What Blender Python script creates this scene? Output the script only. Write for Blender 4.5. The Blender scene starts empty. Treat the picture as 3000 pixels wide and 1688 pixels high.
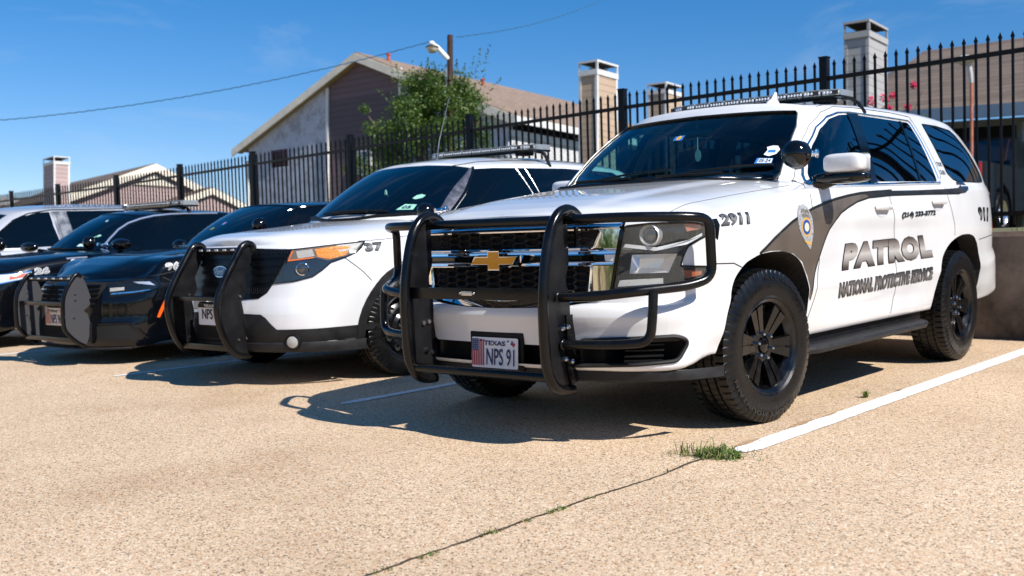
import bpy, bmesh, math, random
import numpy as np
from mathutils import Vector, Matrix
from mathutils.bvhtree import BVHTree

random.seed(7)
scene = bpy.context.scene
COL = scene.collection
R = math.radians

# ------------------------------------------------------------------ camera
# World: gravity is -Z, the camera looks along +Y. The car park is a sloping
# plane; everything on it is built in the "lot" frame (x across the bays,
# y towards the fence, z off the slab) and carried into the world by LOT.
LOT = Matrix(((0.76188636, 0.64694769, -0.0314302, 0.0),
              (-0.6476579, 0.76030712, -0.0497224, 0.0),
              (-0.00827119, 0.05823883, 0.99826841, 0.0),
              (0, 0, 0, 1)))
cam_d = bpy.data.cameras.new('camera')
cam = bpy.data.objects.new('camera', cam_d)
COL.objects.link(cam)
cam.location = (-0.5844, -6.1628, 0.6826)
cam.rotation_euler = (R(90), 0, 0)
cam_d.sensor_width = 36.0
cam_d.lens = 3150.52 / 3000 * 36.0
cam_d.clip_start = 0.05
cam_d.clip_end = 4000
cam_d.dof.use_dof = True
cam_d.dof.focus_distance = 5.3
cam_d.dof.aperture_fstop = 3.2
scene.camera = cam

# ------------------------------------------------------------------ light
SUN_LOT = Vector((1.0, -0.03, 1.02)).normalized()      # towards the sun, lot frame
SUNV = (LOT.to_3x3() @ SUN_LOT).normalized()
sun_el = math.asin(SUNV.z)
sun_az = math.atan2(SUNV.x, SUNV.y)                     # clockwise from +Y
sd = bpy.data.lights.new('sun', 'SUN')
sd.energy = 5.0
sd.angle = R(0.5)
sd.color = (1.0, 0.955, 0.89)
so = bpy.data.objects.new('sun', sd)
COL.objects.link(so)
so.rotation_euler = SUNV.to_track_quat('Z', 'Y').to_euler()
world = bpy.data.worlds.new('World')
scene.world = world
world.use_nodes = True
nt = world.node_tree
nt.nodes.clear()
sky = nt.nodes.new('ShaderNodeTexSky')
sky.sky_type = 'NISHITA'
sky.sun_disc = False
sky.sun_elevation = sun_el
sky.sun_rotation = sun_az
sky.altitude = 150
sky.air_density = 1.0
sky.dust_density = 0.0
sky.ozone_density = 3.0
bg = nt.nodes.new('ShaderNodeBackground')
bg.inputs['Strength'].default_value = 0.084
wo = nt.nodes.new('ShaderNodeOutputWorld')
hs = nt.nodes.new('ShaderNodeHueSaturation')
hs.inputs['Saturation'].default_value = 1.42
hs.inputs['Value'].default_value = 1.15
# a few thin wisps of cloud low in the sky
tcw = nt.nodes.new('ShaderNodeTexCoord')
mpw = nt.nodes.new('ShaderNodeMapping'); mpw.inputs['Scale'].default_value = (1.2, 1.2, 5.0)
nzw = nt.nodes.new('ShaderNodeTexNoise'); nzw.inputs['Scale'].default_value = 2.3; nzw.inputs['Detail'].default_value = 9; nzw.inputs['Roughness'].default_value = .62; nzw.inputs['Distortion'].default_value = .5
crw = nt.nodes.new('ShaderNodeValToRGB'); crw.color_ramp.elements[0].position = .53; crw.color_ramp.elements[1].position = .82
crw.color_ramp.elements[1].color = (.42, .42, .42, 1)
mxw = nt.nodes.new('ShaderNodeMix'); mxw.data_type = 'RGBA'
mxw.inputs[7].default_value = (5.6, 6.4, 7.4, 1)
nt.links.new(tcw.outputs['Generated'], mpw.inputs[0]); nt.links.new(mpw.outputs[0], nzw.inputs['Vector']); nt.links.new(nzw.outputs['Fac'], crw.inputs[0])
# drier, bluer air low down than the model's default haze
spw = nt.nodes.new('ShaderNodeSeparateXYZ'); nt.links.new(tcw.outputs['Generated'], spw.inputs[0])
hzw = nt.nodes.new('ShaderNodeValToRGB')
hzw.color_ramp.elements[0].position = 0.0; hzw.color_ramp.elements[0].color = (.98, .90, .98, 1)
hzw.color_ramp.elements[1].position = .45; hzw.color_ramp.elements[1].color = (1.0, 1.0, 1.0, 1)
nt.links.new(spw.outputs['Z'], hzw.inputs[0])
mhw = nt.nodes.new('ShaderNodeMix'); mhw.data_type = 'RGBA'; mhw.blend_type = 'MULTIPLY'; mhw.inputs[0].default_value = 1.0
nt.links.new(sky.outputs[0], mhw.inputs[6]); nt.links.new(hzw.outputs[0], mhw.inputs[7])
nt.links.new(mhw.outputs[2], hs.inputs['Color']); nt.links.new(crw.outputs[0], mxw.inputs[0]); nt.links.new(hs.outputs[0], mxw.inputs[6]); nt.links.new(mxw.outputs[2], bg.inputs['Color'])
nt.links.new(bg.outputs[0], wo.inputs['Surface'])
scene.view_settings.view_transform = 'Standard'
scene.view_settings.look = 'None'
scene.view_settings.exposure = 0.40
scene.view_settings.gamma = 1.0

# ------------------------------------------------------------------ materials
MATS = {}

def pbr(name, col, rough=0.5, metal=0.0, coat=0.0, bump=0.0, bscale=60.0, var=0.0, vscale=4.0,
        emit=None, spec=0.5, coat_rough=0.03, alpha=None):
    if name in MATS:
        return MATS[name]
    m = bpy.data.materials.new(name)
    m.use_nodes = True
    n = m.node_tree.nodes
    l = m.node_tree.links
    b = n['Principled BSDF']
    b.inputs['Base Color'].default_value = (*col, 1)
    b.inputs['Roughness'].default_value = rough
    b.inputs['Metallic'].default_value = metal
    b.inputs['Coat Weight'].default_value = coat
    b.inputs['Coat Roughness'].default_value = coat_rough
    b.inputs['Specular IOR Level'].default_value = spec
    tc = n.new('ShaderNodeTexCoord')
    if var > 0:
        no = n.new('ShaderNodeTexNoise')
        no.inputs['Scale'].default_value = vscale
        no.inputs['Detail'].default_value = 6
        l.new(tc.outputs['Object'], no.inputs['Vector'])
        mr = n.new('ShaderNodeMapRange')
        mr.inputs['From Min'].default_value = 0.3
        mr.inputs['From Max'].default_value = 0.7
        mr.inputs['To Min'].default_value = 1 - var
        mr.inputs['To Max'].default_value = 1 + var
        l.new(no.outputs['Fac'], mr.inputs['Value'])
        mx = n.new('ShaderNodeVectorMath')
        mx.operation = 'SCALE'
        mx.inputs[0].default_value = col
        l.new(mr.outputs[0], mx.inputs['Scale'])
        l.new(mx.outputs[0], b.inputs['Base Color'])
        mr2 = n.new('ShaderNodeMapRange')
        mr2.inputs['From Min'].default_value = 0.3
        mr2.inputs['From Max'].default_value = 0.7
        mr2.inputs['To Min'].default_value = max(0, rough - 0.08)
        mr2.inputs['To Max'].default_value = min(1, rough + 0.12)
        l.new(no.outputs['Fac'], mr2.inputs['Value'])
        l.new(mr2.outputs[0], b.inputs['Roughness'])
    if bump > 0:
        nb = n.new('ShaderNodeTexNoise')
        nb.inputs['Scale'].default_value = bscale
        nb.inputs['Detail'].default_value = 4
        l.new(tc.outputs['Object'], nb.inputs['Vector'])
        bp = n.new('ShaderNodeBump')
        bp.inputs['Strength'].default_value = bump
        bp.inputs['Distance'].default_value = 0.01
        l.new(nb.outputs['Fac'], bp.inputs['Height'])
        l.new(bp.outputs[0], b.inputs['Normal'])
    if emit:
        b.inputs['Emission Color'].default_value = (*emit[:3], 1)
        b.inputs['Emission Strength'].default_value = emit[3]
    if alpha is not None:
        b.inputs['Alpha'].default_value = alpha
    MATS[name] = m
    return m

def glass_mat(name, tint, refl=0.06, rough=0.0, haze=0.0):
    """thin tinted pane: see-through tint with a Fresnel reflection"""
    if name in MATS:
        return MATS[name]
    m = bpy.data.materials.new(name)
    m.use_nodes = True
    n = m.node_tree.nodes
    l = m.node_tree.links
    n.clear()
    tr = n.new('ShaderNodeBsdfTransparent')
    tr.inputs['Color'].default_value = (*tint, 1)
    gl = n.new('ShaderNodeBsdfGlossy')
    gl.inputs['Roughness'].default_value = rough
    gl.inputs['Color'].default_value = (0.9, 0.95, 1.0, 1)
    fr = n.new('ShaderNodeLayerWeight')          # facing term: the same from both sides of the pane
    fr.inputs['Blend'].default_value = 0.5
    pw = n.new('ShaderNodeMath'); pw.operation = 'POWER'; pw.inputs[1].default_value = 4.0
    mr = n.new('ShaderNodeMapRange')
    mr.inputs['To Min'].default_value = refl
    mr.inputs['To Max'].default_value = 0.95
    l.new(fr.outputs['Facing'], pw.inputs[0])
    l.new(pw.outputs[0], mr.inputs['Value'])
    mx = n.new('ShaderNodeMixShader')
    l.new(mr.outputs[0], mx.inputs[0])
    if haze > 0:       # sun-clouded plastic: a little white scatter over the clear part
        df = n.new('ShaderNodeBsdfDiffuse'); df.inputs['Color'].default_value = (.62, .61, .57, 1)
        mh = n.new('ShaderNodeMixShader'); mh.inputs[0].default_value = haze
        l.new(tr.outputs[0], mh.inputs[1]); l.new(df.outputs[0], mh.inputs[2])
        tr = mh
    l.new(tr.outputs[0], mx.inputs[1])
    l.new(gl.outputs[0], mx.inputs[2])
    o = n.new('ShaderNodeOutputMaterial')
    l.new(mx.outputs[0], o.inputs['Surface'])
    MATS[name] = m
    return m

WHITE = pbr('white_paint', (0.72, 0.722, 0.728), 0.35, coat=1.0, var=0.035, vscale=2.2)
CABIN = pbr('cabin_lining', (.30, .29, .265), .8)
BLACKP = pbr('black_paint', (0.0015, 0.002, 0.0035), 0.3, spec=.1, coat=.75)
SILVER = pbr('silver_paint', (0.50, 0.51, 0.53), 0.35, metal=0.5, coat=1.0)
BLKPLASTIC = pbr('black_plastic', (0.006, 0.006, 0.0063), 0.5, spec=.25, bump=0.12, bscale=300, var=0.25, vscale=12)
GREYPLASTIC = pbr('weathered_plastic', (0.015, 0.015, 0.016), 0.55, spec=.3, bump=0.15, bscale=250, var=0.35, vscale=14)
GLOSSBLK = pbr('gloss_black', (0.003, 0.003, 0.0035), 0.10, spec=.5)
POWDER = pbr('powder_coat_black', (0.004, 0.004, 0.0045), 0.20, bump=0.05, bscale=500, var=0.3, vscale=9, spec=.32)
SATIN = pbr('satin_black_metal', (0.007, 0.007, 0.008), 0.38, spec=.28, var=0.3, vscale=10)
CHROME = pbr('chrome', (0.85, 0.86, 0.88), 0.05, metal=1.0)
DULLCHROME = pbr('dull_chrome', (0.55, 0.56, 0.58), 0.22, metal=1.0, var=0.2, vscale=40)
RUBBER = pbr('tyre_rubber', (0.005, 0.005, 0.0053), 0.30, spec=.30, bump=0.10, bscale=220, var=0.3, vscale=20)
RIMBLK = pbr('satin_black_rim', (0.003, 0.003, 0.0035), 0.22, spec=.5, var=0.2, vscale=20)
DARK = pbr('dark_void', (0.004, 0.004, 0.004), 0.9)
LINER = pbr('wheel_liner', (0.02, 0.017, 0.014), 0.85, bump=0.6, bscale=40, var=0.5, vscale=8)
TINT = pbr('tinted_window', (0.0015, 0.003, 0.005), 0.03, coat=0.0, spec=0.4)
TINTB = pbr('tinted_windscreen', (0.001, 0.004, 0.009), 0.03, spec=0.5)
GAP = pbr('panel_gap', (0.03, 0.03, 0.03), 0.8)
REDLENS = pbr('red_lens', (0.45, 0.02, 0.01), 0.12, coat=1)
AMBER = pbr('amber_lens', (0.85, 0.22, 0.01), 0.15, coat=1)
LENSW = pbr('pale_lens', (0.40, 0.39, 0.36), 0.2, coat=.6, bump=0.5, bscale=160)

# ------------------------------------------------------------------ object helpers
def link(o, parent=None):
    COL.objects.link(o)
    if parent is not None:
        o.parent = parent
    return o

def tag(o, label=None, cat=None, group=None, kind=None):
    if label: o['label'] = label
    if cat: o['category'] = cat
    if group: o['group'] = group
    if kind: o['kind'] = kind
    return o

def lotmat(x, y, z=0.0, rz=0.0):
    return LOT @ Matrix.Translation((x, y, z)) @ Matrix.Rotation(rz, 4, 'Z')

def empty(name, mat, label, cat, group=None):
    o = bpy.data.objects.new(name, None)
    o.empty_display_size = 0.2
    COL.objects.link(o)
    o.matrix_world = mat
    return tag(o, label, cat, group)

def finish(me, smooth=True, angle=35):
    if smooth:
        me.polygons.foreach_set('use_smooth', [True] * len(me.polygons))
        try:
            me.set_sharp_from_angle(angle=R(angle))
        except Exception:
            pass
    me.update()

class MB:
    """collects shapes into one bmesh, builds ONE mesh object"""
    def __init__(self):
        self.bm = bmesh.new()
        self.mi = 0

    def face(self, vs):
        try:
            f = self.bm.faces.new(vs)
            f.material_index = self.mi
            return f
        except ValueError:
            return None

    def verts(self, pts):
        return [self.bm.verts.new(p) for p in pts]

    def poly(self, pts):
        return self.face(self.verts(pts))

    def grid(self, P, closeu=False, closev=False):
        nu, nv = len(P), len(P[0])
        V = [self.verts(r) for r in P]
        for i in range(nu if closeu else nu - 1):
            for j in range(nv if closev else nv - 1):
                a, b = V[i][j], V[(i + 1) % nu][j]
                c, d = V[(i + 1) % nu][(j + 1) % nv], V[i][(j + 1) % nv]
                self.face([a, b, c, d])
        return V

    def box(self, c, s, M=None, bev=0.0):
        cx, cy, cz = c
        sx, sy, sz = s[0] / 2, s[1] / 2, s[2] / 2
        if bev > 0:
            t = bmesh.new()
            bmesh.ops.create_cube(t, size=1)
            for v in t.verts:
                v.co = Vector((v.co.x * s[0], v.co.y * s[1], v.co.z * s[2]))
            bmesh.ops.bevel(t, geom=list(t.edges), offset=bev, segments=2, affect='EDGES', profile=0.7)
            vm = {}
            for v in t.verts:
                p = v.co + Vector(c)
                vm[v] = self.bm.verts.new(M @ p if M else p)
            for f in t.faces:
                self.face([vm[v] for v in f.verts])
            t.free()
            return
        p = [(cx + i * sx, cy + j * sy, cz + k * sz) for i in (-1, 1) for j in (-1, 1) for k in (-1, 1)]
        if M: p = [M @ Vector(q) for q in p]
        v = self.verts(p)
        for q in ((0, 1, 3, 2), (4, 6, 7, 5), (0, 4, 5, 1), (2, 3, 7, 6), (0, 2, 6, 4), (1, 5, 7, 3)):
            self.face([v[i] for i in q])

    def tube(self, pts, r, n=12, cap=True, closed=False, flat=1.0, up=None):
        pts = [Vector(p) for p in pts]
        N = len(pts)
        rs = r if isinstance(r, (list, tuple)) else [r] * N
        rings = []
        prev = None
        for i, p in enumerate(pts):
            if closed:
                t = (pts[(i + 1) % N] - pts[i - 1]).normalized()
            else:
                t = (pts[min(i + 1, N - 1)] - pts[max(i - 1, 0)]).normalized()
            if prev is None:
                a = Vector(up) if up else (Vector((0, 0, 1)) if abs(t.z) < 0.9 else Vector((1, 0, 0)))
                u = (a - t * a.dot(t)).normalized()
            else:
                u = (prev - t * prev.dot(t)).normalized()
            prev = u
            w = t.cross(u)
            rings.append([p + u * (rs[i] * math.cos(k * 2 * math.pi / n)) + w * (rs[i] * flat * math.sin(k * 2 * math.pi / n)) for k in range(n)])
        V = self.grid(rings, closeu=closed, closev=True)
        if cap and not closed:
            self.face(list(reversed(V[0])))
            self.face(V[-1])

    def lathe(self, prof, M, n=48, cap0=False, cap1=False):
        """prof: list of (axial, radius); axis is local X of M"""
        rings = []
        for a, r in prof:
            rings.append([M @ Vector((a, r * math.cos(k * 2 * math.pi / n), r * math.sin(k * 2 * math.pi / n))) for k in range(n)])
        V = self.grid(rings, closev=True)
        if cap0: self.face(list(reversed(V[0])))
        if cap1: self.face(V[-1])

    def prism(self, poly, d0, d1, M=None, bev=0):
        """poly in local (x,y), extruded z from d0 to d1, transformed by M"""
        a = [Vector((p[0], p[1], d0)) for p in poly]
        b = [Vector((p[0], p[1], d1)) for p in poly]
        if M:
            a = [M @ v for v in a]
            b = [M @ v for v in b]
        A = self.verts(a)
        B = self.verts(b)
        self.face(list(reversed(A)))
        self.face(B)
        n = len(poly)
        for i in range(n):
            self.face([A[i], A[(i + 1) % n], B[(i + 1) % n], B[i]])

    def ball(self, c, r, nu=20, nv=12, s=(1, 1, 1), M=None):
        rows = []
        for i in range(nv + 1):
            th = math.pi * i / nv
            rows.append([Vector((c[0] + r * s[0] * math.sin(th) * math.cos(2 * math.pi * j / nu), c[1] + r * s[1] * math.sin(th) * math.sin(2 * math.pi * j / nu), c[2] + r * s[2] * math.cos(th))) for j in range(nu)])
        if M: rows = [[M @ v for v in q] for q in rows]
        self.grid(rows, closev=True)

    def build(self, name, mats, parent=None, smooth=True, angle=35, merge=0.0):
        if merge > 0:
            bmesh.ops.remove_doubles(self.bm, verts=self.bm.verts, dist=merge)
        bmesh.ops.recalc_face_normals(self.bm, faces=self.bm.faces)
        me = bpy.data.meshes.new(name)
        self.bm.to_mesh(me)
        self.bm.free()
        for m in (mats if isinstance(mats, (list, tuple)) else [mats]):
            me.materials.append(m)
        finish(me, smooth, angle)
        o = bpy.data.objects.new(name, me)
        return link(o, parent)

def arcpath(pts, rad=0.04, n=5):
    """round the corners of a polyline"""
    P = [Vector(p) for p in pts]
    out = [P[0]]
    for i in range(1, len(P) - 1):
        a, b, c = P[i - 1], P[i], P[i + 1]
        u = (a - b); v = (c - b)
        r = min(rad, u.length * 0.48, v.length * 0.48)
        p0 = b + u.normalized() * r
        p1 = b + v.normalized() * r
        for k in range(n + 1):
            t = k / n
            out.append(p0 * (1 - t) ** 2 + b * 2 * t * (1 - t) + p1 * t * t)
    out.append(P[-1])
    return out

# ------------------------------------------------------------------ smooth car-body surfaces
def pchip(x, y, xq):
    """monotone cubic through y[k] (vectors) at x[k]"""
    x = np.asarray(x, float); y = np.asarray(y, float); xq = np.asarray(xq, float)
    h = np.diff(x)
    d = np.diff(y, axis=0) / h[:, None]
    m = np.zeros_like(y)
    for k in range(1, len(x) - 1):
        a, b = d[k - 1], d[k]
        w1 = 2 * h[k] + h[k - 1]; w2 = h[k] + 2 * h[k - 1]
        with np.errstate(divide='ignore', invalid='ignore'):
            mm = (w1 + w2) / (w1 / a + w2 / b)
        m[k] = np.where(a * b > 0, mm, 0.0)
    m[0] = d[0]; m[-1] = d[-1]
    i = np.clip(np.searchsorted(x, xq) - 1, 0, len(x) - 2)
    t = ((xq - x[i]) / h[i])[:, None]
    hh = h[i][:, None]
    return ((2 * t**3 - 3 * t**2 + 1) * y[i] + (t**3 - 2 * t**2 + t) * hh * m[i] +
            (-2 * t**3 + 3 * t**2) * y[i + 1] + (t**3 - t**2) * hh * m[i + 1])

def dense(net, nu=110, nv=44):
    """net rows x stations x 3, stations run from x=0 front to x=0 rear"""
    net = np.asarray(net, float)
    ch = np.linalg.norm(np.diff(net, axis=1), axis=2).mean(axis=0)
    u = np.concatenate([[0], np.cumsum(np.maximum(ch, 1e-4))])
    # mirror a station at both ends so the surface crosses x=0 squarely
    ext = np.concatenate([net[:, 1:2] * [-1, 1, 1], net, net[:, -2:-1] * [-1, 1, 1]], axis=1)
    ue = np.concatenate([[-u[1]], u, [2 * u[-1] - u[-2]]])
    uq = np.unique(np.concatenate([np.linspace(0, u[-1], nu), u]))
    A = np.stack([pchip(ue, ext[r], uq) for r in range(net.shape[0])])
    cv = np.linalg.norm(np.diff(A, axis=0), axis=2).mean(axis=1)
    v = np.concatenate([[0], np.cumsum(np.maximum(cv, 1e-4))])
    vq = np.unique(np.concatenate([np.linspace(0, v[-1], nv), v]))
    B = np.stack([pchip(v, A[:, c], vq) for c in range(A.shape[1])], axis=1)
    B[:, 0, 0] = 0; B[:, -1, 0] = 0
    return B

def shell(B, deck, nl=18, p=5.0):
    """close the half wrap B (rows x stations): deck(x,y,ze,s)->z on top, flat floor; mirror; -> verts, faces"""
    nr, ns = B.shape[:2]
    rows = [B[r] for r in range(nr)]
    top = B[-1]
    lam = np.linspace(1, 0, nl + 1)[1:]
    lam = lam ** 0.9
    for s in lam:
        q = top.copy()
        q[:, 0] = top[:, 0] * s
        q[:, 2] = [deck(q[i, 0], q[i, 1], top[i, 2], s) for i in range(ns)]
        rows.append(q)
    bot = B[0].copy()
    bot[:, 0] = 0
    rows = [bot] + rows
    A = np.stack(rows)          # rows x ns x 3
    nr2 = A.shape[0]
    V = [tuple(p) for r in A for p in r]
    off = len(V)
    V += [(-p[0], p[1], p[2]) for r in A for p in r]
    F = []
    for i in range(nr2 - 1):
        for j in range(ns - 1):
            a = i * ns + j
            F.append((a, a + 1, a + ns + 1, a + ns))
            F.append((off + a, off + a + ns, off + a + ns + 1, off + a + 1))
    return V, F

def mesh_vf(name, V, F, merge=1e-5):
    bm = bmesh.new()
    vs = [bm.verts.new(v) for v in V]
    for f in F:
        try: bm.faces.new([vs[i] for i in f])
        except ValueError: pass
    bmesh.ops.remove_doubles(bm, verts=bm.verts, dist=merge)
    bmesh.ops.dissolve_degenerate(bm, edges=bm.edges, dist=1e-6)
    bmesh.ops.recalc_face_normals(bm, faces=bm.faces)
    return bm

def bvh_of(bms):
    out = bmesh.new()
    for b in bms:
        me = bpy.data.meshes.new('tmp')
        b.to_mesh(me)
        out.from_mesh(me)
        bpy.data.meshes.remove(me)
    t = BVHTree.FromBMesh(out)
    out.free()
    return t

def bm_obj(name, bm, mats, parent=None, angle=35):
    me = bpy.data.meshes.new(name)
    bm.to_mesh(me)
    for m in (mats if isinstance(mats, (list, tuple)) else [mats]):
        me.materials.append(m)
    finish(me, True, angle)
    o = bpy.data.objects.new(name, me)
    return link(o, parent)

def boolean(o, cutters, op='DIFFERENCE'):
    """cut mesh objects out of o (local frames equal), keep the result as plain mesh"""
    mats = list(o.data.materials)
    for c in cutters:
        md = o.modifiers.new('b', 'BOOLEAN')
        md.operation = op
        md.object = c
        md.solver = 'EXACT'
    dg = bpy.context.evaluated_depsgraph_get()
    dg.update()
    me = bpy.data.meshes.new_from_object(o.evaluated_get(dg))
    o.modifiers.clear()
    old = o.data
    o.data = me
    me.name = old.name
    bpy.data.meshes.remove(old)
    for c in cutters:
        m = c.data
        bpy.data.objects.remove(c)
        bpy.data.meshes.remove(m)
    finish(me, True, 30)
    return o

# ------------------------------------------------------------------ patches laid on a body surface
AX = {  # name: (2D -> start point, ray direction)
    'L': (lambda a, b: Vector((4.0, a, b)), Vector((-1, 0, 0))),    # (y,z) seen from the car's left
    'Rr': (lambda a, b: Vector((-4.0, a, b)), Vector((1, 0, 0))),
    'F': (lambda a, b: Vector((a, -6.0, b)), Vector((0, 1, 0))),    # (x,z) seen from the front
    'T': (lambda a, b: Vector((a, b, 5.0)), Vector((0, 0, -1))),    # (x,y) seen from above
}

def diag(ang):
    """projection towards the front-left corner: 2D a runs across, b is z"""
    d = Vector((-math.sin(ang), math.cos(ang), 0))
    s = Vector((math.cos(ang), math.sin(ang), 0))
    return (lambda a, b: s * a + Vector((0, 0, b)) - d * 6.0, d)

def patch_bm(bvh, bm, ax, off=0.004, thick=0.004, res=0.03):
    """bm holds flat faces in (x,y); conform it to the body"""
    xs = [v.co.x for v in bm.verts]; ys = [v.co.y for v in bm.verts]
    if not xs: return bm
    def cuts(lo, hi):
        n = max(1, int((hi - lo) / res))
        return [lo + (hi - lo) * k / n for k in range(1, n)]
    for c in cuts(min(xs), max(xs)):
        bmesh.ops.bisect_plane(bm, geom=list(bm.verts) + list(bm.edges) + list(bm.faces), plane_co=(c, 0, 0), plane_no=(1, 0, 0), dist=1e-6)
    for c in cuts(min(ys), max(ys)):
        bmesh.ops.bisect_plane(bm, geom=list(bm.verts) + list(bm.edges) + list(bm.faces), plane_co=(0, c, 0), plane_no=(0, 1, 0), dist=1e-6)
    fn, d = ax if isinstance(ax, tuple) else AX[ax]
    dead = []
    nrm = {}
    for v in bm.verts:
        s = fn(v.co.x, v.co.y)
        hit, n, i, dist = bvh.ray_cast(s, d)
        if hit is None:
            dead.append(v)
            continue
        if n.dot(d) > 0: n = -n
        v.co = hit
        nrm[v] = n
    if dead:
        bmesh.ops.delete(bm, geom=dead, context='VERTS')
    # average normals for a clean offset
    for v in list(bm.verts):
        n = nrm[v].copy()
        for e in v.link_edges:
            n += nrm[e.other_vert(v)]
        v.normal = n.normalized()
    base = {v: v.co.copy() for v in bm.verts}
    nn = {v: v.normal.copy() for v in bm.verts}
    for v in bm.verts:
        v.co = base[v] + nn[v] * off
    if thick > 0:
        be = [e for e in bm.edges if len(e.link_faces) == 1]
        low = {}
        for e in be:
            for v in e.verts:
                if v not in low:
                    low[v] = bm.verts.new(base[v] + nn[v] * (off - thick))
        for e in be:
            a, b = e.verts
            try: bm.faces.new([a, b, low[b], low[a]])
            except ValueError: pass
    return bm

def patch(bvh, polys, ax, name, mat, parent, off=0.004, thick=0.004, res=0.03, angle=35):
    """polys: one polygon or list of polygons in the 2D of the projection"""
    if not isinstance(polys[0][0], (list, tuple)): polys = [polys]
    bm = bmesh.new()
    for poly in polys:
        t = bmesh.new()
        t.faces.new([t.verts.new((p[0], p[1], 0)) for p in poly])
        patch_bm(bvh, t, ax, off, thick, res)
        me = bpy.data.meshes.new('t'); t.to_mesh(me); t.free()
        bm.from_mesh(me); bpy.data.meshes.remove(me)
    bmesh.ops.recalc_face_normals(bm, faces=bm.faces)
    o = bm_obj(name, bm, mat, parent, angle)
    bm.free()
    return o

def project(bvh, pts, ax, off=0.0):
    fn, d = ax if isinstance(ax, tuple) else AX[ax]
    out = []
    for a, b in pts:
        hit, n, i, dist = bvh.ray_cast(fn(a, b), d)
        if hit is not None:
            if n.dot(d) > 0: n = -n
            out.append(hit + n * off)
    return out

def subdiv(pts, step=0.03, closed=False):
    out = []
    n = len(pts)
    for i in range(n if closed else n - 1):
        a, b = pts[i], pts[(i + 1) % n]
        L = math.dist(a, b)
        k = max(1, int(L / step))
        for j in range(k):
            t = j / k
            out.append(tuple(a[q] * (1 - t) + b[q] * t for q in range(len(a))))
    if not closed: out.append(tuple(pts[-1]))
    return out

def trim(bvh, pts, ax, name, mat, parent, r=0.006, off=0.002, closed=False, step=0.03, flat=1.0):
    P = project(bvh, subdiv(pts, step, closed), ax, off)
    mb = MB()
    if len(P) > 1:
        mb.tube(P, r, n=8, closed=closed)
    return mb.build(name, mat, parent)

def gapline(bvh, pts, ax, mb, w=0.005, off=0.0012, step=0.03):
    """thin dark strip laid on the body for a shut line"""
    P = project(bvh, subdiv(pts, step), ax, off)
    fn, d = ax if isinstance(ax, tuple) else AX[ax]
    if len(P) < 2: return
    A = []; B = []
    for i, p in enumerate(P):
        t = (P[min(i + 1, len(P) - 1)] - P[max(i - 1, 0)]).normalized()
        s = t.cross(d).normalized() * (w / 2)
        A.append(p + s); B.append(p - s)
    mb.grid([A, B])

def roundpoly(poly, r=0.02, n=4):
    out = []
    N = len(poly)
    for i in range(N):
        a, b, c = Vector(poly[i - 1]), Vector(poly[i]), Vector(poly[(i + 1) % N])
        u = a - b; v = c - b
        rr = min(r, u.length * 0.45, v.length * 0.45)
        p0 = b + u.normalized() * rr; p1 = b + v.normalized() * rr
        for k in range(n + 1):
            t = k / n
            q = p0 * (1 - t) ** 2 + b * 2 * t * (1 - t) + p1 * t * t
            out.append((q.x, q.y))
    return out

def text_bm(s, size=1.0, offset=0.0, shear=0.0, spacing=1.0):
    cu = bpy.data.curves.new('t', 'FONT')
    cu.body = s
    cu.size = size
    cu.offset = offset
    cu.shear = shear
    cu.space_character = spacing
    cu.resolution_u = 3
    o = bpy.data.objects.new('t', cu)
    COL.objects.link(o)
    dg = bpy.context.evaluated_depsgraph_get()
    me = bpy.data.meshes.new_from_object(o.evaluated_get(dg))
    bm = bmesh.new(); bm.from_mesh(me)
    bpy.data.objects.remove(o); bpy.data.curves.remove(cu); bpy.data.meshes.remove(me)
    bmesh.ops.remove_doubles(bm, verts=bm.verts, dist=1e-6)
    return bm

def fit_quad(bm, quad, bounds=None):
    """map bm's xy bounds onto quad (bl, br, tr, tl) bilinearly"""
    if bounds is None:
        xs = [v.co.x for v in bm.verts]; ys = [v.co.y for v in bm.verts]
        bounds = (min(xs), max(xs), min(ys), max(ys))
    x0, x1, y0, y1 = bounds
    bl, br, tr, tl = [Vector(q) for q in quad]
    for v in bm.verts:
        u = (v.co.x - x0) / (x1 - x0); w = (v.co.y - y0) / (y1 - y0)
        q = bl * (1 - u) * (1 - w) + br * u * (1 - w) + tr * u * w + tl * (1 - u) * w
        v.co = Vector((q.x, q.y, 0))
    return bounds

def decal(bvh, s, quad, ax, name, mat, parent, outline=None, bold=0.02, res=0.025, off=0.0025, spacing=1.0, shear=0.0):
    b = text_bm(s, offset=bold, spacing=spacing, shear=shear)
    bounds = fit_quad(b, quad)
    patch_bm(bvh, b, ax, off + 0.0025, 0, res)
    o = bm_obj(name, b, mat, parent); b.free()
    if outline:
        om, ow = outline
        b = text_bm(s, offset=bold + ow, spacing=spacing, shear=shear)
        fit_quad(b, quad, bounds)
        patch_bm(bvh, b, ax, off, 0, res)
        bm_obj('lettering_outline', b, om, o); b.free()
    return o
# ------------------------------------------------------------------ shared car pieces
def cutter(polys, name='cut', mi=1, mats=None):
    """polys: list of (2D poly, plane, d0, d1[, mi]); plane 'x': (y,z) extruded in x; 'y': (x,z) extruded in y; 'z'"""
    mb = MB()
    for q in polys:
        poly, pl, d0, d1 = q[:4]
        mb.mi = q[4] if len(q) > 4 else mi
        if pl == 'x': M = Matrix(((0, 0, 1, 0), (1, 0, 0, 0), (0, 1, 0, 0), (0, 0, 0, 1)))
        elif pl == 'y': M = Matrix(((1, 0, 0, 0), (0, 0, 1, 0), (0, 1, 0, 0), (0, 0, 0, 1)))
        elif pl == 'z': M = Matrix.Identity(4)
        else: M = pl
        mb.prism(poly, d0, d1, M)
    return mb.build(name, mats or [WHITE, BLKPLASTIC, LINER, DARK], smooth=False)

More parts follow.
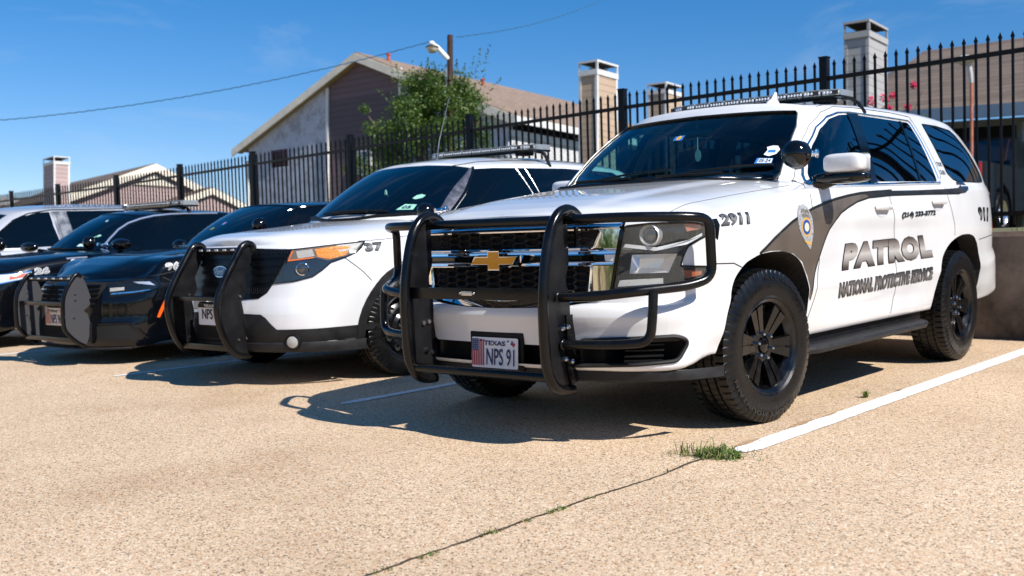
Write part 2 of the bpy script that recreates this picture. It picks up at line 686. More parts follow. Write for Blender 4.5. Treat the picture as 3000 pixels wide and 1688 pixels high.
def mirror_copy(o, parent=None, name=None):
    me = o.data.copy()
    me.transform(Matrix.Scale(-1, 4, (1, 0, 0)))
    me.flip_normals()
    c = bpy.data.objects.new(name or o.name.split('.')[0], me)
    for ch in list(o.children):
        mirror_copy(ch, c)
    return link(c, parent if parent else o.parent)

def tyre_mesh(rad, width, rim, lug=60):
    """tyre with shoulder lugs and grooves, axis along local X, outer side +X"""
    w = width / 2
    prof = [(-w * 0.86, rim), (-w * 0.98, rim + 0.02), (-w * 1.03, (rim + rad) / 2), (-w * 0.98, rad - 0.045), (-w * 0.90, rad - 0.018)]
    sh0 = len(prof)
    tread = []
    gro = [-0.42, 0.0, 0.42]
    xs = [-0.86, -0.72, -0.50]
    for g in (-0.38, 0.0, 0.38):
        tread += [(g - 0.06, 0), (g - 0.045, 1), (g + 0.045, 1), (g + 0.06, 0)]
    pts = [(-0.86, 0), (-0.66, 0), (-0.5, 0)] + tread + [(0.5, 0), (0.66, 0), (0.86, 0)]
    pts.sort()
    for x, g in pts:
        crown = rad - 0.010 * abs(x) ** 3
        prof.append((x * w, crown - (0.009 if g else 0)))
    prof += [(w * 0.90, rad - 0.018), (w * 0.98, rad - 0.045), (w * 1.03, (rim + rad) / 2), (w * 1.0, (rim + rad) / 2 - 0.03), (w * 0.98, rim + 0.02), (w * 0.86, rim)]
    N = lug * 6
    rings = []
    for i, (a, r) in enumerate(prof):
        s = a / w
        ring = []
        for k in range(N):
            th = 2 * math.pi * k / N
            ph = k % 6
            rr = r
            if r > rad - 0.022:
                if abs(s) > 0.55 and ph >= 5: rr = r - 0.009
                elif 0.1 < abs(s) <= 0.36 and (ph + (3 if s > 0 else 0)) % 6 >= 5: rr = r - 0.006
            if abs(abs(s) - 0.98) < 0.01 and r > rad - 0.06 and ph >= 4: rr -= 0.004
            ring.append((a, rr * math.cos(th), rr * math.sin(th)))
        rings.append(ring)
    mb = MB()
    mb.grid(rings, closev=True)
    return mb

def wheel_alloy(parent_mat, rad, width, rimr, label=None, kind='six', steer=0.0, parent=None, pos=(0, 0, 0), left=True):
    """wheel thing part: tyre, rim (with spokes), centre cap, nuts"""
    w = bpy.data.objects.new('wheel', None)
    link(w, parent)
    w.location = pos
    w.rotation_euler = (0.15, 0, steer + (0 if left else math.pi))
    key = ('tyre', rad, width, rimr)
    if key in WH:
        for o in WH[key]:
            c = o.copy(); COL.objects.link(c); c.parent = w
            for ch in o.children:
                d = ch.copy(); COL.objects.link(d); d.parent = c
        return w
    t = tyre_mesh(rad, width, rimr).build('tyre', RUBBER, w, angle=28)
    mb = MB()
    I = Matrix.Identity(4)
    W = width / 2
    # barrel, lip
    mb.lathe([(-W * 0.8, rimr), (-W * 0.75, rimr - 0.02), (-W * 0.2, rimr - 0.035), (W * 0.6, rimr - 0.03), (W * 0.86, rimr - 0.012), (W * 0.93, rimr + 0.004), (W * 0.90, rimr + 0.012), (W * 0.84, rimr + 0.006)], I, 64)
    mb.lathe([(-W * 0.1, 0.0), (-W * 0.1, rimr - 0.035)], I, 40)
    if kind == 'six':
        for k in range(6):
            a = k * math.pi / 3 + 0.26
            M = Matrix.Rotation(a, 4, 'X')
            # spoke: two ridges with a valley, widening at the rim
            for s in (-1, 1):
                pts0 = [(0.055, 0.003 * s), (0.055, 0.030 * s), (rimr - 0.028, 0.056 * s), (rimr - 0.028, 0.007 * s)]
                a0 = [Vector((W * 0.62 if q[0] < 0.1 else W * 0.80, q[1], q[0])) for q in pts0]
                b0 = [Vector((v.x - 0.045, v.y * 1.05, v.z)) for v in a0]
                A = mb.verts([M @ v for v in a0]); B = mb.verts([M @ v for v in b0])
                mb.face(A); mb.face(list(reversed(B)))
                for i in range(4):
                    mb.face([A[i], B[i], B[(i + 1) % 4], A[(i + 1) % 4]])
            c0 = [Vector((W * 0.52, 0.008 * s, 0.05)) for s in (-1, 1)] + [Vector((W * 0.66, 0.02 * s, rimr - 0.028)) for s in (1, -1)]
            mb.face(mb.verts([M @ v for v in c0]))
        mb.lathe([(W * 0.45, 0.10), (W * 0.6, 0.088), (W * 0.64, 0.078), (W * 0.64, 0.05), (W * 0.55, 0.045)], I, 36, cap1=True)
        nutr, nn = 0.0635, 6
    else:
        # pressed steel wheel: dish with round holes suggested by pads
        mb.lathe([(W * 0.55, 0.02), (W * 0.60, 0.07), (W * 0.50, 0.085), (W * 0.42, 0.10), (W * 0.55, 0.135), (W * 0.60, 0.15), (W * 0.50, rimr - 0.06), (W * 0.35, rimr - 0.035)], I, 48)
        nutr, nn = 0.057, 5
    r = mb.build('rim', RIMBLK, w, angle=25)
    hold = [t, r]
    if kind == 'six':
        # raised sidewall lettering
        for s_, a_mid, span in (('ALL SEASON', .6, 1.25), ('ROCKY MOUNTAIN', 3.6, 1.7)):
            b = text_bm(s_, offset=.03, spacing=1.15)
            xs_ = [v.co.x for v in b.verts]; x0_, x1_ = min(xs_), max(xs_)
            rm_ = (rimr + rad) / 2 + .022
            for v in b.verts:
                th = a_mid - span / 2 + span * (v.co.x - x0_) / (x1_ - x0_)
                rr_ = rm_ + v.co.y * .030
                v.co = Vector((W * 1.045, rr_ * math.sin(th), rr_ * math.cos(th)))
            hold.append(bm_obj('sidewall_lettering', b, pbr('rubber_letters', (.010, .010, .0105), .25, spec=.5), w)); b.free()
    if kind != 'six':
        mb = MB()
        for k in range(10):
            M = Matrix.Rotation(k * math.pi / 5, 4, 'X') @ Matrix.Translation((W * 0.505, 0, rimr - 0.066))
            mb.lathe([(0.0, 0.0), (0.008, 0.02), (0.012, 0.024), (0.002, 0.027)], M, 16)
        hold.append(mb.build('hole_rim', DARK, w))
        mb = MB()
        mb.lathe([(W * 0.60, 0.078), (W * 0.72, 0.07), (W * 0.80, 0.045), (W * 0.82, 0.0)], I, 32)
        hold.append(mb.build('centre_cap', CHROME, w))
    else:
        mb = MB()
        mb.lathe([(W * 0.60, 0.040), (W * 0.68, 0.037), (W * 0.71, 0.02), (W * 0.71, 0.0)], I, 28)
        hold.append(mb.build('centre_cap', GLOSSBLK, w))
    for k in range(nn):
        mb = MB()
        M = Matrix.Rotation(k * 2 * math.pi / nn + 0.1, 4, 'X') @ Matrix.Translation((0, 0, nutr))
        mb.lathe([(W * 0.6, 0.0105), (W * 0.76, 0.0105), (W * 0.80, 0.008), (W * 0.81, 0.0)], M, 6)
        hold.append(mb.build('wheel_nut', DULLCHROME, w, angle=20))
    WH[key] = hold
    return w

WH = {}

def make_plate(parent, txt, M, flag=True, dark=False, name='number_plate', yellowed=False):
    """number plate 0.305 x 0.152 facing -Y of M"""
    base = pbr('plate_white' + ('_old' if yellowed else ''), (0.62, 0.56, 0.48) if yellowed else (0.72, 0.74, 0.78), 0.4)
    ink = pbr('plate_ink_black' if dark else 'plate_ink_navy', (0.01, 0.01, 0.012) if dark else (0.01, 0.02, 0.09), 0.5)
    red = pbr('plate_red' + ('_faded' if yellowed else ''), (0.50, 0.20, 0.16) if yellowed else (0.45, 0.02, 0.03), 0.5)
    navy = pbr('plate_navy' + ('_faded' if yellowed else ''), (0.28, 0.20, 0.22) if yellowed else (0.02, 0.035, 0.14), 0.5)
    mb = MB()
    mb.prism(roundpoly([(-.1525, -.076), (.1525, -.076), (.1525, .076), (-.1525, .076)], .01), -0.002, 0.0, M @ Matrix.Rotation(R(90), 4, 'X'))
    p = mb.build(name, base, parent, smooth=False)
    def lay(s, quad, m, bold, nm='lettering', off=0.0015, spacing=1.0):
        b = text_bm(s, offset=bold, spacing=spacing)
        fit_quad(b, quad)
        for v in b.verts: v.co = M @ Vector((v.co.x, -off - 0.002, v.co.y))
        o = bm_obj(nm, b, m, p); b.free()
    def q(x0, z0, x1, z1): return [(x0, z0), (x1, z0), (x1, z1), (x0, z1)]
    if dark:
        mb = MB()
        mb.prism([(-.1525, .048), (.1525, .048), (.1525, .076), (-.1525, .076)], 0.0021, 0.003, M @ Matrix.Rotation(R(90), 4, 'X'))
        mb.build('plate_band', pbr('plate_band', (0.02, 0.02, 0.022), 0.4), p, smooth=False)
        lay('TEXAS', q(-.075, .052, .075, .071), base, 0.02, off=0.004)
        lay(txt, q(-.105, -.035, .125, .040), ink, 0.015)
        lay('STAR', q(-.03, -.062, .05, -.052), ink, 0.0) if False else None
    else:
        x0 = -.062 if flag else -.12
        lay('TEXAS', q(-.068, .036, .072, .060), ink, 0.03)
        lay(txt, q(-.052, -.062, .132, .022), ink, 0.012)
    if flag:
        mb = MB()
        T = M @ Matrix.Rotation(R(90), 4, 'X')
        for k in range(7):
            a = -.148 + k * 0.0122
            zt = .066
            if k < 4: zt = .008
            mb.prism([(a, -.066), (a + .0065, -.066), (a + .0065, zt), (a, zt)], 0.0021, 0.003, T)
        mb.build('flag_stripe', red, p, smooth=False)
        mb = MB()
        mb.prism([(-.149, .008), (-.105, .008), (-.105, .068), (-.149, .068)], 0.0021, 0.0032, T)
        ca = mb.build('flag_canton', navy, p, smooth=False)
        mb = MB()
        for i in range(4):
            for j in range(6):
                x = -.144 + i * .0112 + (0.0028 if j % 2 else -0.001); z = .014 + j * .0095
                mb.prism([(x + .0017 * math.cos(a * math.pi / 3), z + .0017 * math.sin(a * math.pi / 3)) for a in range(6)], 0.0033, 0.0038, T)
        mb.build('flag_star', base, p, smooth=False)
    # state outline
    if not dark:
        T = M @ Matrix.Rotation(R(90), 4, 'X')
        tx = [(0, 0), (.010, 0), (.010, -.010), (.028, -.014), (.030, -.024), (.020, -.030), (.018, -.040), (.012, -.034), (.006, -.026), (-.002, -.024), (-.010, -.014), (0, -.014)]
        for nm, sel, m in (('state_map', [0, 1, 2, 7, 8, 9, 10, 11], navy), ('state_map', [2, 3, 4, 5, 6, 7], red)):
            mb = MB()
            mb.prism([(tx[i][0] * 0.8 + .112, tx[i][1] * 0.8 + .062) for i in sel], 0.0021, 0.003, T)
            mb.build(nm, m, p, smooth=False)
    mb = MB()
    for x in (-.09, .09):
        mb.ball(M @ Vector((x, -.003, .060)), .0045, 8, 6)
    mb.build('screw', DARK, p)
    return p

def ymat(x, y, z, rx=0, rz=0):
    return Matrix.Translation((x, y, z)) @ Matrix.Rotation(rz, 4, 'Z') @ Matrix.Rotation(rx, 4, 'X')

def light_bar(parent, P, length, mat_lens, w=0.28, h=0.055, feet=None):
    """light bar across the roof, centre P; parts: housing, lens blocks, feet"""
    mb = MB()
    n = 14
    L = length / 2
    def prof(t):
        # plan outline: ends swept back
        return 0.0 + 0.06 * max(0, abs(t) - 0.7) / 0.3
    rows = []
    for k in range(-n, n + 1):
        t = k / n
        x = P[0] + t * L
        b = prof(t)
        e = 1 - 0.35 * max(0, abs(t) - 0.9) / 0.1
        y0, y1 = P[1] - w / 2 + b, P[1] + w / 2
        z0, z1 = P[2] - h * 0.5, P[2] + h * 0.5
        zm = P[2]
        rows.append([(x, y0 + .012, z0), (x, y0, z0 + .008), (x, y0, z0 + h * .28), (x, y0 + .02, z0 + h * .28), (x, y1 - .02, z0 + h * .28), (x, y1, z0 + h * .28), (x, y1, z0 + .008), (x, y1 - .012, z0)])
    V = mb.grid(rows, closev=True)
    mb.face(V[0]); mb.face(list(reversed(V[-1])))
    hs = mb.build('light_bar_base', GLOSSBLK, parent)
    # lens blocks
    nb = 11
    mbl = MB(); mbr = MB(); mbd = MB()
    for k in range(nb):
        t0 = -1 + 2 * k / nb + 0.008; t1 = -1 + 2 * (k + 1) / nb - 0.008
        poly = []
        for t in (t0, (t0 + t1) / 2, t1):
            b = prof(t) + (0.02 if abs(t) > 0.97 else 0)
            poly.append((P[0] + t * L, P[1] - w / 2 + b - .002))
        top = [(P[0] + t1 * L, P[1] + w / 2), (P[0] + t0 * L, P[1] + w / 2)]
        mbl.prism(poly + top, P[2] - h * .22, P[2] + h * .42)
        # dark strip of LED modules behind the lens front
        for j in range(5):
            tt = t0 + (t1 - t0) * (j + .5) / 5
            b = prof(tt)
            mbr.ball((P[0] + tt * L, P[1] - w / 2 + b - .003, P[2] + h * .08), .009, 8, 6, s=(1, .5, 1))
        m0 = (t0 + t1) / 2
        bb = prof(m0)
        mbd.box((P[0] + m0 * L, P[1] - w / 2 + bb - .0015, P[2] + h * .08), ((t1 - t0) * L * .9, .005, h * .42))
    mbl.build('light_bar_lens', mat_lens, hs, smooth=False)
    mbd.build('led_module', pbr('led_backing', (0.03, 0.03, 0.035), 0.4), hs, smooth=False)
    mbr.build('led', pbr('led_dots', (0.75, 0.78, 0.82), 0.2, coat=1), hs)
    if feet:
        for f in feet:
            mb = MB()
            mb.tube(f, 0.012, 6, flat=2.2)
            mb.build('mount_strap', BLKPLASTIC, hs)
    return hs

def spotlight(parent, P, J, r=0.07, aim=(0.2, 1, 0.0)):
    """ball spot lamp at P with a chrome joint reaching J on the pillar"""
    mb = MB()
    a = Vector(aim).normalized()
    a = Vector((abs(a.x) * .4, abs(a.y), -.15)).normalized()
    M = Matrix.Translation(P) @ a.to_track_quat('X', 'Z').to_matrix().to_4x4()
    prof = [(-r * 0.98, 0.0)]
    for k in range(1, 11):
        th = math.pi * k / 18
        prof.append((-r * math.cos(th) * 1.0, r * math.sin(th)))
    prof += [(r * .35, r * 1.03), (r * .42, r * 1.0), (r * .42, r * .92)]
    mb.lathe(prof, M, 32)
    o = mb.build('spot_lamp', GLOSSBLK, parent)
    mb = MB()
    mb.lathe([(r * .40, r * .93), (r * .5, r * .6), (r * .55, 0)], M, 24)
    mb.build('lamp_lens', DULLCHROME, o)
    mb = MB()
    p = Vector(P); j = Vector(J)
    mb.tube([p + (j - p) * .45, p + (j - p) * .9, j], [.018, .014, .012], 10)
    mb.ball(p + (j - p) * .72, .021, 12, 8)
    mb.ball(j, .02, 12, 8, s=(.5, 1.3, 1.3))
    mb.build('lamp_arm', CHROME, o)
    return o

def hexgrid(poly, w, h, gap):
    """hexagonal cells (stretched) clipped to those whose centre lies inside poly; returns rings as thin frames"""
    def inside(p):
        c = False
        n = len(poly)
        for i in range(n):
            x1, y1 = poly[i]; x2, y2 = poly[i - 1]
            if (y1 > p[1]) != (y2 > p[1]) and p[0] < (x2 - x1) * (p[1] - y1) / (y2 - y1) + x1: c = not c
        return c
    xs = [p[0] for p in poly]; ys = [p[1] for p in poly]
    out = []
    nx = int((max(xs) - min(xs)) / (w * .78)) + 2
    ny = int((max(ys) - min(ys)) / h) + 2
    for i in range(-1, nx):
        for j in range(-1, ny):
            x = min(xs) + i * w * .78
            y = min(ys) + j * h + (h / 2 if i % 2 else 0)
            if inside((x, y)):
                out.append((x, y))
    return out

# ================================================================== the patrol SUV in front
def tahoe():
    root = empty('patrol_suv', lotmat(0, 0, 0, 0), 'nearest white patrol SUV with gold cross emblem, full grille guard and PATROL on its doors', 'police car', 'patrol vehicles parked in the bays')
    ST = [(0, -1.01), (.15, -1.008), (.3, -1.0), (.45, -.98), (.6, -.95), (.72, -.912), (.8, -.87), (.88, -.80), (.935, -.735), (.97, -.66), (.99, -.59), (1.003, -.5), (1.01, -.40),
          (1.018, -.2), (1.02, 0), (1.02, .3), (1.018, .6), (1.015, 1.0), (1.015, 1.5), (1.015, 2.0), (1.015, 2.5), (1.02, 2.9), (1.015, 3.2), (1.0, 3.55), (.975, 3.8), (.93, 3.98), (.86, 4.07), (.7, 4.13), (.4, 4.16), (0, 4.17)]
    ST = [np.array(s) for s in ST]
    n = len(ST)
    def normal(i):
        a = ST[max(i - 1, 0)] if i else ST[1] * [-1, 1]
        b = ST[min(i + 1, n - 1)] if i < n - 1 else ST[n - 2] * [-1, 1]
        t = b - a
        t /= np.linalg.norm(t)
        return np.array([t[1], -t[0]])
    def wts(i):
        x, y = ST[i]
        wf = np.clip((-.50 - y) / .32, 0, 1)
        wr = np.clip((y - 3.7) / .3, 0, 1)
        wf = wf * wf * (3 - 2 * wf)
        return wf, 1 - wf - wr, wr
    I = np.interp
    # rows: (front z, d) (side z(y), d(y)) (rear z, d)
    def shoulder(y): return I(y, [-1, -.8, -.6, -.4, 0, .3, .6, 1.4, 2.6, 4.1], [1.045, 1.06, 1.085, 1.105, 1.155, 1.19, 1.205, 1.228, 1.258, 1.27])
    def flare(y): return I(y, [-1, -.45, -.1, .5, .8, 1.2, 2.2, 2.6, 3.1, 3.6, 4.2], [0, 0, 0, .012, .026, .03, .03, .012, 0, .004, .0])
    rows = []
    spec = [
        ((.350, .07), (.40, .12), (.42, .10)),
        ((.352, .02), (.402, .075), (.43, .02)),
        ((.375, .0), (.44, .06), (.47, .0)),
        ((.46, .016), (.52, .03), (.55, .0)),
        ((.53, .008), (.60, .018), (.65, .0)),
        ((.605, -.006), (.665, .008), (.72, .004)),
        ((.650, .012), (.70, .012), (.78, .02)),
        ((.670, .054), (.76, .018), (.81, .03)),
        ((.80, .062), (.86, .014), (.90, .03)),
        ((.93, .066), (.96, .010), (1.00, .035)),
        ((1.03, .072), (1.05, .013), (1.10, .045)),
        ((1.060, .088), (None, .030), (1.20, .06)),
        ((1.080, .115), ('s', .048), (1.27, .08)),
    ]
    for k, (f, s, r) in enumerate(spec):
        row = []
        for i in range(n):
            wf, ws, wr = wts(i)
            y = ST[i][1]
            zs = s[0]
            if zs is None: zs = shoulder(y) - .035
            elif zs == 's': zs = shoulder(y)
            ds = s[1] + (flare(y) if 3 <= k <= 11 else 0) * (1 if k < 10 else .5)
            z = f[0] * wf + zs * ws + r[0] * wr
            d = f[1] * wf + ds * ws + r[1] * wr
            p = ST[i] - normal(i) * d
            row.append((p[0], p[1], z))
        row[0] = (0, row[0][1], row[0][2]); row[-1] = (0, row[-1][1], row[-1][2])
        rows.append(row)
    B = dense(rows, 150, 60)
    def deck(x, y, ze, s):
        zc = I(y, [-.93, -.88, -.8, -.65, -.4, 0, .3, .6, 1.2, 4.2], [1.085, 1.105, 1.13, 1.158, 1.192, 1.238, 1.268, 1.290, 1.295, 1.295])
        z = ze + (max(zc, ze) - ze) * (1 - s ** 5.5)
        # raised centre of the bonnet
        b = np.clip((.60 + .10 * np.clip(y, -1, .5) - abs(x)) / .10, 0, 1)
        b = b * b * (3 - 2 * b)
        return z + .014 * b * np.clip((y + .9) / .4, 0, 1)
    V, F = shell(B, deck, 22)
    low = mesh_vf('body', V, F)
    # greenhouse
    GB = [(0, .37, 1.27), (.25, .385, 1.27), (.45, .425, 1.268), (.62, .485, 1.262), (.74, .55, 1.255), (.795, .60, 1.25), (.84, .625, 1.24), (.895, .66, 1.225), (.93, .74, 1.20), (.945, .95, 1.20),
          (.95, 1.3, 1.20), (.95, 2.0, 1.22), (.95, 2.6, 1.24), (.945, 3.1, 1.25), (.935, 3.5, 1.26), (.905, 3.82, 1.26), (.85, 3.97, 1.26), (.72, 4.03, 1.26), (.4, 4.07, 1.26), (0, 4.08, 1.26)]
    GT = [(0, 1.10, 1.762), (.22, 1.105, 1.76), (.40, 1.125, 1.752), (.53, 1.16, 1.742), (.60, 1.20, 1.733), (.635, 1.235, 1.727), (.665, 1.285, 1.727), (.695, 1.37, 1.732), (.712, 1.47, 1.738), (.72, 1.6, 1.745),
          (.725, 1.8, 1.753), (.728, 2.3, 1.765), (.725, 2.8, 1.768), (.722, 3.15, 1.762), (.715, 3.48, 1.748), (.70, 3.68, 1.722), (.655, 3.80, 1.700), (.54, 3.85, 1.70), (.3, 3.88, 1.70), (0, 3.89, 1.702)]
    rows = []
    for t, bul in ((-.12, 0), (0, 0), (.25, .012), (.5, .018), (.75, .014), (.88, .009), (.955, .003), (1.0, 0)):
        row = []
        for si, (a, b) in enumerate(zip(GB, GT)):
            a = np.array(a); b = np.array(b)
            p = a + (b - a) * t
            # side rows bow outwards; top edge rolls in
            nx, k = ((0, -.7, .7), 1.2) if si <= 2 else ((.25, -.65, .7), 1.8) if si <= 4 else ((.5, -.55, .65), 2.3) if si <= 7 else \
                    ((.9, -.2, .3), 1.7) if si <= 9 else ((1, 0, 0), 1.0) if si <= 13 else ((.85, .45, .2), 1.8) if si <= 16 else ((0, .8, .5), 1.6)
            p = p + np.array(nx) * bul * k
            row.append(p)
        rows.append(row)
    # roll the cant rail in before the roof edge
    top = []
    for q in rows[-1]:
        q = q.copy()
        c = np.array([0, 2.4])
        q[0] *= .965; q[1] = c[1] + (q[1] - c[1]) * .985; q[2] += .018
        top.append(q)
    rows.append(top)
    BG = dense(rows, 130, 44)
    def roof(x, y, ze, s):
        zc = I(y, [1.0, 1.2, 1.45, 1.8, 2.3, 2.9, 3.4, 3.7, 3.85], [1.767, 1.783, 1.797, 1.808, 1.815, 1.812, 1.795, 1.755, 1.725])
        zc = max(zc, ze)
        rib = .004 * (math.sin((abs(x) - .08) * 40) > .3) if (abs(x) < .52 and 1.6 < y < 3.4) else 0
        return ze + (zc - ze) * (1 - s ** 2.4)
    V2, F2 = shell(BG, roof, 16)
    gh = mesh_vf('cabin', V2, F2)
    bv = bvh_of([low, gh])
    return root, low, gh, bv, (V2, F2)
def d2(p, ang):
    return (p[0] * math.cos(ang) + p[1] * math.sin(ang), p[2])

def both(fn):
    """run a left-side builder and mirror what it returns to the right side"""
    out = fn()
    for o in (out if isinstance(out, (list, tuple)) else [out]):
        mirror_copy(o)
    return out

def fascia(bv, poly, ax, name, mat, parent, off, thick=0.01, res=0.03, rr=0.01):
    return patch(bv, roundpoly(poly, rr) if rr else poly, ax, name, mat, parent, off, thick, res)

PINK = None
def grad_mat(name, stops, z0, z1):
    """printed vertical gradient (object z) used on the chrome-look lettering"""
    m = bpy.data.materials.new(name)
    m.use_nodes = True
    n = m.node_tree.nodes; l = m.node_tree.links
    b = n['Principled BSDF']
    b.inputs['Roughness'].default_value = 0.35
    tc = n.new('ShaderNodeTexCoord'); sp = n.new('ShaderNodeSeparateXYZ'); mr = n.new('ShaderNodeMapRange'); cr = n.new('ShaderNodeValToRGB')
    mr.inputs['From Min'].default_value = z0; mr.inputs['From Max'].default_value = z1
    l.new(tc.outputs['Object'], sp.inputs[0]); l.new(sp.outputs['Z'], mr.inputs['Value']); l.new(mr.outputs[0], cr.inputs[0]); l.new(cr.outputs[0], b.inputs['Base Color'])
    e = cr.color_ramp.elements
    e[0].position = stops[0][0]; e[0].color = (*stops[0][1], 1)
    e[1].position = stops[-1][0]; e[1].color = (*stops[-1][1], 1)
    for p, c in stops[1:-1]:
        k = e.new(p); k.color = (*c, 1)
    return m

def build_tahoe():
    root, low, gh, bv, (V2, F2) = tahoe()
    PM = [WHITE, BLKPLASTIC, LINER, DARK, CABIN]
    body = bm_obj('body', low, PM)
    A1 = [(-.50, .28), (-.462, .42), (-.45, .55), (-.42, .70), (-.36, .775), (-.27, .835), (-.13, .87), (.0, .878), (.12, .877), (.25, .858), (.355, .813), (.42, .743), (.445, .64), (.445, .5), (.42, .38), (.40, .28)]
    A2 = [(2.46, .28), (2.44, .42), (2.47, .52), (2.51, .62), (2.56, .72), (2.62, .79), (2.70, .845), (2.82, .885), (2.95, .905), (3.1, .907), (3.22, .89), (3.31, .83), (3.36, .75), (3.38, .65), (3.36, .53), (3.30, .42), (3.27, .28)]
    A1 = A1[:1] + roundpoly(A1[1:-1], .05, 3) + A1[-1:] if False else [(p[0], p[1]) for p in roundpoly(A1, .045, 4)]
    A2 = roundpoly(A2, .045, 4)
    cuts = []
    for a in (A1, A2):
        cuts.append((a, 'x', .60, 1.3, 2)); cuts.append((a, 'x', -1.3, -.60, 2))
    boolean(body, [cutter(cuts, mats=PM)])
    # recesses in the nose
    HL = [(.696, -.857, 1.028), (.798, -.806, 1.037), (.936, -.656, 1.037), (.962, -.57, 1.02), (.97, -.545, .985), (.945, -.62, .955), (.925, -.68, .925), (.908, -.698, .879), (.900, -.71, .835), (.958, -.575, .828), (.962, -.56, .795), (.945, -.626, .772), (.85, -.77, .745), (.637, -.882, .733)]
    ang = R(40)
    hl2 = [d2(p, ang) for p in HL]
    fn, dd = diag(ang)
    Mh = Matrix(((math.cos(ang), 0, -math.sin(ang), 0), (math.sin(ang), 0, math.cos(ang), 0), (0, 1, 0, 0), (0, 0, 0, 1)))
    Mhm = Matrix.Scale(-1, 4, (1, 0, 0)) @ Mh
    grille = [(-.685, 1.045), (.685, 1.045), (.622, .735), (.615, .70), (.56, .678), (.42, .658), (.2, .645), (0, .641), (-.2, .645), (-.42, .658), (-.56, .678), (-.615, .70), (-.622, .735)]
    intake = [(-.925, .50), (-.90, .517), (-.815, .513), (-.50, .500), (-.44, .466), (-.19, .466), (.19, .466), (.44, .466), (.50, .500), (.815, .513), (.90, .517), (.925, .50), (.925, .47), (.91, .395), (.76, .383), (.45, .372), (-.45, .372), (-.76, .383), (-.91, .395), (-.925, .47)]
    cuts = [(grille, 'y', -1.3, -.885, 3), (intake, 'y', -1.3, -.915, 1)]
    boolean(body, [cutter(cuts, mats=PM)])
    fogc = [(.60, .374), (.60, .502), (.815, .510), (.900, .512), (.924, .495), (.924, .468), (.908, .399), (.76, .385)]
    cuts = [(fogc, 'y', -1.1, -.69, 1), ([(-x, z) for x, z in fogc], 'y', -1.1, -.69, 1)]
    boolean(body, [cutter(cuts, mats=PM)])
    c0 = -6.0
    # headlamp pockets: along the diagonal, from outside to 9 cm inside
    dmid = Vector((.85, -.76, 0)).dot(dd)
    cuts = [(roundpoly(hl2, .012), Mh, dmid - .4, dmid + .10, 3), (roundpoly(hl2, .012), Mhm, dmid - .4, dmid + .10, 3)]
    boolean(body, [cutter(cuts, mats=PM)])
    # cabin cavity
    cab = [(-.80, .62), (.80, .62), (.86, .95), (.86, 3.7), (-.86, 3.7), (-.86, .95)]
    boolean(body, [cutter([(cab, 'z', .72, 1.8, 3)], mats=PM)])
    # ---- greenhouse shell with window openings
    shellb = bm_obj('cabin', gh, PM)
    inner = [(v[0] * .955, 2.4 + (v[1] - 2.4) * .975, (v[2] - 1.2) * .955 + 1.185) for v in V2]
    ib = mesh_vf('inner', inner, F2)
    io = bm_obj('inner', ib, PM)
    for p in io.data.polygons: p.material_index = 4
    boolean(shellb, [io])
    WS = [(-.758, 1.262), (-.70, 1.262), (-.4, 1.28), (0, 1.29), (.4, 1.28), (.70, 1.262), (.758, 1.262), (.742, 1.333), (.712, 1.484), (.681, 1.591), (.632, 1.678), (.615, 1.690), (.43, 1.698), (0, 1.706), (-.43, 1.698), (-.615, 1.690), (-.632, 1.678), (-.681, 1.591), (-.712, 1.484), (-.742, 1.333)]
    FD = [(.70, 1.236), (.72, 1.29), (.80, 1.379), (.913, 1.470), (1.076, 1.572), (1.261, 1.648), (1.431, 1.684), (1.56, 1.694), (1.50, 1.49), (1.462, 1.248), (1.1, 1.240)]
    RD = [(1.70, 1.700), (2.55, 1.700), (2.575, 1.69), (2.607, 1.585), (2.645, 1.30), (2.635, 1.282), (1.55, 1.262), (1.60, 1.45)]
    QG = [(2.845, 1.706), (3.15, 1.708), (3.43, 1.69), (3.49, 1.66), (3.60, 1.52), (3.72, 1.36), (3.735, 1.30), (3.60, 1.292), (3.10, 1.290), (2.99, 1.305), (2.91, 1.345), (2.87, 1.50)]
    RG = [(-.60, 1.30), (.60, 1.30), (.56, 1.62), (-.56, 1.62)]
    cuts = [(WS, 'y', -.3, 1.6, 3), (RG, 'y', 3.5, 4.4, 3)]
    boolean(shellb, [cutter(cuts, mats=PM)])
    cuts = []
    for w in (FD, RD, QG):
        cuts.append((roundpoly(w, .02), 'x', .55, 1.3, 3)); cuts.append((roundpoly(w, .02), 'x', -1.3, -.55, 3))
    boolean(shellb, [cutter(cuts, mats=PM)])
    # join the two into the one painted body
    bm = bmesh.new(); bm.from_mesh(body.data); bm.from_mesh(shellb.data)
    bm.to_mesh(body.data); bm.free()
    me = shellb.data; bpy.data.objects.remove(shellb); bpy.data.meshes.remove(me)
    finish(body.data, True, 32)
    body.parent = root

    # ---- glass
    GF = glass_mat('screen_glass', (.50, .74, .72), .035)
    GS = glass_mat('side_glass', (.34, .62, .62), .07)
    GR = glass_mat('rear_tint_glass', (.03, .05, .06), .09)
    band = pbr('glass_frit', (.004, .004, .005), .25)
    ws = fascia(bv, WS, 'F', 'windscreen', GF, root, .001, .004, .05, .0)
    # frit band round the screen
    mb = MB()
    fr = project(bv, subdiv(WS, .03, True), 'F', .0035)
    mb.tube(fr, .013, 6, closed=True, flat=.3)
    mb.build('screen_seal', band, ws)
    def lf():
        out = []
        for nm, w, g in (('front_door_glass', FD, GS), ('rear_door_glass', RD, GR), ('quarter_glass', QG, GR)):
            out.append(fascia(bv, roundpoly(w, .02), 'L', nm, g, root, .0, .004, .05, 0))
        return out
    both(lf)
    patch(bv, [(x, z) for x, z in RG], (lambda a, b: Vector((a, 8, b)), Vector((0, -1, 0))), 'rear_screen', GR, root, .002, .004, .05)
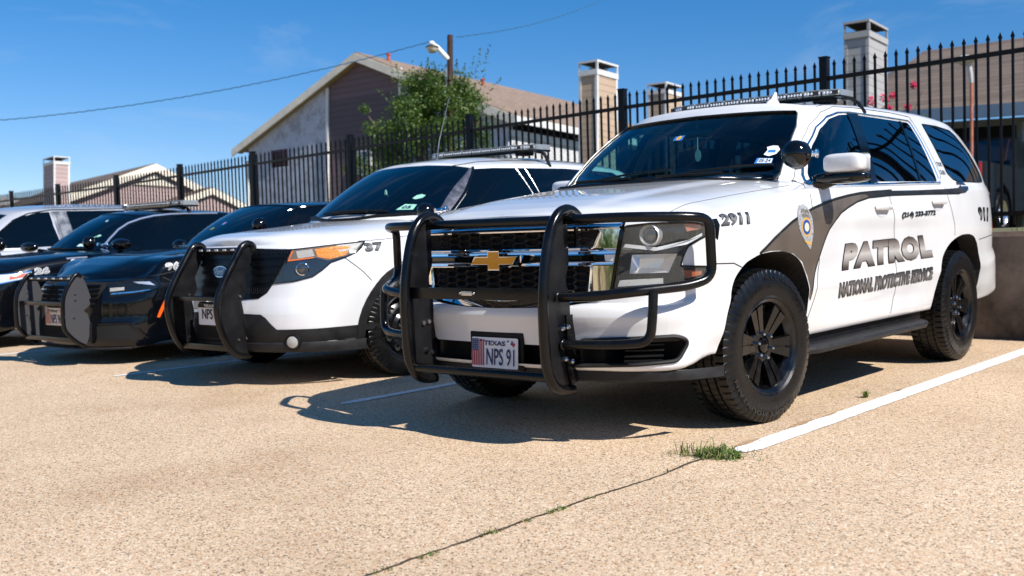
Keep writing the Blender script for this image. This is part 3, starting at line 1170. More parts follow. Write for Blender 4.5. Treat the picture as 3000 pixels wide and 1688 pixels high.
    # black B pillar, rear-door divider, chrome trim
    def lf():
        o = []
        o.append(fascia(bv, [(1.455, 1.246), (1.49, 1.49), (1.545, 1.70), (1.72, 1.705), (1.62, 1.45), (1.565, 1.258)], 'L', 'pillar_trim', GLOSSBLK, root, .005, .008, .04, .004))
        o.append(fascia(bv, [(2.30, 1.282), (2.335, 1.282), (2.43, 1.70), (2.395, 1.70)], 'L', 'window_divider', GLOSSBLK, root, .004, .006, .04, 0))
        top = [(.66, 1.225), (.70, 1.29), (.79, 1.392), (.90, 1.478), (1.065, 1.582), (1.25, 1.659), (1.43, 1.697), (1.60, 1.709), (2.1, 1.713), (2.565, 1.712), (2.59, 1.70), (2.622, 1.585), (2.672, 1.30)]
        o.append(trim(bv, top, 'L', 'window_trim', CHROME, root, .0075, .002, False, .03))
        o.append(trim(bv, [(.63, 1.222), (.72, 1.221), (1.0, 1.232), (1.46, 1.240), (2.0, 1.256), (2.675, 1.272)], 'L', 'window_trim', CHROME, root, .010, .002))
        o.append(trim(bv, roundpoly([(q[0], q[1]) for q in QG], .02), 'L', 'window_seal', GLOSSBLK, root, .006, .0, True))
        return o
    both(lf)
    # ---- shut lines
    def lf():
        mb = MB()
        for L in ([(1.525, 1.262), (1.66, 1.245), (1.665, 1.15), (1.715, 1.02), (1.765, .757), (1.765, .56), (1.69, .41)],
                  [(2.69, 1.285), (2.67, 1.24), (2.70, 1.15), (2.79, .98), (2.80, .90)],
                  [(.60, 1.235), (.515, 1.21), (.50, 1.10), (.60, .96), (.60, .80), (.52, .60), (.45, .48)],
                  [(.60, 1.235), (.66, 1.28), (.775, 1.405), (.90, 1.505), (1.05, 1.60), (1.25, 1.69), (1.44, 1.738), (1.7, 1.748), (2.3, 1.755), (2.66, 1.748), (2.705, 1.58), (2.755, 1.33), (2.70, 1.285)],
                  [(-.53, .838), (-.38, .834), (-.31, .812)],
                  [(3.35, .86), (3.70, .882), (3.95, .89)]):
            gapline(bv, L, 'L', mb, .0058)
        g = mb.build('door_gap', GAP, root)
        mb = MB()
        gapline(bv, [(.775, -.765), (.825, -.69), (.838, -.62), (.86, -.45), (.885, -.09), (.905, .20), (.90, .42)], 'T', mb, .006)
        g2 = mb.build('bonnet_gap', GAP, root)
        mb = MB()
        gapline(bv, [(.66, 1.30), (.675, 1.45), (.685, 1.7), (.69, 2.4), (.685, 3.2), (.67, 3.55)], 'T', mb, .010, .0015)
        return [g, g2, mb.build('roof_ditch', GAP, root)]
    both(lf)
    # ---- door handles
    def lf():
        mb = MB()
        for y, z in ((1.505, 1.095), (2.49, 1.132)):
            P = project(bv, [(y - .105, z), (y - .08, z + .004), (y, z + .008), (y + .08, z + .004), (y + .11, z)], 'L', .028)
            P[0] -= Vector((.022, 0, 0)); P[-1] -= Vector((.022, 0, 0))
            mb.tube(P, [.014, .020, .022, .020, .014], 12, flat=.55)
        h = mb.build('door_handle', WHITE, root)
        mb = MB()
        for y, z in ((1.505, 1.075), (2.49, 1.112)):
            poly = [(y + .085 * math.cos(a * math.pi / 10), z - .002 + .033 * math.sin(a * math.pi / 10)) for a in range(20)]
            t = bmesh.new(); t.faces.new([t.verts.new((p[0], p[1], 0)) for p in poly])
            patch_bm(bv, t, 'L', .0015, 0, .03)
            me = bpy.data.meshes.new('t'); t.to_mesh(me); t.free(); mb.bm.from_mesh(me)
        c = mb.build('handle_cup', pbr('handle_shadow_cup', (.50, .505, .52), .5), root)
        return [h, c]
    both(lf)
    # ---- livery (left side shown; repeated on the right)
    BRONZE = pbr('livery_bronze', (.105, .085, .068), .35, coat=.6, var=.15, vscale=6)
    LBLK = pbr('livery_black', (.012, .012, .013), .3, coat=.6)
    up = [(-.133, .872), (-.06, .905), (.02, .944), (.12, .984), (.232, 1.026), (.36, 1.062), (.504, 1.096), (.67, 1.124), (.841, 1.149), (1.03, 1.170), (1.214, 1.186), (1.45, 1.197), (1.705, 1.206), (2.16, 1.214), (2.628, 1.226), (2.93, 1.238), (3.02, 1.262), (3.05, 1.289), (3.185, 1.289)]
    lo = [(3.17, 1.25), (3.15, 1.228), (3.07, 1.205), (2.938, 1.197), (2.311, 1.189), (1.696, 1.177), (1.33, 1.160), (1.15, 1.135), (.999, 1.10), (.89, 1.07), (.809, 1.03), (.73, .98), (.675, .927), (.63, .875), (.592, .826), (.55, .77), (.512, .716), (.485, .67), (.462, .60), (.447, .62), (.448, .66), (.43, .735), (.368, .812), (.25, .860), (.083, .881), (-.02, .882)]
    lz = [(1.25, 1.192), (1.705, 1.206), (2.16, 1.214), (2.628, 1.226), (2.93, 1.238), (3.02, 1.262), (3.05, 1.289), (3.185, 1.289), (3.17, 1.25), (3.15, 1.228), (3.07, 1.205), (2.938, 1.197), (2.311, 1.189), (1.696, 1.177), (1.30, 1.159), (1.0, 1.10), (1.1, 1.178)]
    def lf():
        o = [patch(bv, up + lo, 'L', 'livery_stripe', BRONZE, root, .0018, 0, .04)]
        mb = MB()
        gapline(bv, up[:-6], 'L', mb, .016, .0032)
        gapline(bv, [(2.9, 1.205)] + lo[3:19], 'L', mb, .010, .0032)
        o.append(mb.build('livery_pinstripe', LBLK, root))
        o.append(patch(bv, [(1.25, 1.190), (1.705, 1.206), (2.16, 1.214), (2.628, 1.226), (2.93, 1.238), (3.02, 1.262), (3.05, 1.289), (3.185, 1.289), (3.17, 1.25), (3.15, 1.228), (3.07, 1.205), (2.938, 1.197), (2.311, 1.189), (1.696, 1.177), (1.34, 1.163)], 'L', 'livery_stripe', LBLK, root, .0028, 0, .04))
        return o
    both(lf)
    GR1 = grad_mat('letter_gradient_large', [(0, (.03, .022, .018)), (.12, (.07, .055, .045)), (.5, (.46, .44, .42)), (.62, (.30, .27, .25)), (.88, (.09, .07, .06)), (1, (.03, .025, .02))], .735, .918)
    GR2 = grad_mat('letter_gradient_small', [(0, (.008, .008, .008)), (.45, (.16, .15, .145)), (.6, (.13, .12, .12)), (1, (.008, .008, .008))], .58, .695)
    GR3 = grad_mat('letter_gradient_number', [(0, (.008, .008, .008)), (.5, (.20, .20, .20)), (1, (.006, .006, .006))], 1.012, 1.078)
    PALE = pbr('letter_outline_pale', (.50, .50, .51), .4)
    def letters(ax, sx, rev):
        def q(a):  # a: bl, br, tr, tl for the left side
            if not rev: return a
            return [(a[1][0], a[1][1]), (a[0][0], a[0][1]), (a[3][0], a[3][1]), (a[2][0], a[2][1])]
        decal(bv, 'PATROL', q([(.93, .738), (2.412, .762), (2.318, .917), (.975, .892)]), ax, 'patrol_lettering', GR1, root, (LBLK, .018), bold=.075, spacing=1.16)
        decal(bv, 'NATIONAL PROTECTIVE SERVICE', q([(.878, .582), (2.378, .611), (2.386, .698), (.870, .672)]), ax, 'service_lettering', GR2, root, (LBLK, .014), bold=.06, spacing=1.05)
        decal(bv, '(214) 233-3772', q([(1.826, 1.025), (2.422, 1.039), (2.435, 1.082), (1.832, 1.069)]), ax, 'phone_lettering', LBLK, root, None, bold=.06, spacing=1.08)
        decal(bv, '2911', q([(-.490, 1.014), (-.235, 1.021), (-.232, 1.079), (-.475, 1.071)]), ax, 'unit_number', GR3, root, (LBLK, .03), bold=.05, spacing=1.15)
        decal(bv, '911', q([(3.372, .998), (3.61, .990), (3.64, 1.096), (3.318, 1.100)]), ax, 'emergency_number', GR3, root, (LBLK, .03), bold=.05, spacing=1.15)
        decal(bv, 'TXDPS', q([(2.752, 1.396), (2.86, 1.391), (2.855, 1.421), (2.748, 1.424)]), ax, 'licence_lettering', LBLK, root, None, bold=.03)
        decal(bv, 'C16053', q([(2.757, 1.335), (2.868, 1.334), (2.862, 1.364), (2.765, 1.368)]), ax, 'licence_lettering', LBLK, root, None, bold=.03)
    letters('L', 1, False)
    # shield badge on the front door
    SH = [(.300, 1.075), (.318, 1.105), (.344, 1.120), (.366, 1.112), (.384, 1.122), (.405, 1.108), (.425, 1.112), (.445, 1.085), (.478, 1.05), (.497, 1.00), (.502, .965), (.492, .925), (.478, .895), (.466, .872), (.448, .885), (.417, .905), (.380, .932), (.345, .960), (.318, .99), (.300, 1.03)]
    SILV = pbr('badge_silver', (.42, .43, .46), .3, metal=.2, bump=.8, bscale=180, var=.3, vscale=60)
    GOLD = pbr('badge_gold', (.70, .43, .10), .35, metal=.2)
    BLUE = pbr('badge_blue', (.02, .07, .30), .4)
    def lf():
        b = patch(bv, roundpoly(SH, .012), 'L', 'shield_badge', SILV, root, .004, .003, .03)
        cy, cz = .408, .992
        def ring(r, m, nm, o, sx=1.25, sy=1.0):
            p = [(cy + r * sx * math.cos(a * math.pi / 14), cz + .004 - (r * sx * math.cos(a * math.pi / 14)) * .1 + r * sy * math.sin(a * math.pi / 14)) for a in range(28)]
            return patch(bv, p, 'L', nm, m, b, o, 0, .03)
        ring(.052, GOLD, 'badge_ring', .0045); ring(.040, BLUE, 'badge_ring', .0052); ring(.024, pbr('badge_centre', (.6, .58, .45), .4), 'badge_centre', .0060)
        patch(bv, [(.372, .925), (.476, .915), (.470, .895), (.405, .912)], 'L', 'badge_ribbon', GOLD, b, .005, 0, .03)
        return b
    b = lf()
    decal(bv, 'NATIONAL', [(.335, 1.075), (.445, 1.068), (.440, 1.088), (.345, 1.095)], 'L', 'badge_lettering', pbr('badge_ink', (.16, .13, .07), .5), b, None, bold=.02, off=.0045)
    decal(bv, 'PATROL', [(.350, 1.052), (.450, 1.044), (.447, 1.062), (.348, 1.070)], 'L', 'badge_lettering', MATS['badge_ink'], b, None, bold=.02, off=.0045)
    mirror_copy(b)
    letters('Rr', -1, True)

    # ---- grille
    g = patch(bv, [(-.68, 1.043), (.68, 1.043), (.665, 1.018), (-.665, 1.018)], 'F', 'grille', CHROME, root, .004, .02, .04)
    def bar(poly, nm='grille_bar', m=CHROME, off=.004, th=.03, par=None):
        return patch(bv, poly, 'F', nm, m, par or g, off, th, .04)
    def convex(z1, z0, w1, w0, nm='grille_bar'):
        # rounded chrome rail: its upper half leans back and picks up the sky
        N = 28
        rows = []
        for t, o in ((0, -.012), (.12, .003), (.45, .012), (.8, .013), (1.0, .006), (1.03, -.01)):
            z = z1 + (z0 - z1) * t; w = w1 + (w0 - w1) * t
            P = project(bv, [(-w + 2 * w * k / N, z) for k in range(N + 1)], 'F', 0)
            rows.append([p + Vector((0, -o, 0)) for p in P])
        mb = MB(); mb.grid(rows); return mb.build(nm, CHROME, g)
    convex(.926, .897, .655, .648)
    convex(.872, .846, .645, .638)
    convex(1.043, 1.020, .68, .667)
    bar([(-.60, .697), (0, .672), (.60, .697), (.56, .680), (.2, .647), (0, .643), (-.2, .647), (-.56, .680)], off=.006)
    bar([(-.64, .894), (.64, .894), (.637, .875), (-.637, .875)], 'grille_slot', GLOSSBLK, -.012, .004)
    for s in (-1, 1):
        bar([(s * .668, 1.018), (s * .575, 1.018), (s * .535, .93), (s * .655, .926)], off=.003)
        bar([(s * .645, .846), (s * .520, .846), (s * .502, .72), (s * .622, .70)], off=.003)
        bar([(s * .688, 1.045), (s * .67, 1.045), (s * .612, .695), (s * .632, .70)], 'grille_frame', GLOSSBLK, .004, .03)
    # honeycomb inserts
    UP = [(-.582, 1.018), (.582, 1.018), (.545, .928), (-.545, .928)]
    LOW = [(-.53, .846), (.53, .846), (.515, .70), (.3, .685), (0, .675), (-.3, .685), (-.515, .70)]
    bar(UP, 'grille_backing', DARK, -.040, .002)
    bar(LOW, 'grille_backing', DARK, -.040, .002)
    HEX = pbr('grille_mesh', (.045, .042, .04), .35)
    for zone in (UP, LOW):
        mb = MB()
        for cx, cz in hexgrid(zone, .098, .034, .004):
            w, h = .041, .0125
            pts = [(cx - w, cz), (cx - w * .62, cz + h), (cx + w * .62, cz + h), (cx + w, cz), (cx + w * .62, cz - h), (cx - w * .62, cz - h)]
            P = project(bv, pts, 'F', 0)
            if len(P) < 6: continue
            o1 = [p + Vector((0, .018, 0)) for p in P]
            c = sum((p for p in P), Vector()) / 6
            o2 = [c + (p - c) * Vector((1.10, 1, 1)).x + Vector((0, .012, 0)) for p in P]
            o3 = [Vector((p.x, p.y + .02, p.z)) for p in o1]
            o2 = [Vector((q.x, q.y, cz + (q.z - cz) * 1.18)) for q in o2]
            A = mb.verts(o2); B2 = mb.verts(o1); C2 = mb.verts(o3)
            for i in range(6):
                mb.face([A[i], A[(i + 1) % 6], B2[(i + 1) % 6], B2[i]])
                mb.face([B2[i], B2[(i + 1) % 6], C2[(i + 1) % 6], C2[i]])
        mb.build('grille_mesh', HEX, g, smooth=False)
    # chrome rails round each insert
    for zone in (UP, LOW):
        mb = MB()
        P = project(bv, subdiv(roundpoly(zone, .02), .04, True), 'F', .004)
        mb.tube(P, .005, 6, closed=True)
        mb.build('grille_trim', CHROME, g)
    # gold cross emblem
    ex, ez, ey = 0.0, .878, -.985
    def cross(k, w1=.150, h1=.0285, w2=.046, h2=.057, sh=.018):
        w1 *= k; h2 = h2 + (k - 1) * .06; h1 = h1 + (k - 1) * .06; w2 = w2 + (k - 1) * .06
        return [(ex - w2, ez - h2), (ex + w2, ez - h2), (ex + w2, ez - h1), (ex + w1 - sh, ez - h1), (ex + w1 + sh, ez + h1), (ex + w2, ez + h1), (ex + w2, ez + h2), (ex - w2, ez + h2), (ex - w2, ez + h1), (ex - w1 + sh, ez + h1), (ex - w1 - sh, ez - h1), (ex - w2, ez - h1)]
    def tb(poly, y0, y1, inset, m, nm, par):
        mb = MB()
        Mx = Matrix(((1, 0, 0, 0), (0, 0, 1, 0), (0, 1, 0, 0), (0, 0, 0, 1)))
        cc = Vector((ex, ez))
        A = mb.verts([Vector((p[0], y1, p[1])) for p in poly])
        inn = []
        N = len(poly)
        for i in range(N):
            a, b, c = Vector(poly[i - 1]), Vector(poly[i]), Vector(poly[(i + 1) % N])
            u = (b - a).normalized(); v = (c - b).normalized()
            n1 = Vector((-u.y, u.x)); n2 = Vector((-v.y, v.x))
            mm = (n1 + n2)
            mm = mm / max(.3, mm.length_squared / 2) if mm.length > 0 else n1
            inn.append(b + mm * inset)
        B2 = mb.verts([Vector((p.x, y0, p.y)) for p in inn])
        mb.face(B2)
        for i in range(N):
            mb.face([A[i], A[(i + 1) % N], B2[(i + 1) % N], B2[i]])
        return mb.build(nm, m, par, smooth=False)
    em = tb(cross(1.0), ey - .020, ey + .02, .009, CHROME, 'cross_emblem', root)
    GOLDM = pbr('emblem_gold', (.62, .27, .012), .28, metal=.55, coat=.5, bump=.15, bscale=400)
    tb(cross(.90, w1=.150, h1=.0235, w2=.040, h2=.050), ey - .0225, ey - .015, .001, GOLDM, 'emblem_face', em)

    # ---- headlamps
    def lf():
        hous = pbr('lamp_housing', (.13, .135, .14), .35, var=.5, vscale=14)
        refl = pbr('lamp_reflector', (.88, .88, .88), .28, metal=.75)
        lens = glass_mat('headlamp_lens', (.95, .96, .96), .03, .03, .09)
        h = patch(bv, roundpoly(hl2, .012), diag(ang), 'headlamp', lens, root, .002, .006, .03)
        Vd = Vector((-math.sin(ang), math.cos(ang), 0))
        def at(p, o=0.0):   # 3D point from diagonal 2D on the skin, pushed inwards by o
            q = project(bv, [p], diag(ang), 0)
            return q[0] + Vd * o
        mb = MB()
        P = project(bv, subdiv(roundpoly(hl2, .012), .02, True), diag(ang), .003)
        mb.tube(P, .004, 6, closed=True)
        mb.build('lamp_seal', GLOSSBLK, h)
        # projector
        pc = at(d2((.805, -.80, .983), ang), .035)
        M = Matrix.Translation(pc) @ Vector((math.sin(R(12)), -math.cos(R(12)), 0)).to_track_quat('X', 'Z').to_matrix().to_4x4()
        mb = MB()
        mb.lathe([(-.02, .052), (.022, .050), (.026, .046), (.012, .040), (-.005, .034)], M, 40)
        mb.build('projector_ring', refl, h)
        mb = MB()
        mb.ball((0, 0, 0), .031, 20, 12, s=(.5, 1, 1), M=M)
        mb.build('projector_lens', pbr('projector_glass', (.03, .035, .05), .02, spec=1.0, coat=1), h)
        # lower reflector bowl
        mb = MB()
        Q = [(.712, -.85, .805), (.865, -.75, .805), (.893, -.715, .893), (.725, -.844, .893)]
        outer = [at(d2(q, ang), .028) for q in Q]
        innr = [at(d2(((q[0] * .55 + .80 * .45), (q[1] * .55 - .79 * .45), (q[2] * .5 + .85 * .5)), ang), .075) for q in Q]
        A = mb.verts(outer); B2 = mb.verts(innr)
        mb.face(B2)
        for i in range(4): mb.face([A[i], A[(i + 1) % 4], B2[(i + 1) % 4], B2[i]])
        mb.build('reflector', refl, h, smooth=False)
        # dark bezel around and light strip
        mb = MB()
        for poly3, o in (([(.70, -.86, .945), (.83, -.79, .925), (.93, -.67, .955), (.955, -.60, .985), (.955, -.60, .972), (.925, -.68, .935), (.83, -.79, .908), (.69, -.865, .93)], .018),):
            P = [at(d2(q, ang), o) for q in poly3]
            A = mb.verts(P); B2 = mb.verts([p + Vd * .02 for p in P])
            mb.face(A)
            for i in range(len(P)): mb.face([A[i], A[(i + 1) % len(P)], B2[(i + 1) % len(P)], B2[i]])
        mb.build('light_strip', pbr('light_strip', (.72, .74, .76), .25), h, smooth=False)
        def pl(poly3, o, m, nm):
            P = [at(d2(q, ang), o) for q in poly3]
            mb = MB(); A = mb.verts(P); B2 = mb.verts([p + Vd * .01 for p in P])
            mb.face(A)
            for i in range(len(P)): mb.face([A[i], A[(i + 1) % len(P)], B2[(i + 1) % len(P)], B2[i]])
            return mb.build(nm, m, h, smooth=False)
        pl([(.66, -.875, .745), (.85, -.775, .755), (.85, -.775, .78), (.67, -.872, .775)], .02, pbr('ribbed_lens', (.72, .70, .64), .3, bump=.8, bscale=220), 'turn_lens')
        pl([(.915, -.69, .775), (.95, -.605, .79), (.95, -.605, .812), (.905, -.70, .812)], .012, pbr('orange_reflector', (.42, .10, .03), .3), 'side_reflector')
        pl([(.925, -.68, .995), (.955, -.60, 1.005), (.950, -.61, 1.030), (.915, -.69, 1.030)], .012, pbr('salmon_reflector', (.45, .16, .10), .3), 'side_reflector')
        # bezels
        mb = MB()
        for poly in ([d2(q, ang) for q in ((.700, -.857, .725), (.69, -.86, 1.02))],):
            pass
        ring = [at(d2(q, ang), .045) for q in ((.66, -.875, .905), (.86, -.76, .895), (.90, -.71, .90), (.90, -.71, .925), (.86, -.76, .915), (.67, -.872, .93))]
        A = mb.verts(ring); mb.face(A)
        back = [at(p, .085) for p in roundpoly(hl2, .012)]
        mb.face(mb.verts(back))
        mb.build('lamp_housing', hous, h, smooth=False)
        return h
    both(lf)
    # black trim piece at the bonnet corner
    def lf():
        return patch(bv, [d2(q, ang) for q in ((.955, -.60, 1.045), (.985, -.52, 1.05), (.988, -.50, 1.02), (.985, -.515, .95), (.966, -.56, .985), (.964, -.565, 1.03))], diag(ang), 'lamp_corner_trim', GLOSSBLK, root, .003, .004, .03)
    both(lf)
    # ---- bumper details
    patch(bv, [(-.955, .352), (.955, .352), (.955, .335), (-.955, .335)], 'F', 'bumper_lip', GREYPLASTIC, root, .004, .01, .05) if False else None
    mb = MB()
    prof = []
    for i, (x, y) in enumerate([(0, -.965), (.3, -.955), (.6, -.91), (.8, -.83), (.93, -.70), (.985, -.56), (.995, -.49)]):
        prof.append((x, y))
    full = [(-x, y) for x, y in prof[::-1][:-1]] + prof
    rows = []
    for dz, dy in ((.353, -.02), (.349, -.028), (.31, -.025), (.300, -.015), (.300, .03)):
        rows.append([Vector((x, y + dy * (1 if abs(x) < .9 else .3), dz - (.012 if abs(x) > .9 and dz < .34 else 0) * 0 + .004 * math.sin(x * 9) * (dz < .32))) for x, y in full])
    mb.grid(rows)
    mb.build('air_dam', GREYPLASTIC, root)
    # fog louvres and corner bezel of the intake
    def lf():
        o = []
        mb = MB()
        for k in range(4):
            z = .405 + k * .022
            P = project(bv, [(.70, z), (.78, z + .001), (.86, z + .002)], 'F', -.03)
            mb.tube(P, .0065, 6, flat=1.8)
        o.append(mb.build('fog_louvre', BLKPLASTIC, root))
        ring = [(.45, .375), (.76, .386), (.905, .398), (.925, .47), (.925, .495), (.90, .513), (.815, .510), (.50, .497)]
        mb = MB()
        P = project(bv, subdiv(roundpoly(ring, .02), .03), 'F', .0)
        mb.tube(P[len(P) // 12:], .010, 8, flat=1.5)
        o.append(mb.build('intake_bezel', GREYPLASTIC, root))
        o.append(patch(bv, [(.66, .515), (.90, .517), (.925, .50), (.905, .488), (.70, .486)], 'F', 'intake_shelf', GREYPLASTIC, root, -.008, .03, .04))
        return o
    both(lf)
    # plate bracket and plate
    mb = MB()
    mb.box((0, -.992, .425), (.350, .02, .195), bev=.008)
    mb.build('plate_bracket', BLKPLASTIC, root)
    make_plate(root, 'NPS 91', ymat(.0, -1.018, .419, R(-3)))

    # ---- grille guard
    guard = bpy.data.objects.new('grille_guard', None); link(guard, root)
    T = .0235
    def lf():
        out = []
        prof = [(-.905, 1.082), (-.935, 1.104), (-.985, 1.118), (-1.05, 1.100), (-1.105, 1.04), (-1.135, .965), (-1.165, .85), (-1.184, .74), (-1.186, .60), (-1.180, .44), (-1.168, .37), (-1.135, .305), (-1.09, .275), (-1.03, .262), (-.98, .262)]
        mb = MB()
        # rectangular-round edge tube
        mb.tube(arcpath([(.455, y, z) for y, z in prof], .05, 3), .026, 14)
        out.append(mb.build('upright_tube', POWDER, guard))
        plate = [(-.985, 1.118), (-1.05, 1.100), (-1.105, 1.04), (-1.135, .965), (-1.165, .85), (-1.184, .74), (-1.186, .60), (-1.180, .44), (-1.168, .37), (-1.135, .305), (-1.09, .275), (-1.0, .268), (-.985, .30), (-.965, .36), (-.965, .44), (-1.0, .47), (-1.01, .50), (-.99, .56), (-.985, .62), (-.985, .72), (-1.01, .76), (-1.01, .80), (-.985, .86), (-.985, 1.06)]
        mb = MB()
        mb.prism(plate, .448, .456, Matrix(((0, 0, 1, 0), (1, 0, 0, 0), (0, 1, 0, 0), (0, 0, 0, 1))))
        out.append(mb.build('upright_plate', SATIN, guard, smooth=False))
        # mounting ear with bolts
        mb = MB()
        ear = [(-1.03, .36), (-1.03, .62), (-.93, .62), (-.93, .40), (-.95, .30), (-1.0, .285)]
        mb.prism(ear, .46, .469, Matrix(((0, 0, 1, 0), (1, 0, 0, 0), (0, 1, 0, 0), (0, 0, 0, 1))))
        out.append(mb.build('mount_plate', POWDER, guard, smooth=False))
        for y, z in ((-1.07, .56), (-1.03, .565), (-1.0, .40), (-1.05, .415)):
            mb = MB()
            mb.lathe([(-.012, 0), (-.012, .012), (0, .013), (.030, .013), (.038, .009), (.040, 0)], Matrix.Translation((.447, y, z)), 8)
            out.append(mb.build('guard_bolt', DULLCHROME, guard, angle=20))
        # headlamp hoop
        hoop = [(.47, -1.000, 1.066), (.62, -.995, 1.068), (.80, -.955, 1.068), (.985, -.775, 1.062), (1.036, -.675, 1.052), (1.040, -.668, .78), (.985, -.775, .748), (.80, -1.00, .728), (.66, -1.05, .712), (.47, -1.085, .708)]
        mb = MB()
        mb.tube(arcpath(hoop, .075, 6), T, 14)
        mb.tube(arcpath([(.885, -.925, .730), (.885, -.935, .62), (.875, -.945, .50), (.74, -1.0, .488), (.47, -1.06, .484)], .075, 6), T * .95, 14)
        for p in ((.472, -1.085, .708), (.472, -1.06, .484)):
            mb.ball(p, T * 1.15, 12, 8, s=(.35, 1, 1))
        out.append(mb.build('headlamp_hoop', POWDER, guard))
        return out
    both(lf)
    mb = MB()
    mb.tube([(-.46, -1.000, 1.066), (.46, -1.000, 1.066)], .0235, 14)
    mb.build('cross_tube', POWDER, guard)
    mb = MB(); mb.tube([(-.45, -1.135, .335), (.45, -1.135, .335)], .0235, 14)
    mb.build('cross_tube', POWDER, guard)
    mb = MB()
    mb.box((0, -1.145, .722), (.90, .022, .058), bev=.003)
    mb.build('push_bar', POWDER, guard)
    mb = MB()
    mb.box((-.045, -1.158, .724), (.072, .003, .021), bev=.001)
    p = mb.build('maker_plate', DULLCHROME, guard)
    mb = MB()
    for x in (-.09, 0):
        mb.ball((x, -1.158, .724), .007, 10, 6)
    mb.build('rivet', DULLCHROME, guard)
    mb = MB()
    for sx in (.49, -.49):
        mb.box((sx, -.965, .985), (.012, .02, .10))
    mb.build('guard_bracket', POWDER, guard)

    # ---- running boards, sill, underbody
    def lf():
        mb = MB()
        pr = [(.80, .352), (.985, .350), (1.022, .342), (1.032, .328), (1.020, .306), (.97, .298), (.80, .302)]
        ys = [(.34, .86), (.42, .96), (.52, 1.0), (2.15, 1.0), (2.26, .97), (2.33, .88)]
        rows = []
        for y, k in ys:
            rows.append([Vector((.80 + (x - .80) * ((k - .8) / .2 if k < 1 else 1), y, z)) for x, z in pr])
        V = mb.grid(rows, closev=True)
        mb.face(V[0]); mb.face(list(reversed(V[-1])))
        o = [mb.build('running_board', GREYPLASTIC, root, angle=25)]
        mb = MB()
        mb.box((.86, 1.35, .375), (.10, 2.0, .055))
        o.append(mb.build('sill', BLKPLASTIC, root, smooth=False))
        return o
    both(lf)
    mb = MB()
    mb.box((0, 1.6, .42), (1.5, 4.6, .10))
    mb.box((0, 0.0, .30), (1.45, .10, .09)); mb.tube([(-.75, 2.946, .36), (.75, 2.946, .36)], .05, 10)
    mb.ball((0, 2.946, .34), .13, 14, 8)
    mb.box((.35, 1.2, .36), (.12, 3.0, .08)); mb.box((-.35, 1.2, .36), (.12, 3.0, .08))
    mb.build('underbody', DARK, root, smooth=False)
    # wheels
    for (x, y, st) in ((.868, 0, .13), (-.868, 0, .13), (.868, 2.946, 0), (-.868, 2.946, 0)):
        wheel_alloy(None, .397, .262, .238, None, 'six', -st * 0 + (-R(6.5) if y == 0 else 0), root, (x, y, .397), x > 0)

    # ---- mirrors
    def lf():
        mb = MB()
        def blob(cx, cy, cz, sx, sy, sz, e=.55):
            nu, nv = 28, 14
            rows = []
            for i in range(nv + 1):
                th = math.pi * i / nv
                row = []
                for j in range(nu):
                    ph = 2 * math.pi * j / nu
                    def p(v, k): return math.copysign(abs(v) ** k, v)
                    row.append((cx + sx * p(math.cos(ph), e) * p(math.sin(th), e), cy + sy * p(math.sin(ph), e) * p(math.sin(th), e), cz + sz * p(math.cos(th), e)))
                rows.append(row)
            mb.grid(rows, closev=True)
        blob(1.100, .70, 1.340, .113, .070, .055, .5)
        m = mb.build('wing_mirror', WHITE, root)
        mb = MB()
        blob(1.075, .705, 1.262, .158, .074, .034, .6)
        mb.tube([(.93, .66, 1.235), (.98, .69, 1.243), (1.04, .70, 1.255)], [.045, .04, .03], 12, flat=.6)
        mb.build('mirror_base', GLOSSBLK, m)
        mb = MB()
        mb.prism(roundpoly([(1.0, 1.285), (1.21, 1.285), (1.21, 1.395), (1.0, 1.395)], .02), -.779, -.7755, Matrix(((1, 0, 0, 0), (0, 0, -1, 0), (0, 1, 0, 0), (0, 0, 0, 1))))
        mb.build('mirror_glass', CHROME, m, smooth=False)
        return m
    mm = lf()
    rm = mirror_copy(mm)
    # the passenger mirror is folded in against the pillar
    rm.location = (.165, .16, -.035)
    spotlight(root, (.905, .50, 1.395), (.975, .615, 1.400), .078, (-.25, -1, -.05))
    # wipers, cowl
    mb = MB()
    cw = project(bv, [(x, .40 + .10 * (x / .7) ** 2) for x in np.linspace(-.76, .76, 24)], 'T', .004)
    mb.tube(cw, .022, 8, flat=.35)
    cowl = mb.build('cowl_panel', BLKPLASTIC, root)
    mb = MB()
    for x0, x1 in ((-.50, .12), (.10, .70)):
        P = project(bv, [(x0 + (x1 - x0) * t, 1.305 + (.045 * math.sin(t * 1.6))) for t in np.linspace(0, 1, 10)], 'F', .012)
        mb.tube(P, .007, 6)
        Q = project(bv, [(x0 + (x1 - x0) * t, 1.285 + .02 * t) for t in np.linspace(0, .62, 6)], 'F', .03)
        mb.tube(Q, .010, 6)
    mb.build('wiper', BLKPLASTIC, root)
    # antenna fin
    mb = MB()
    fy, fx = 1.44, .30
    base = project(bv, [(fx, fy)], 'T')[0].z
    rows = []
    for t, w_, y0, y1 in ((0, .038, -.075, .085), (.02, .032, -.065, .08), (.045, .010, -.01, .072), (.085, .006, .035, .066), (.092, .002, .045, .06)):
        rows.append([(fx + w_ * math.cos(a * math.pi / 8), fy + (y0 + y1) / 2 + (y1 - y0) / 2 * math.sin(a * math.pi / 8), base + t - .004) for a in range(16)])
    V = mb.grid(rows, closev=True); mb.face(V[-1])
    mb.build('antenna_fin', WHITE, root)
    LB = pbr('lightbar_lens', (.23, .245, .26), .12, coat=1)
    light_bar(root, (0, 1.80, 1.858), 1.28, LB, .27, .062, [[(s * .60, 1.80, 1.838), (s * .66, 1.84, 1.825), (s * .705, 1.86, 1.79), (s * .745, 1.86, 1.725)] for s in (-1, 1)])
    mb = MB()
    for sx in (-.5, .5):
        mb.box((sx, 1.80, 1.822), (.10, .16, .03))
    mb.build('light_bar_foot', BLKPLASTIC, root, smooth=False)
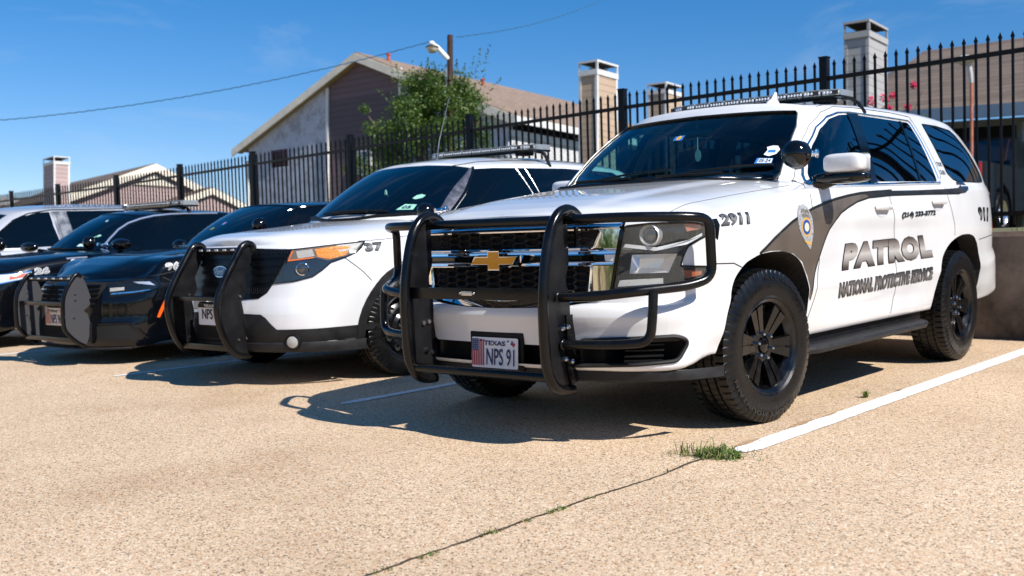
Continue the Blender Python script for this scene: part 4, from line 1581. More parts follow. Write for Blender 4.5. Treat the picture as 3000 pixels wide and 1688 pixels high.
    # ---- interior
    INT = pbr('cabin_trim', (.025, .026, .028), .7)
    TRIM = pbr('cabin_beige', (.35, .33, .30), .7)
    mb = MB()
    rows = []
    for y, z in ((.58, 1.235), (.72, 1.262), (.90, 1.262), (.98, 1.22), (1.0, 1.0)):
        rows.append([(x, y, z + .02 * math.exp(-((x - .38) / .2) ** 2)) for x in np.linspace(-.80, .80, 20)])
    mb.grid(rows)
    mb.build('dashboard', INT, root)
    mb = MB()
    rim = [(.38 + .19 * math.cos(a * math.pi / 12), 1.08 + .19 * math.sin(a * math.pi / 12) * .42, 1.17 + .19 * math.sin(a * math.pi / 12) * .9) for a in range(24)]
    mb.tube(rim, .015, 8, closed=True)
    mb.tube([(.38, 1.0, 1.14), (.38, 1.07, 1.17)], .05, 10)
    mb.build('steering_wheel', INT, root)
    for sx, sy in ((.40, 1.55), (-.40, 1.55), (.42, 2.5), (-.42, 2.5)):
        mb = MB()
        mb.box((sx, sy + .08, 1.05), (.50, .16, .66), bev=.05)
        mb.box((sx, sy + .12, 1.47), (.27, .11, .19), bev=.045)
        mb.tube([(sx - .06, sy + .12, 1.38), (sx - .06, sy + .12, 1.45)], .008, 6); mb.tube([(sx + .06, sy + .12, 1.38), (sx + .06, sy + .12, 1.45)], .008, 6)
        mb.build('seat', pbr('seat_cloth', (.02, .02, .022), .85), root)
    mb = MB()
    mb.box((0, .98, 1.60), (.24, .03, .065), bev=.012)
    mb.tube([(0, .99, 1.63), (0, .99, 1.70)], .012, 6)
    mr = mb.build('rear_view_mirror', GLOSSBLK, root)
    # hanging tag
    tag_m = pbr('pale_sticker', (.35, .55, .52), .5)
    mb = MB()
    mb.tube([(0.04, .93, 1.58), (.04, .93, 1.50)], .002, 5)
    mb.prism([(.022 * math.cos(a * math.pi / 8), .038 * math.sin(a * math.pi / 8)) for a in range(16)], -.001, .001, Matrix.Translation((.04, .93, 1.465)) @ Matrix.Rotation(R(90), 4, 'X'))
    mb.build('hanging_tag', tag_m, mr)
    # windscreen stickers (on the inside of the glass)
    def stick(poly, m, off=-.002, nm='sticker'):
        return patch(bv, poly, 'F', nm, m, ws, off, 0, .05)
    bl = pbr('sticker_blue', (.03, .17, .50), .5)
    wh = pbr('sticker_white', (.75, .80, .80), .5)
    s1 = stick([(-.030, 1.552), (.036, 1.550), (.032, 1.584), (-.034, 1.580)], bl, .003)
    mbp = [(.003 + .016 * math.cos(a * math.pi / 8), 1.567 + .014 * math.sin(a * math.pi / 8)) for a in range(16)]
    stick(mbp, pbr('sticker_yellow', (.8, .45, .05), .5), .004)
    stick([(.002 + .004 * math.cos(a * math.pi / 4), 1.567 + .008 * math.sin(a * math.pi / 4)) for a in range(8)], pbr('sticker_red', (.4, .05, .02), .5), .005)
    stick([(.600, 1.366), (.685, 1.362), (.680, 1.394), (.600, 1.399)], bl, .003)
    stick([(.612, 1.369), (.682, 1.366), (.678, 1.391), (.614, 1.395)], wh, .004)
    decal(bv, '05-24', [(.618, 1.373), (.676, 1.370), (.673, 1.388), (.618, 1.391)], 'F', 'sticker_lettering', MATS['plate_ink_navy'], ws, None, bold=.02, off=.0045)
    stick([(.622, 1.418), (.652, 1.408), (.680, 1.420), (.686, 1.446), (.664, 1.470), (.640, 1.472), (.616, 1.464), (.628, 1.445)], wh, .003)
    stick([(.632, 1.430), (.672, 1.428), (.668, 1.445), (.634, 1.447)], bl, .004)
    # rear lamps
    def lf():
        return patch(bv, [(3.93, .92), (3.93, 1.22), (4.06, 1.26), (4.10, .92)], 'L', 'tail_lamp', REDLENS, root, .004, .01, .03)
    both(lf)
    return root, bv
# ================================================================== generic car surfaces
def car_surfaces(ST, spec, sh, zc, GB, GT, roofz, flare=None, pc=5.0, pr=2.4, bul=.016, yf=-.45, yr=3.3, dome=.0, res=(120, 46)):
    ST = [np.array(s, float) for s in ST]
    n = len(ST); I = np.interp
    def normal(i):
        a = ST[max(i - 1, 0)] if i else ST[1] * [-1, 1]
        b = ST[min(i + 1, n - 1)] if i < n - 1 else ST[n - 2] * [-1, 1]
        t = b - a; t /= np.linalg.norm(t)
        return np.array([t[1], -t[0]])
    shf = lambda y: I(y, [p[0] for p in sh], [p[1] for p in sh])
    flf = (lambda y: I(y, [p[0] for p in flare], [p[1] for p in flare])) if flare else (lambda y: 0)
    rows = []
    for k, (f, s, r) in enumerate(spec):
        row = []
        for i in range(n):
            x, y = ST[i]
            wf = np.clip((yf - y) / .34, 0, 1); wf = wf * wf * (3 - 2 * wf)
            wr = np.clip((y - yr) / .35, 0, 1); ws = 1 - wf - wr
            zs = s[0] if not isinstance(s[0], str) else shf(y) + float(s[0])
            ds = s[1] + (flf(y) if 3 <= k <= len(spec) - 3 else 0)
            z = f[0] * wf + zs * ws + r[0] * wr
            d = f[1] * wf + ds * ws + r[1] * wr
            p = ST[i] - normal(i) * d
            row.append((p[0], p[1], z))
        row[0] = (0, row[0][1], row[0][2]); row[-1] = (0, row[-1][1], row[-1][2])
        rows.append(row)
    B = dense(rows, *res)
    zx, zv = [p[0] for p in zc], [p[1] for p in zc]
    def deck(x, y, ze, s):
        zz = I(y, zx, zv)
        b = np.clip((.52 - abs(x)) / .12, 0, 1); b = b * b * (3 - 2 * b)
        return ze + (max(zz, ze) - ze) * (1 - s ** pc) + dome * b * np.clip((y + .8) / .4, 0, 1)
    V, F = shell(B, deck, 20)
    low = mesh_vf('body', V, F)
    rows = []
    m = len(GB)
    for t, bb in ((-.15, 0), (0, 0), (.25, .75), (.5, 1.0), (.75, .8), (.9, .45), (1.0, 0)):
        row = []
        for i, (a, b) in enumerate(zip(GB, GT)):
            a = np.array(a, float); b = np.array(b, float)
            p = a + (b - a) * t
            f = i / (m - 1)
            nx = np.array((0, -.7, .7)) if i <= 2 else np.array((.35, -.55, .6)) if i <= 4 else np.array((1, 0, .1)) if i <= m - 5 else np.array((.2, .6, .6))
            row.append(p + nx * bul * bb * (1.6 if i <= 4 else 1.0))
        rows.append(row)
    top = []
    for q in rows[-1]:
        q = q.copy(); c = (GT[0][1] + GT[-1][1]) / 2
        q[0] *= .955; q[1] = c + (q[1] - c) * .982; q[2] += .016
        top.append(q)
    rows.append(top)
    BG = dense(rows, 100, 34)
    rx, rv = [p[0] for p in roofz], [p[1] for p in roofz]
    def roof(x, y, ze, s):
        return ze + (max(I(y, rx, rv), ze) - ze) * (1 - s ** pr)
    V2, F2 = shell(BG, roof, 14)
    gh = mesh_vf('cabin', V2, F2)
    return low, gh, bvh_of([low, gh])

def arch_poly(cy, cz, r, zb, n=18):
    a0 = math.asin(max(-1, min(1, (zb - cz) / r)))
    return [(cy + r * math.cos(a), cz + r * math.sin(a)) for a in np.linspace(math.pi - a0, a0, n)]

def annulus(cy, cz, r0, r1, zb, n=20):
    o = arch_poly(cy, cz, r1, zb, n); i = arch_poly(cy, cz, r0, zb, n)
    return o + i[::-1]

def car_base(root, low, gh, bv, paint, wb, ra, rw, zaxle, xw, kind, wwidth, rimr, steer=0.0, zfloor=.2):
    PM = [paint, BLKPLASTIC, LINER, DARK]
    body = bm_obj('body', low, PM)
    cuts = []
    for cy in (0, wb):
        a = arch_poly(cy, zaxle, ra, zfloor - .06)
        a = [(a[0][0], zfloor - .1)] + a + [(a[-1][0], zfloor - .1)]
        cuts += [(a, 'x', .55, 1.3, 2), (a, 'x', -1.3, -.55, 2)]
    boolean(body, [cutter(cuts, mats=PM)])
    bm = bmesh.new(); bm.from_mesh(body.data)
    me = bpy.data.meshes.new('t'); gh.to_mesh(me); bm.from_mesh(me); bpy.data.meshes.remove(me)
    bm.to_mesh(body.data); bm.free()
    finish(body.data, True, 32)
    body.parent = root
    for x, y in ((xw, 0), (-xw, 0), (xw, wb), (-xw, wb)):
        wheel_alloy(None, rw, wwidth, rimr, None, kind, steer if y == 0 else 0, root, (x, y, zaxle), x > 0)
    mb = MB()
    mb.box((0, wb / 2, zfloor + .06), (1.5, wb + 1.2, .10))
    mb.tube([(-xw, 0, zaxle - .05), (xw, 0, zaxle - .05)], .045, 8); mb.tube([(-xw, wb, zaxle - .02), (xw, wb, zaxle - .02)], .045, 8)
    mb.build('underbody', DARK, root, smooth=False)
    return body

def push_bar(root, prof, rear, x, bars, mat_edge, mat_plate, holes=(), led=None, r=.024):
    """push bumper: two curved uprights with web plates, cross bars"""
    g = bpy.data.objects.new('push_bumper', None); link(g, root)
    Mx = Matrix(((0, 0, 1, 0), (1, 0, 0, 0), (0, 1, 0, 0), (0, 0, 0, 1)))
    def lf():
        mb = MB(); mb.tube(arcpath([(x, y, z) for y, z in prof], .06, 4), r, 12, flat=1.0)
        o = [mb.build('upright_rim', mat_edge, g)]
        mb = MB(); mb.prism(prof + rear, x - .004, x + .004, Mx)
        o.append(mb.build('upright_plate', mat_plate, g, smooth=False))
        for y, z in holes:
            mb = MB()
            mb.lathe([(-.010, 0), (-.010, .008), (0, .009), (.012, .009), (.017, .006), (.018, 0)], Matrix.Translation((x - .0, y, z)), 10)
            o.append(mb.build('bolt', DULLCHROME, g))
        return o
    both(lf)
    for (y, z, sy, sz) in bars:
        mb = MB(); mb.box((0, y, z), (2 * x, sy, sz), bev=min(sy, sz) * .3)
        mb.build('cross_bar', mat_edge, g)
    if led:
        y, z = led
        mb = MB(); mb.tube([(-x, y, z), (x, y, z)], .022, 10)
        c = mb.build('light_carrier', mat_edge, g)
        for k in range(6):
            mb = MB()
            xx = -x * .8 + k * x * 1.6 / 5
            mb.box((xx, y - .024, z + .004), (.035, .006, .012))
            mb.build('led_light', pbr('led_off_lens', (.6, .6, .62), .2, coat=1), g, smooth=False)
    return g

def dlo(bv, root, poly, name='side_glass', mat=None):
    def lf():
        return patch(bv, poly, 'L', name, mat or TINT, root, .003, .004, .05)
    return both(lf)

def numbers(bv, root, txt, quad, mat, outline, name='unit_number', ow=.04, bold=.05):
    decal(bv, txt, quad, 'L', name, mat, root, outline, bold=bold, off=.003, spacing=1.15)
    rq = [quad[1], quad[0], quad[3], quad[2]]
    decal(bv, txt, rq, 'Rr', name, mat, root, outline, bold=bold, off=.003, spacing=1.15)

# ================================================================== white patrol crossover (number 37)
def build_explorer():
    root = empty('patrol_crossover', lotmat(-3.08, .45), 'white patrol crossover numbered 37 with black push bumper and amber-topped headlamps, second from the right', 'police car', 'patrol vehicles parked in the bays')
    ST = [(0, -.97), (.2, -.965), (.4, -.94), (.55, -.90), (.66, -.85), (.76, -.775), (.85, -.68), (.91, -.57), (.95, -.46), (.975, -.36), (.99, -.2), (1.0, 0), (1.0, .4), (1.0, .9), (1.0, 1.6), (1.0, 2.3), (1.0, 2.86), (.99, 3.2), (.96, 3.5), (.88, 3.75), (.7, 3.92), (.35, 3.99), (0, 4.0)]
    spec = [((.268, .20), (.27, .14), (.32, .12)), ((.271, .05), (.275, .09), (.34, .03)), ((.30, .01), (.32, .05), (.40, .0)), ((.42, -.004), (.44, .025), (.55, .0)),
            ((.50, .0), (.54, .012), (.70, .01)), ((.56, .012), (.62, .004), (.76, .02)), ((.62, .030), (.68, .0), (.80, .03)), ((.72, .048), (.76, .006), (.88, .04)),
            ((.82, .062), (.84, .016), (.95, .06)), ((.92, .080), (.92, .028), (1.03, .09)), ((.96, .094), ('-.035', .045), (1.10, .12)), ((.985, .125), ('0', .075), (1.16, .15))]
    sh = [(-1, .975), (-.7, .978), (-.4, .99), (0, 1.018), (.45, 1.07), (.8, 1.105), (1.6, 1.145), (2.6, 1.18), (4, 1.2)]
    zc = [(-.90, .985), (-.86, 1.02), (-.8, 1.05), (-.65, 1.078), (-.4, 1.10), (0, 1.135), (.3, 1.165), (.6, 1.175), (4, 1.2)]
    GB = [(0, .20, 1.155), (.3, .23, 1.155), (.55, .33, 1.15), (.70, .44, 1.15), (.775, .53, 1.15), (.825, .60, 1.14), (.87, .72, 1.12), (.91, .95, 1.11), (.93, 1.5, 1.13), (.93, 2.2, 1.16), (.92, 2.9, 1.18), (.89, 3.3, 1.19), (.82, 3.6, 1.19), (.66, 3.75, 1.19), (.3, 3.82, 1.19), (0, 3.84, 1.19)]
    GT = [(0, .97, 1.612), (.25, .98, 1.607), (.46, 1.02, 1.592), (.58, 1.07, 1.575), (.63, 1.11, 1.57), (.665, 1.19, 1.572), (.69, 1.32, 1.582), (.705, 1.5, 1.592), (.715, 1.8, 1.60), (.72, 2.3, 1.607), (.71, 2.8, 1.60), (.69, 3.1, 1.585), (.63, 3.3, 1.565), (.5, 3.38, 1.56), (.25, 3.42, 1.56), (0, 3.43, 1.56)]
    roofz = [(.9, 1.62), (1.1, 1.652), (1.3, 1.678), (1.6, 1.70), (2.2, 1.715), (2.8, 1.705), (3.2, 1.67), (3.45, 1.60)]
    low, gh, bv = car_surfaces(ST, spec, sh, zc, GB, GT, roofz, pc=4.5, bul=.018)
    car_base(root, low, gh, bv, WHITE, 2.86, .405, .363, .363, .86, 'steel', .235, .236, -R(6.5), .25)
    # grille
    G = [(-.655, .950), (-.35, .962), (0, .968), (.35, .962), (.655, .950), (.59, .84), (.515, .716), (.475, .655), (.405, .613), (.24, .603), (-.24, .603), (-.405, .613), (-.475, .655), (-.515, .716), (-.59, .84)]
    GB_ = pbr('grille_black', (.003, .003, .0035), .3, spec=.3)
    g = patch(bv, G, 'F', 'grille', GB_, root, .004, .006, .05)
    for z, w in ((.905, .60), (.85, .57), (.795, .55), (.735, .50)):
        patch(bv, [(-w, z - .012), (w, z - .012), (w, z + .012), (-w, z + .012)], 'F', 'grille_bar', GB_, g, .012, .008, .05)
    dots = pbr('grille_holes', (.03, .035, .045), .35)
    mb = MB()
    for zone in ([(-.62, .925), (.62, .925), (.62, .955), (-.62, .955)], [(-.46, .65), (.46, .65), (.5, .69), (-.5, .69)]):
        for i, (x, z) in enumerate(hexgrid(zone, .026, .016, .004)):
            P = project(bv, [(x, z)], 'F', .006)
            for p in P: mb.ball(p, .007, 6, 4, s=(1, .3, .7))
    mb.build('grille_mesh', dots, g)
    # oval badge with script
    def oval(a, b, n=32): return [(a * math.cos(2 * math.pi * k / n), .800 + b * math.sin(2 * math.pi * k / n)) for k in range(n)]
    e = patch(bv, oval(.085, .040), 'F', 'oval_badge', CHROME, root, .030, .02, .05)
    patch(bv, oval(.079, .035), 'F', 'badge_field', pbr('badge_navy', (.005, .02, .07), .15, coat=1), e, .032, 0, .05)
    decal(bv, 'Ford', [(-.052, .782), (.050, .782), (.058, .820), (-.044, .820)], 'F', 'badge_script', DULLCHROME, e, None, bold=.0, off=.033, shear=.4)
    # headlamps
    ang = R(45)
    HL = [(.650, -.797, .948), (.75, -.715, .958), (.837, -.643, .967), (.90, -.54, .977), (.958, -.405, .988), (.950, -.43, .945), (.938, -.463, .917), (.905, -.533, .885), (.853, -.624, .852), (.812, -.668, .802), (.765, -.715, .759), (.662, -.791, .730), (.512, -.861, .716), (.59, -.829, .846)]
    AM = [(.648, -.80, .942), (.837, -.643, .962), (.952, -.413, .982), (.938, -.463, .925), (.905, -.533, .892), (.84, -.64, .866), (.784, -.696, .886), (.619, -.814, .867)]
    def lf():
        h = patch(bv, [d2(p, ang) for p in HL], diag(ang), 'headlamp', pbr('lamp_dark', (.02, .024, .026), .12, coat=1, spec=.7), root, .004, .006, .03)
        patch(bv, [d2(p, ang) for p in AM], diag(ang), 'lamp_strip', pbr('strip_grey', (.16, .12, .09), .15, coat=1), h, .006, .0, .03)
        patch(bv, [d2(p, ang) for p in ((.775, -.70, .945), (.86, -.60, .958), (.915, -.50, .955), (.905, -.533, .900), (.85, -.63, .875), (.79, -.69, .892))], diag(ang), 'turn_lens', pbr('turn_amber', (.72, .22, .008), .2, coat=1, bump=.7, bscale=120), h, .008, .0, .03)
        patch(bv, [d2(p, ang) for p in ((.648, -.80, .935), (.66, -.79, .938), (.637, -.81, .878), (.77, -.705, .893), (.77, -.705, .884), (.622, -.815, .866))], diag(ang), 'lamp_edge', pbr('lens_orange_edge', (.7, .16, .02), .2, coat=1), h, .009, .0, .03)
        patch(bv, [d2(p, ang) for p in ((.67, -.78, .935), (.76, -.71, .945), (.775, -.70, .898), (.68, -.77, .885))], diag(ang), 'lamp_reflector', LENSW, h, .008, 0, .03)
        patch(bv, [d2(p, ang) for p in ((.87, -.59, .965), (.945, -.42, .978), (.935, -.465, .935), (.88, -.57, .92))], diag(ang), 'lamp_pale_end', LENSW, h, .008, 0, .03)  # white outer end of the headlamp
        c = project(bv, [d2((.714, -.763, .813), ang)], diag(ang), .004)[0]
        dv = diag(ang)[1]
        M = Matrix.Translation(c - dv * .0) @ (-dv).to_track_quat('X', 'Z').to_matrix().to_4x4()
        mb = MB(); mb.lathe([(-.01, .050), (.008, .046), (.012, .040), (.004, .034)], M, 28)
        mb.build('projector_ring', CHROME, h)
        mb = MB(); mb.ball((0, 0, 0), .034, 18, 10, s=(.4, 1, 1), M=M)
        mb.build('projector_lens', MATS['projector_glass'], h)
        mb = MB(); mb.tube(project(bv, subdiv([d2(p, ang) for p in HL], .03, True), diag(ang), .004), .004, 6, closed=True)
        mb.build('lamp_seal', GLOSSBLK, h)
        return h
    both(lf)
    # lower bumper cladding
    LB = [(.256, .509), (.447, .504), (.49, .48), (.532, .438), (.576, .400), (.798, .402), (.925, .409), (.955, .405), (.950, .274), (.576, .276), (0, .276), (-.576, .276), (-.95, .274), (-.955, .405), (-.925, .409), (-.798, .402), (-.576, .400), (-.532, .438), (-.49, .48), (-.447, .504), (-.256, .509)]
    lb = patch(bv, LB, 'F', 'lower_bumper', GREYPLASTIC, root, .006, .01, .04)
    patch(bv, [(-.30, .46), (.30, .46), (.34, .33), (-.34, .33)], 'F', 'intake_grille', DARK, lb, .008, 0, .05)
    mb = MB()
    pl = [(0, -.965), (.4, -.935), (.55, -.895), (.66, -.845), (.76, -.77), (.85, -.675), (.91, -.565), (.945, -.46), (.95, -.40)]
    full = [(-x, y) for x, y in pl[::-1][:-1]] + pl
    mb.grid([[Vector((x, y + dy, z)) for x, y in full] for z, dy in ((.312, -.004), (.300, -.013), (.262, -.010), (.240, .01), (.236, .06))])
    mb.build('air_dam', GREYPLASTIC, lb)
    def lf():
        c = project(bv, [(.673, .314)], 'F', .008)[0]
        M = Matrix.Translation(c) @ Vector((.45, -.9, 0)).to_track_quat('X', 'Z').to_matrix().to_4x4()
        mb = MB(); mb.lathe([(-.01, .062), (.012, .056), (.014, .050), (.0, .046)], M, 28)
        o = mb.build('fog_lamp', BLKPLASTIC, root)
        mb = MB(); mb.lathe([(.0, .045), (.012, .040), (.018, .025), (.020, 0)], M, 24)
        mb.build('fog_lens', LENSW, o)
        return o
    both(lf)
    # arch cladding, sill cladding
    def lf():
        o = []
        for cy in (0, 2.86):
            a = annulus(cy, .363, .400, .462, .26, 26)
            if cy == 0: a = [(max(y, -.60), z) for y, z in a]
            o.append(patch(bv, a, 'L', 'arch_cladding', GREYPLASTIC, root, .010, .014, .04))
        o.append(patch(bv, [(.45, .26), (.45, .40), (2.42, .42), (2.42, .26)], 'L', 'sill_cladding', GREYPLASTIC, root, .008, .01, .06))
        mb = MB()
        gapline(bv, [(-.533, .883), (-.415, .775), (-.362, .715)], 'L', mb, .006)
        gapline(bv, [(-.40, .992), (-.2, .998), (.09, 1.022), (.40, 1.06)], 'L', mb, .007)
        gapline(bv, [(.62, 1.08), (.60, .85), (.62, .6), (.55, .45)], 'L', mb, .006)
        gapline(bv, [(1.68, 1.14), (1.72, .9), (1.70, .45)], 'L', mb, .006)
        gapline(bv, [(1.02, 1.585), (1.25, 1.62), (1.7, 1.645), (2.5, 1.655), (3.1, 1.63)], 'L', mb, .010, .002)
        o.append(mb.build('door_gap', GAP, root))
        return o
    both(lf)
    # glass
    WS = [(-.745, 1.175), (-.4, 1.195), (0, 1.205), (.4, 1.195), (.745, 1.175), (.755, 1.20), (.70, 1.37), (.66, 1.50), (.625, 1.562), (.5, 1.585), (.25, 1.602), (0, 1.606), (-.25, 1.602), (-.5, 1.585), (-.625, 1.562), (-.66, 1.50), (-.70, 1.37), (-.755, 1.20)]
    ws = patch(bv, WS, 'F', 'windscreen', TINTB, root, .003, .005, .05)
    D = [(.615, 1.157), (.86, 1.335), (1.10, 1.552), (1.30, 1.562), (2.2, 1.578), (2.95, 1.56), (3.12, 1.50), (3.22, 1.26), (3.15, 1.225), (1.6, 1.175), (.8, 1.148)]
    dlo(bv, root, D)
    def lf():
        ea = project(bv, subdiv([(.752, 1.192), (.70, 1.37), (.66, 1.50), (.628, 1.566)], .03), 'F', .007)
        eb = project(bv, subdiv([(.605, 1.165), (.86, 1.350), (1.10, 1.562)], .03), 'L', .007)
        mb = MB(); N = 14
        def samp(P, t):
            f = t * (len(P) - 1); i = min(int(f), len(P) - 2); return P[i].lerp(P[i + 1], f - i)
        up_ = Vector((.6, -.45, .5))
        rows = [[samp(ea, k / N) - up_ * .01, samp(ea, k / N), samp(ea, k / N).lerp(samp(eb, k / N), .5) + up_ * .010, samp(eb, k / N), samp(eb, k / N) - up_ * .01] for k in range(N + 1)]
        mb.grid(rows)
        o = [mb.build('pillar_panel', pbr('worn_pillar', (.085, .09, .12), .35, metal=.3, var=.5, vscale=18, bump=.3, bscale=60), root)]
        o.append(trim(bv, [(.605, 1.165), (.86, 1.350), (1.10, 1.562)], 'L', 'window_seal', GLOSSBLK, root, .013, .004))
        o.append(patch(bv, [(1.575, 1.17), (1.62, 1.17), (1.60, 1.35), (1.545, 1.568), (1.525, 1.568), (1.575, 1.35)], 'L', 'pillar_trim', DULLCHROME, root, .004, 0, .04) if False else trim(bv, [(1.62, 1.17), (1.61, 1.34), (1.535, 1.566)], 'L', 'pillar_trim', DULLCHROME, root, .004, .004))
        o.append(trim(bv, [(1.73, 1.18), (1.70, 1.34), (1.65, 1.568)], 'L', 'pillar_trim', DULLCHROME, root, .003, .004))
        o.append(trim(bv, [(.68, 1.150), (.8, 1.142), (1.6, 1.170), (3.15, 1.222)], 'L', 'belt_trim', DULLCHROME, root, .006, .003))
        return o
    both(lf)
    mb = MB()
    mb.tube(project(bv, [(x, .20 + .30 * (abs(x) / .72) ** 2) for x in np.linspace(-.72, .72, 20)], 'T', .002), .020, 8, flat=.4)
    mb.build('cowl_panel', BLKPLASTIC, root)
    mb = MB()
    P = project(bv, [(x, 1.198 + .02 * math.sin((x + .5) * 3)) for x in np.linspace(-.30, .42, 12)], 'F', .018)
    mb.tube(P, .009, 6)
    P = project(bv, [(x, 1.205) for x in np.linspace(-.15, .25, 6)], 'F', .03)
    mb.tube(P, .014, 6)
    P = project(bv, [(x, 1.190) for x in np.linspace(-.72, -.40, 6)], 'F', .015)
    mb.tube(P, .009, 6)
    mb.build('wiper', BLKPLASTIC, root)
    teal = pbr('sticker_teal', (.30, .62, .48), .5)
    patch(bv, [(.46, 1.225), (.585, 1.222), (.58, 1.262), (.49, 1.268)], 'F', 'sticker', teal, ws, .004, 0, .05)
    decal(bv, '05', [(.49, 1.232), (.56, 1.230), (.557, 1.252), (.50, 1.254)], 'F', 'sticker_lettering', MATS['plate_ink_navy'], ws, None, bold=.02, off=.005)
    patch(bv, [(.50, 1.315), (.53, 1.305), (.57, 1.315), (.575, 1.335), (.54, 1.345), (.51, 1.338)], 'F', 'sticker', teal, ws, .004, 0, .05)
    mb = MB(); P = project(bv, [(.22, 1.36)], 'F', .006)[0]
    mb.ball(P, .03, 14, 8, s=(.55, .15, 1.1)); mb.build('hanging_tag', teal, ws)
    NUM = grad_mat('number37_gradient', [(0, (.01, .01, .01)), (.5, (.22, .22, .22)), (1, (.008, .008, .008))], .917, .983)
    numbers(bv, root, '37', [(-.378, .917), (-.232, .923), (-.223, .981), (-.372, .975)], NUM, (pbr('livery_black', (.012, .012, .013), .3), .035))
    def lf():
        return patch(bv, [(-.16, .80), (-.05, .845), (.10, .875), (.35, .90), (.5, .88), (.55, .7), (.52, .6), (.47, .60), (.44, .70), (.30, .80), (.1, .845), (0, .84), (-.1, .82)], 'L', 'livery_stripe', MATS['livery_bronze'], root, .004, 0, .05)
    both(lf)
    prof = [(-.86, .945), (-.865, .985), (-.91, 1.005), (-.96, .985), (-1.03, .88), (-1.11, .76), (-1.178, .632), (-1.19, .55), (-1.176, .459), (-1.145, .36), (-1.094, .271), (-1.03, .222), (-.96, .210), (-.93, .212)]
    rear = [(-.95, .30), (-.985, .42), (-.97, .52), (-.985, .60), (-.955, .64), (-.935, .68), (-.95, .76), (-.90, .86)]
    gd = push_bar(root, prof, rear, .305, [(-1.10, .622, .09, .030), (-1.07, .275, .045, .045)], POWDER, SATIN, [(-1.02, .33), (-.955, .335), (-1.0, .635)], (-.905, .955))
    make_plate(root, 'NPS 37', ymat(0, -1.03, .502, 0), flag=False, dark=True)
    mb = MB(); mb.box((0, -1.0, .50), (.34, .03, .18), bev=.01); mb.build('plate_bracket', BLKPLASTIC, root)
    mb = MB(); mb.box((-.20, -.975, .565), (.16, .02, .07)); mb.box((.24, -.985, .565), (.10, .02, .07))
    mb.build('bumper_insert', WHITE, root, smooth=False)
    spotlight(root, (.80, .37, 1.200), (.835, .565, 1.215), .068, (-.2, -1, 0))
    def lf():
        mb = MB()
        mb.ball((1.06, .80, 1.17), .1, 20, 12, s=(1.15, .7, .8)); mb.tube([(.90, .78, 1.13), (1.0, .79, 1.14)], .03, 8)
        return mb.build('wing_mirror', WHITE, root)
    mirror_copy(lf()).location = (.17, .16, -.05)
    LBm = MATS['lightbar_lens']
    light_bar(root, (0, 1.99, 1.765), 1.30, LBm, .27, .070, [[(s * .58, 2.0, 1.735), (s * .66, 2.02, 1.715), (s * .70, 2.02, 1.64), (s * .725, 2.02, 1.585)] for s in (-1, 1)])
    mb = MB()
    for sx in (-.45, .45): mb.box((sx, 2.0, 1.722), (.10, .14, .03))
    mb.build('light_bar_foot', BLKPLASTIC, root, smooth=False)
    mb = MB(); mb.tube([(-.40, 1.75, 1.69), (-.398, 1.75, 1.74), (-.36, 1.75, 1.90), (-.22, 1.75, 2.27)], [.012, .005, .003, .0025], 6)
    mb.build('whip_antenna', DULLCHROME, root)
    return root

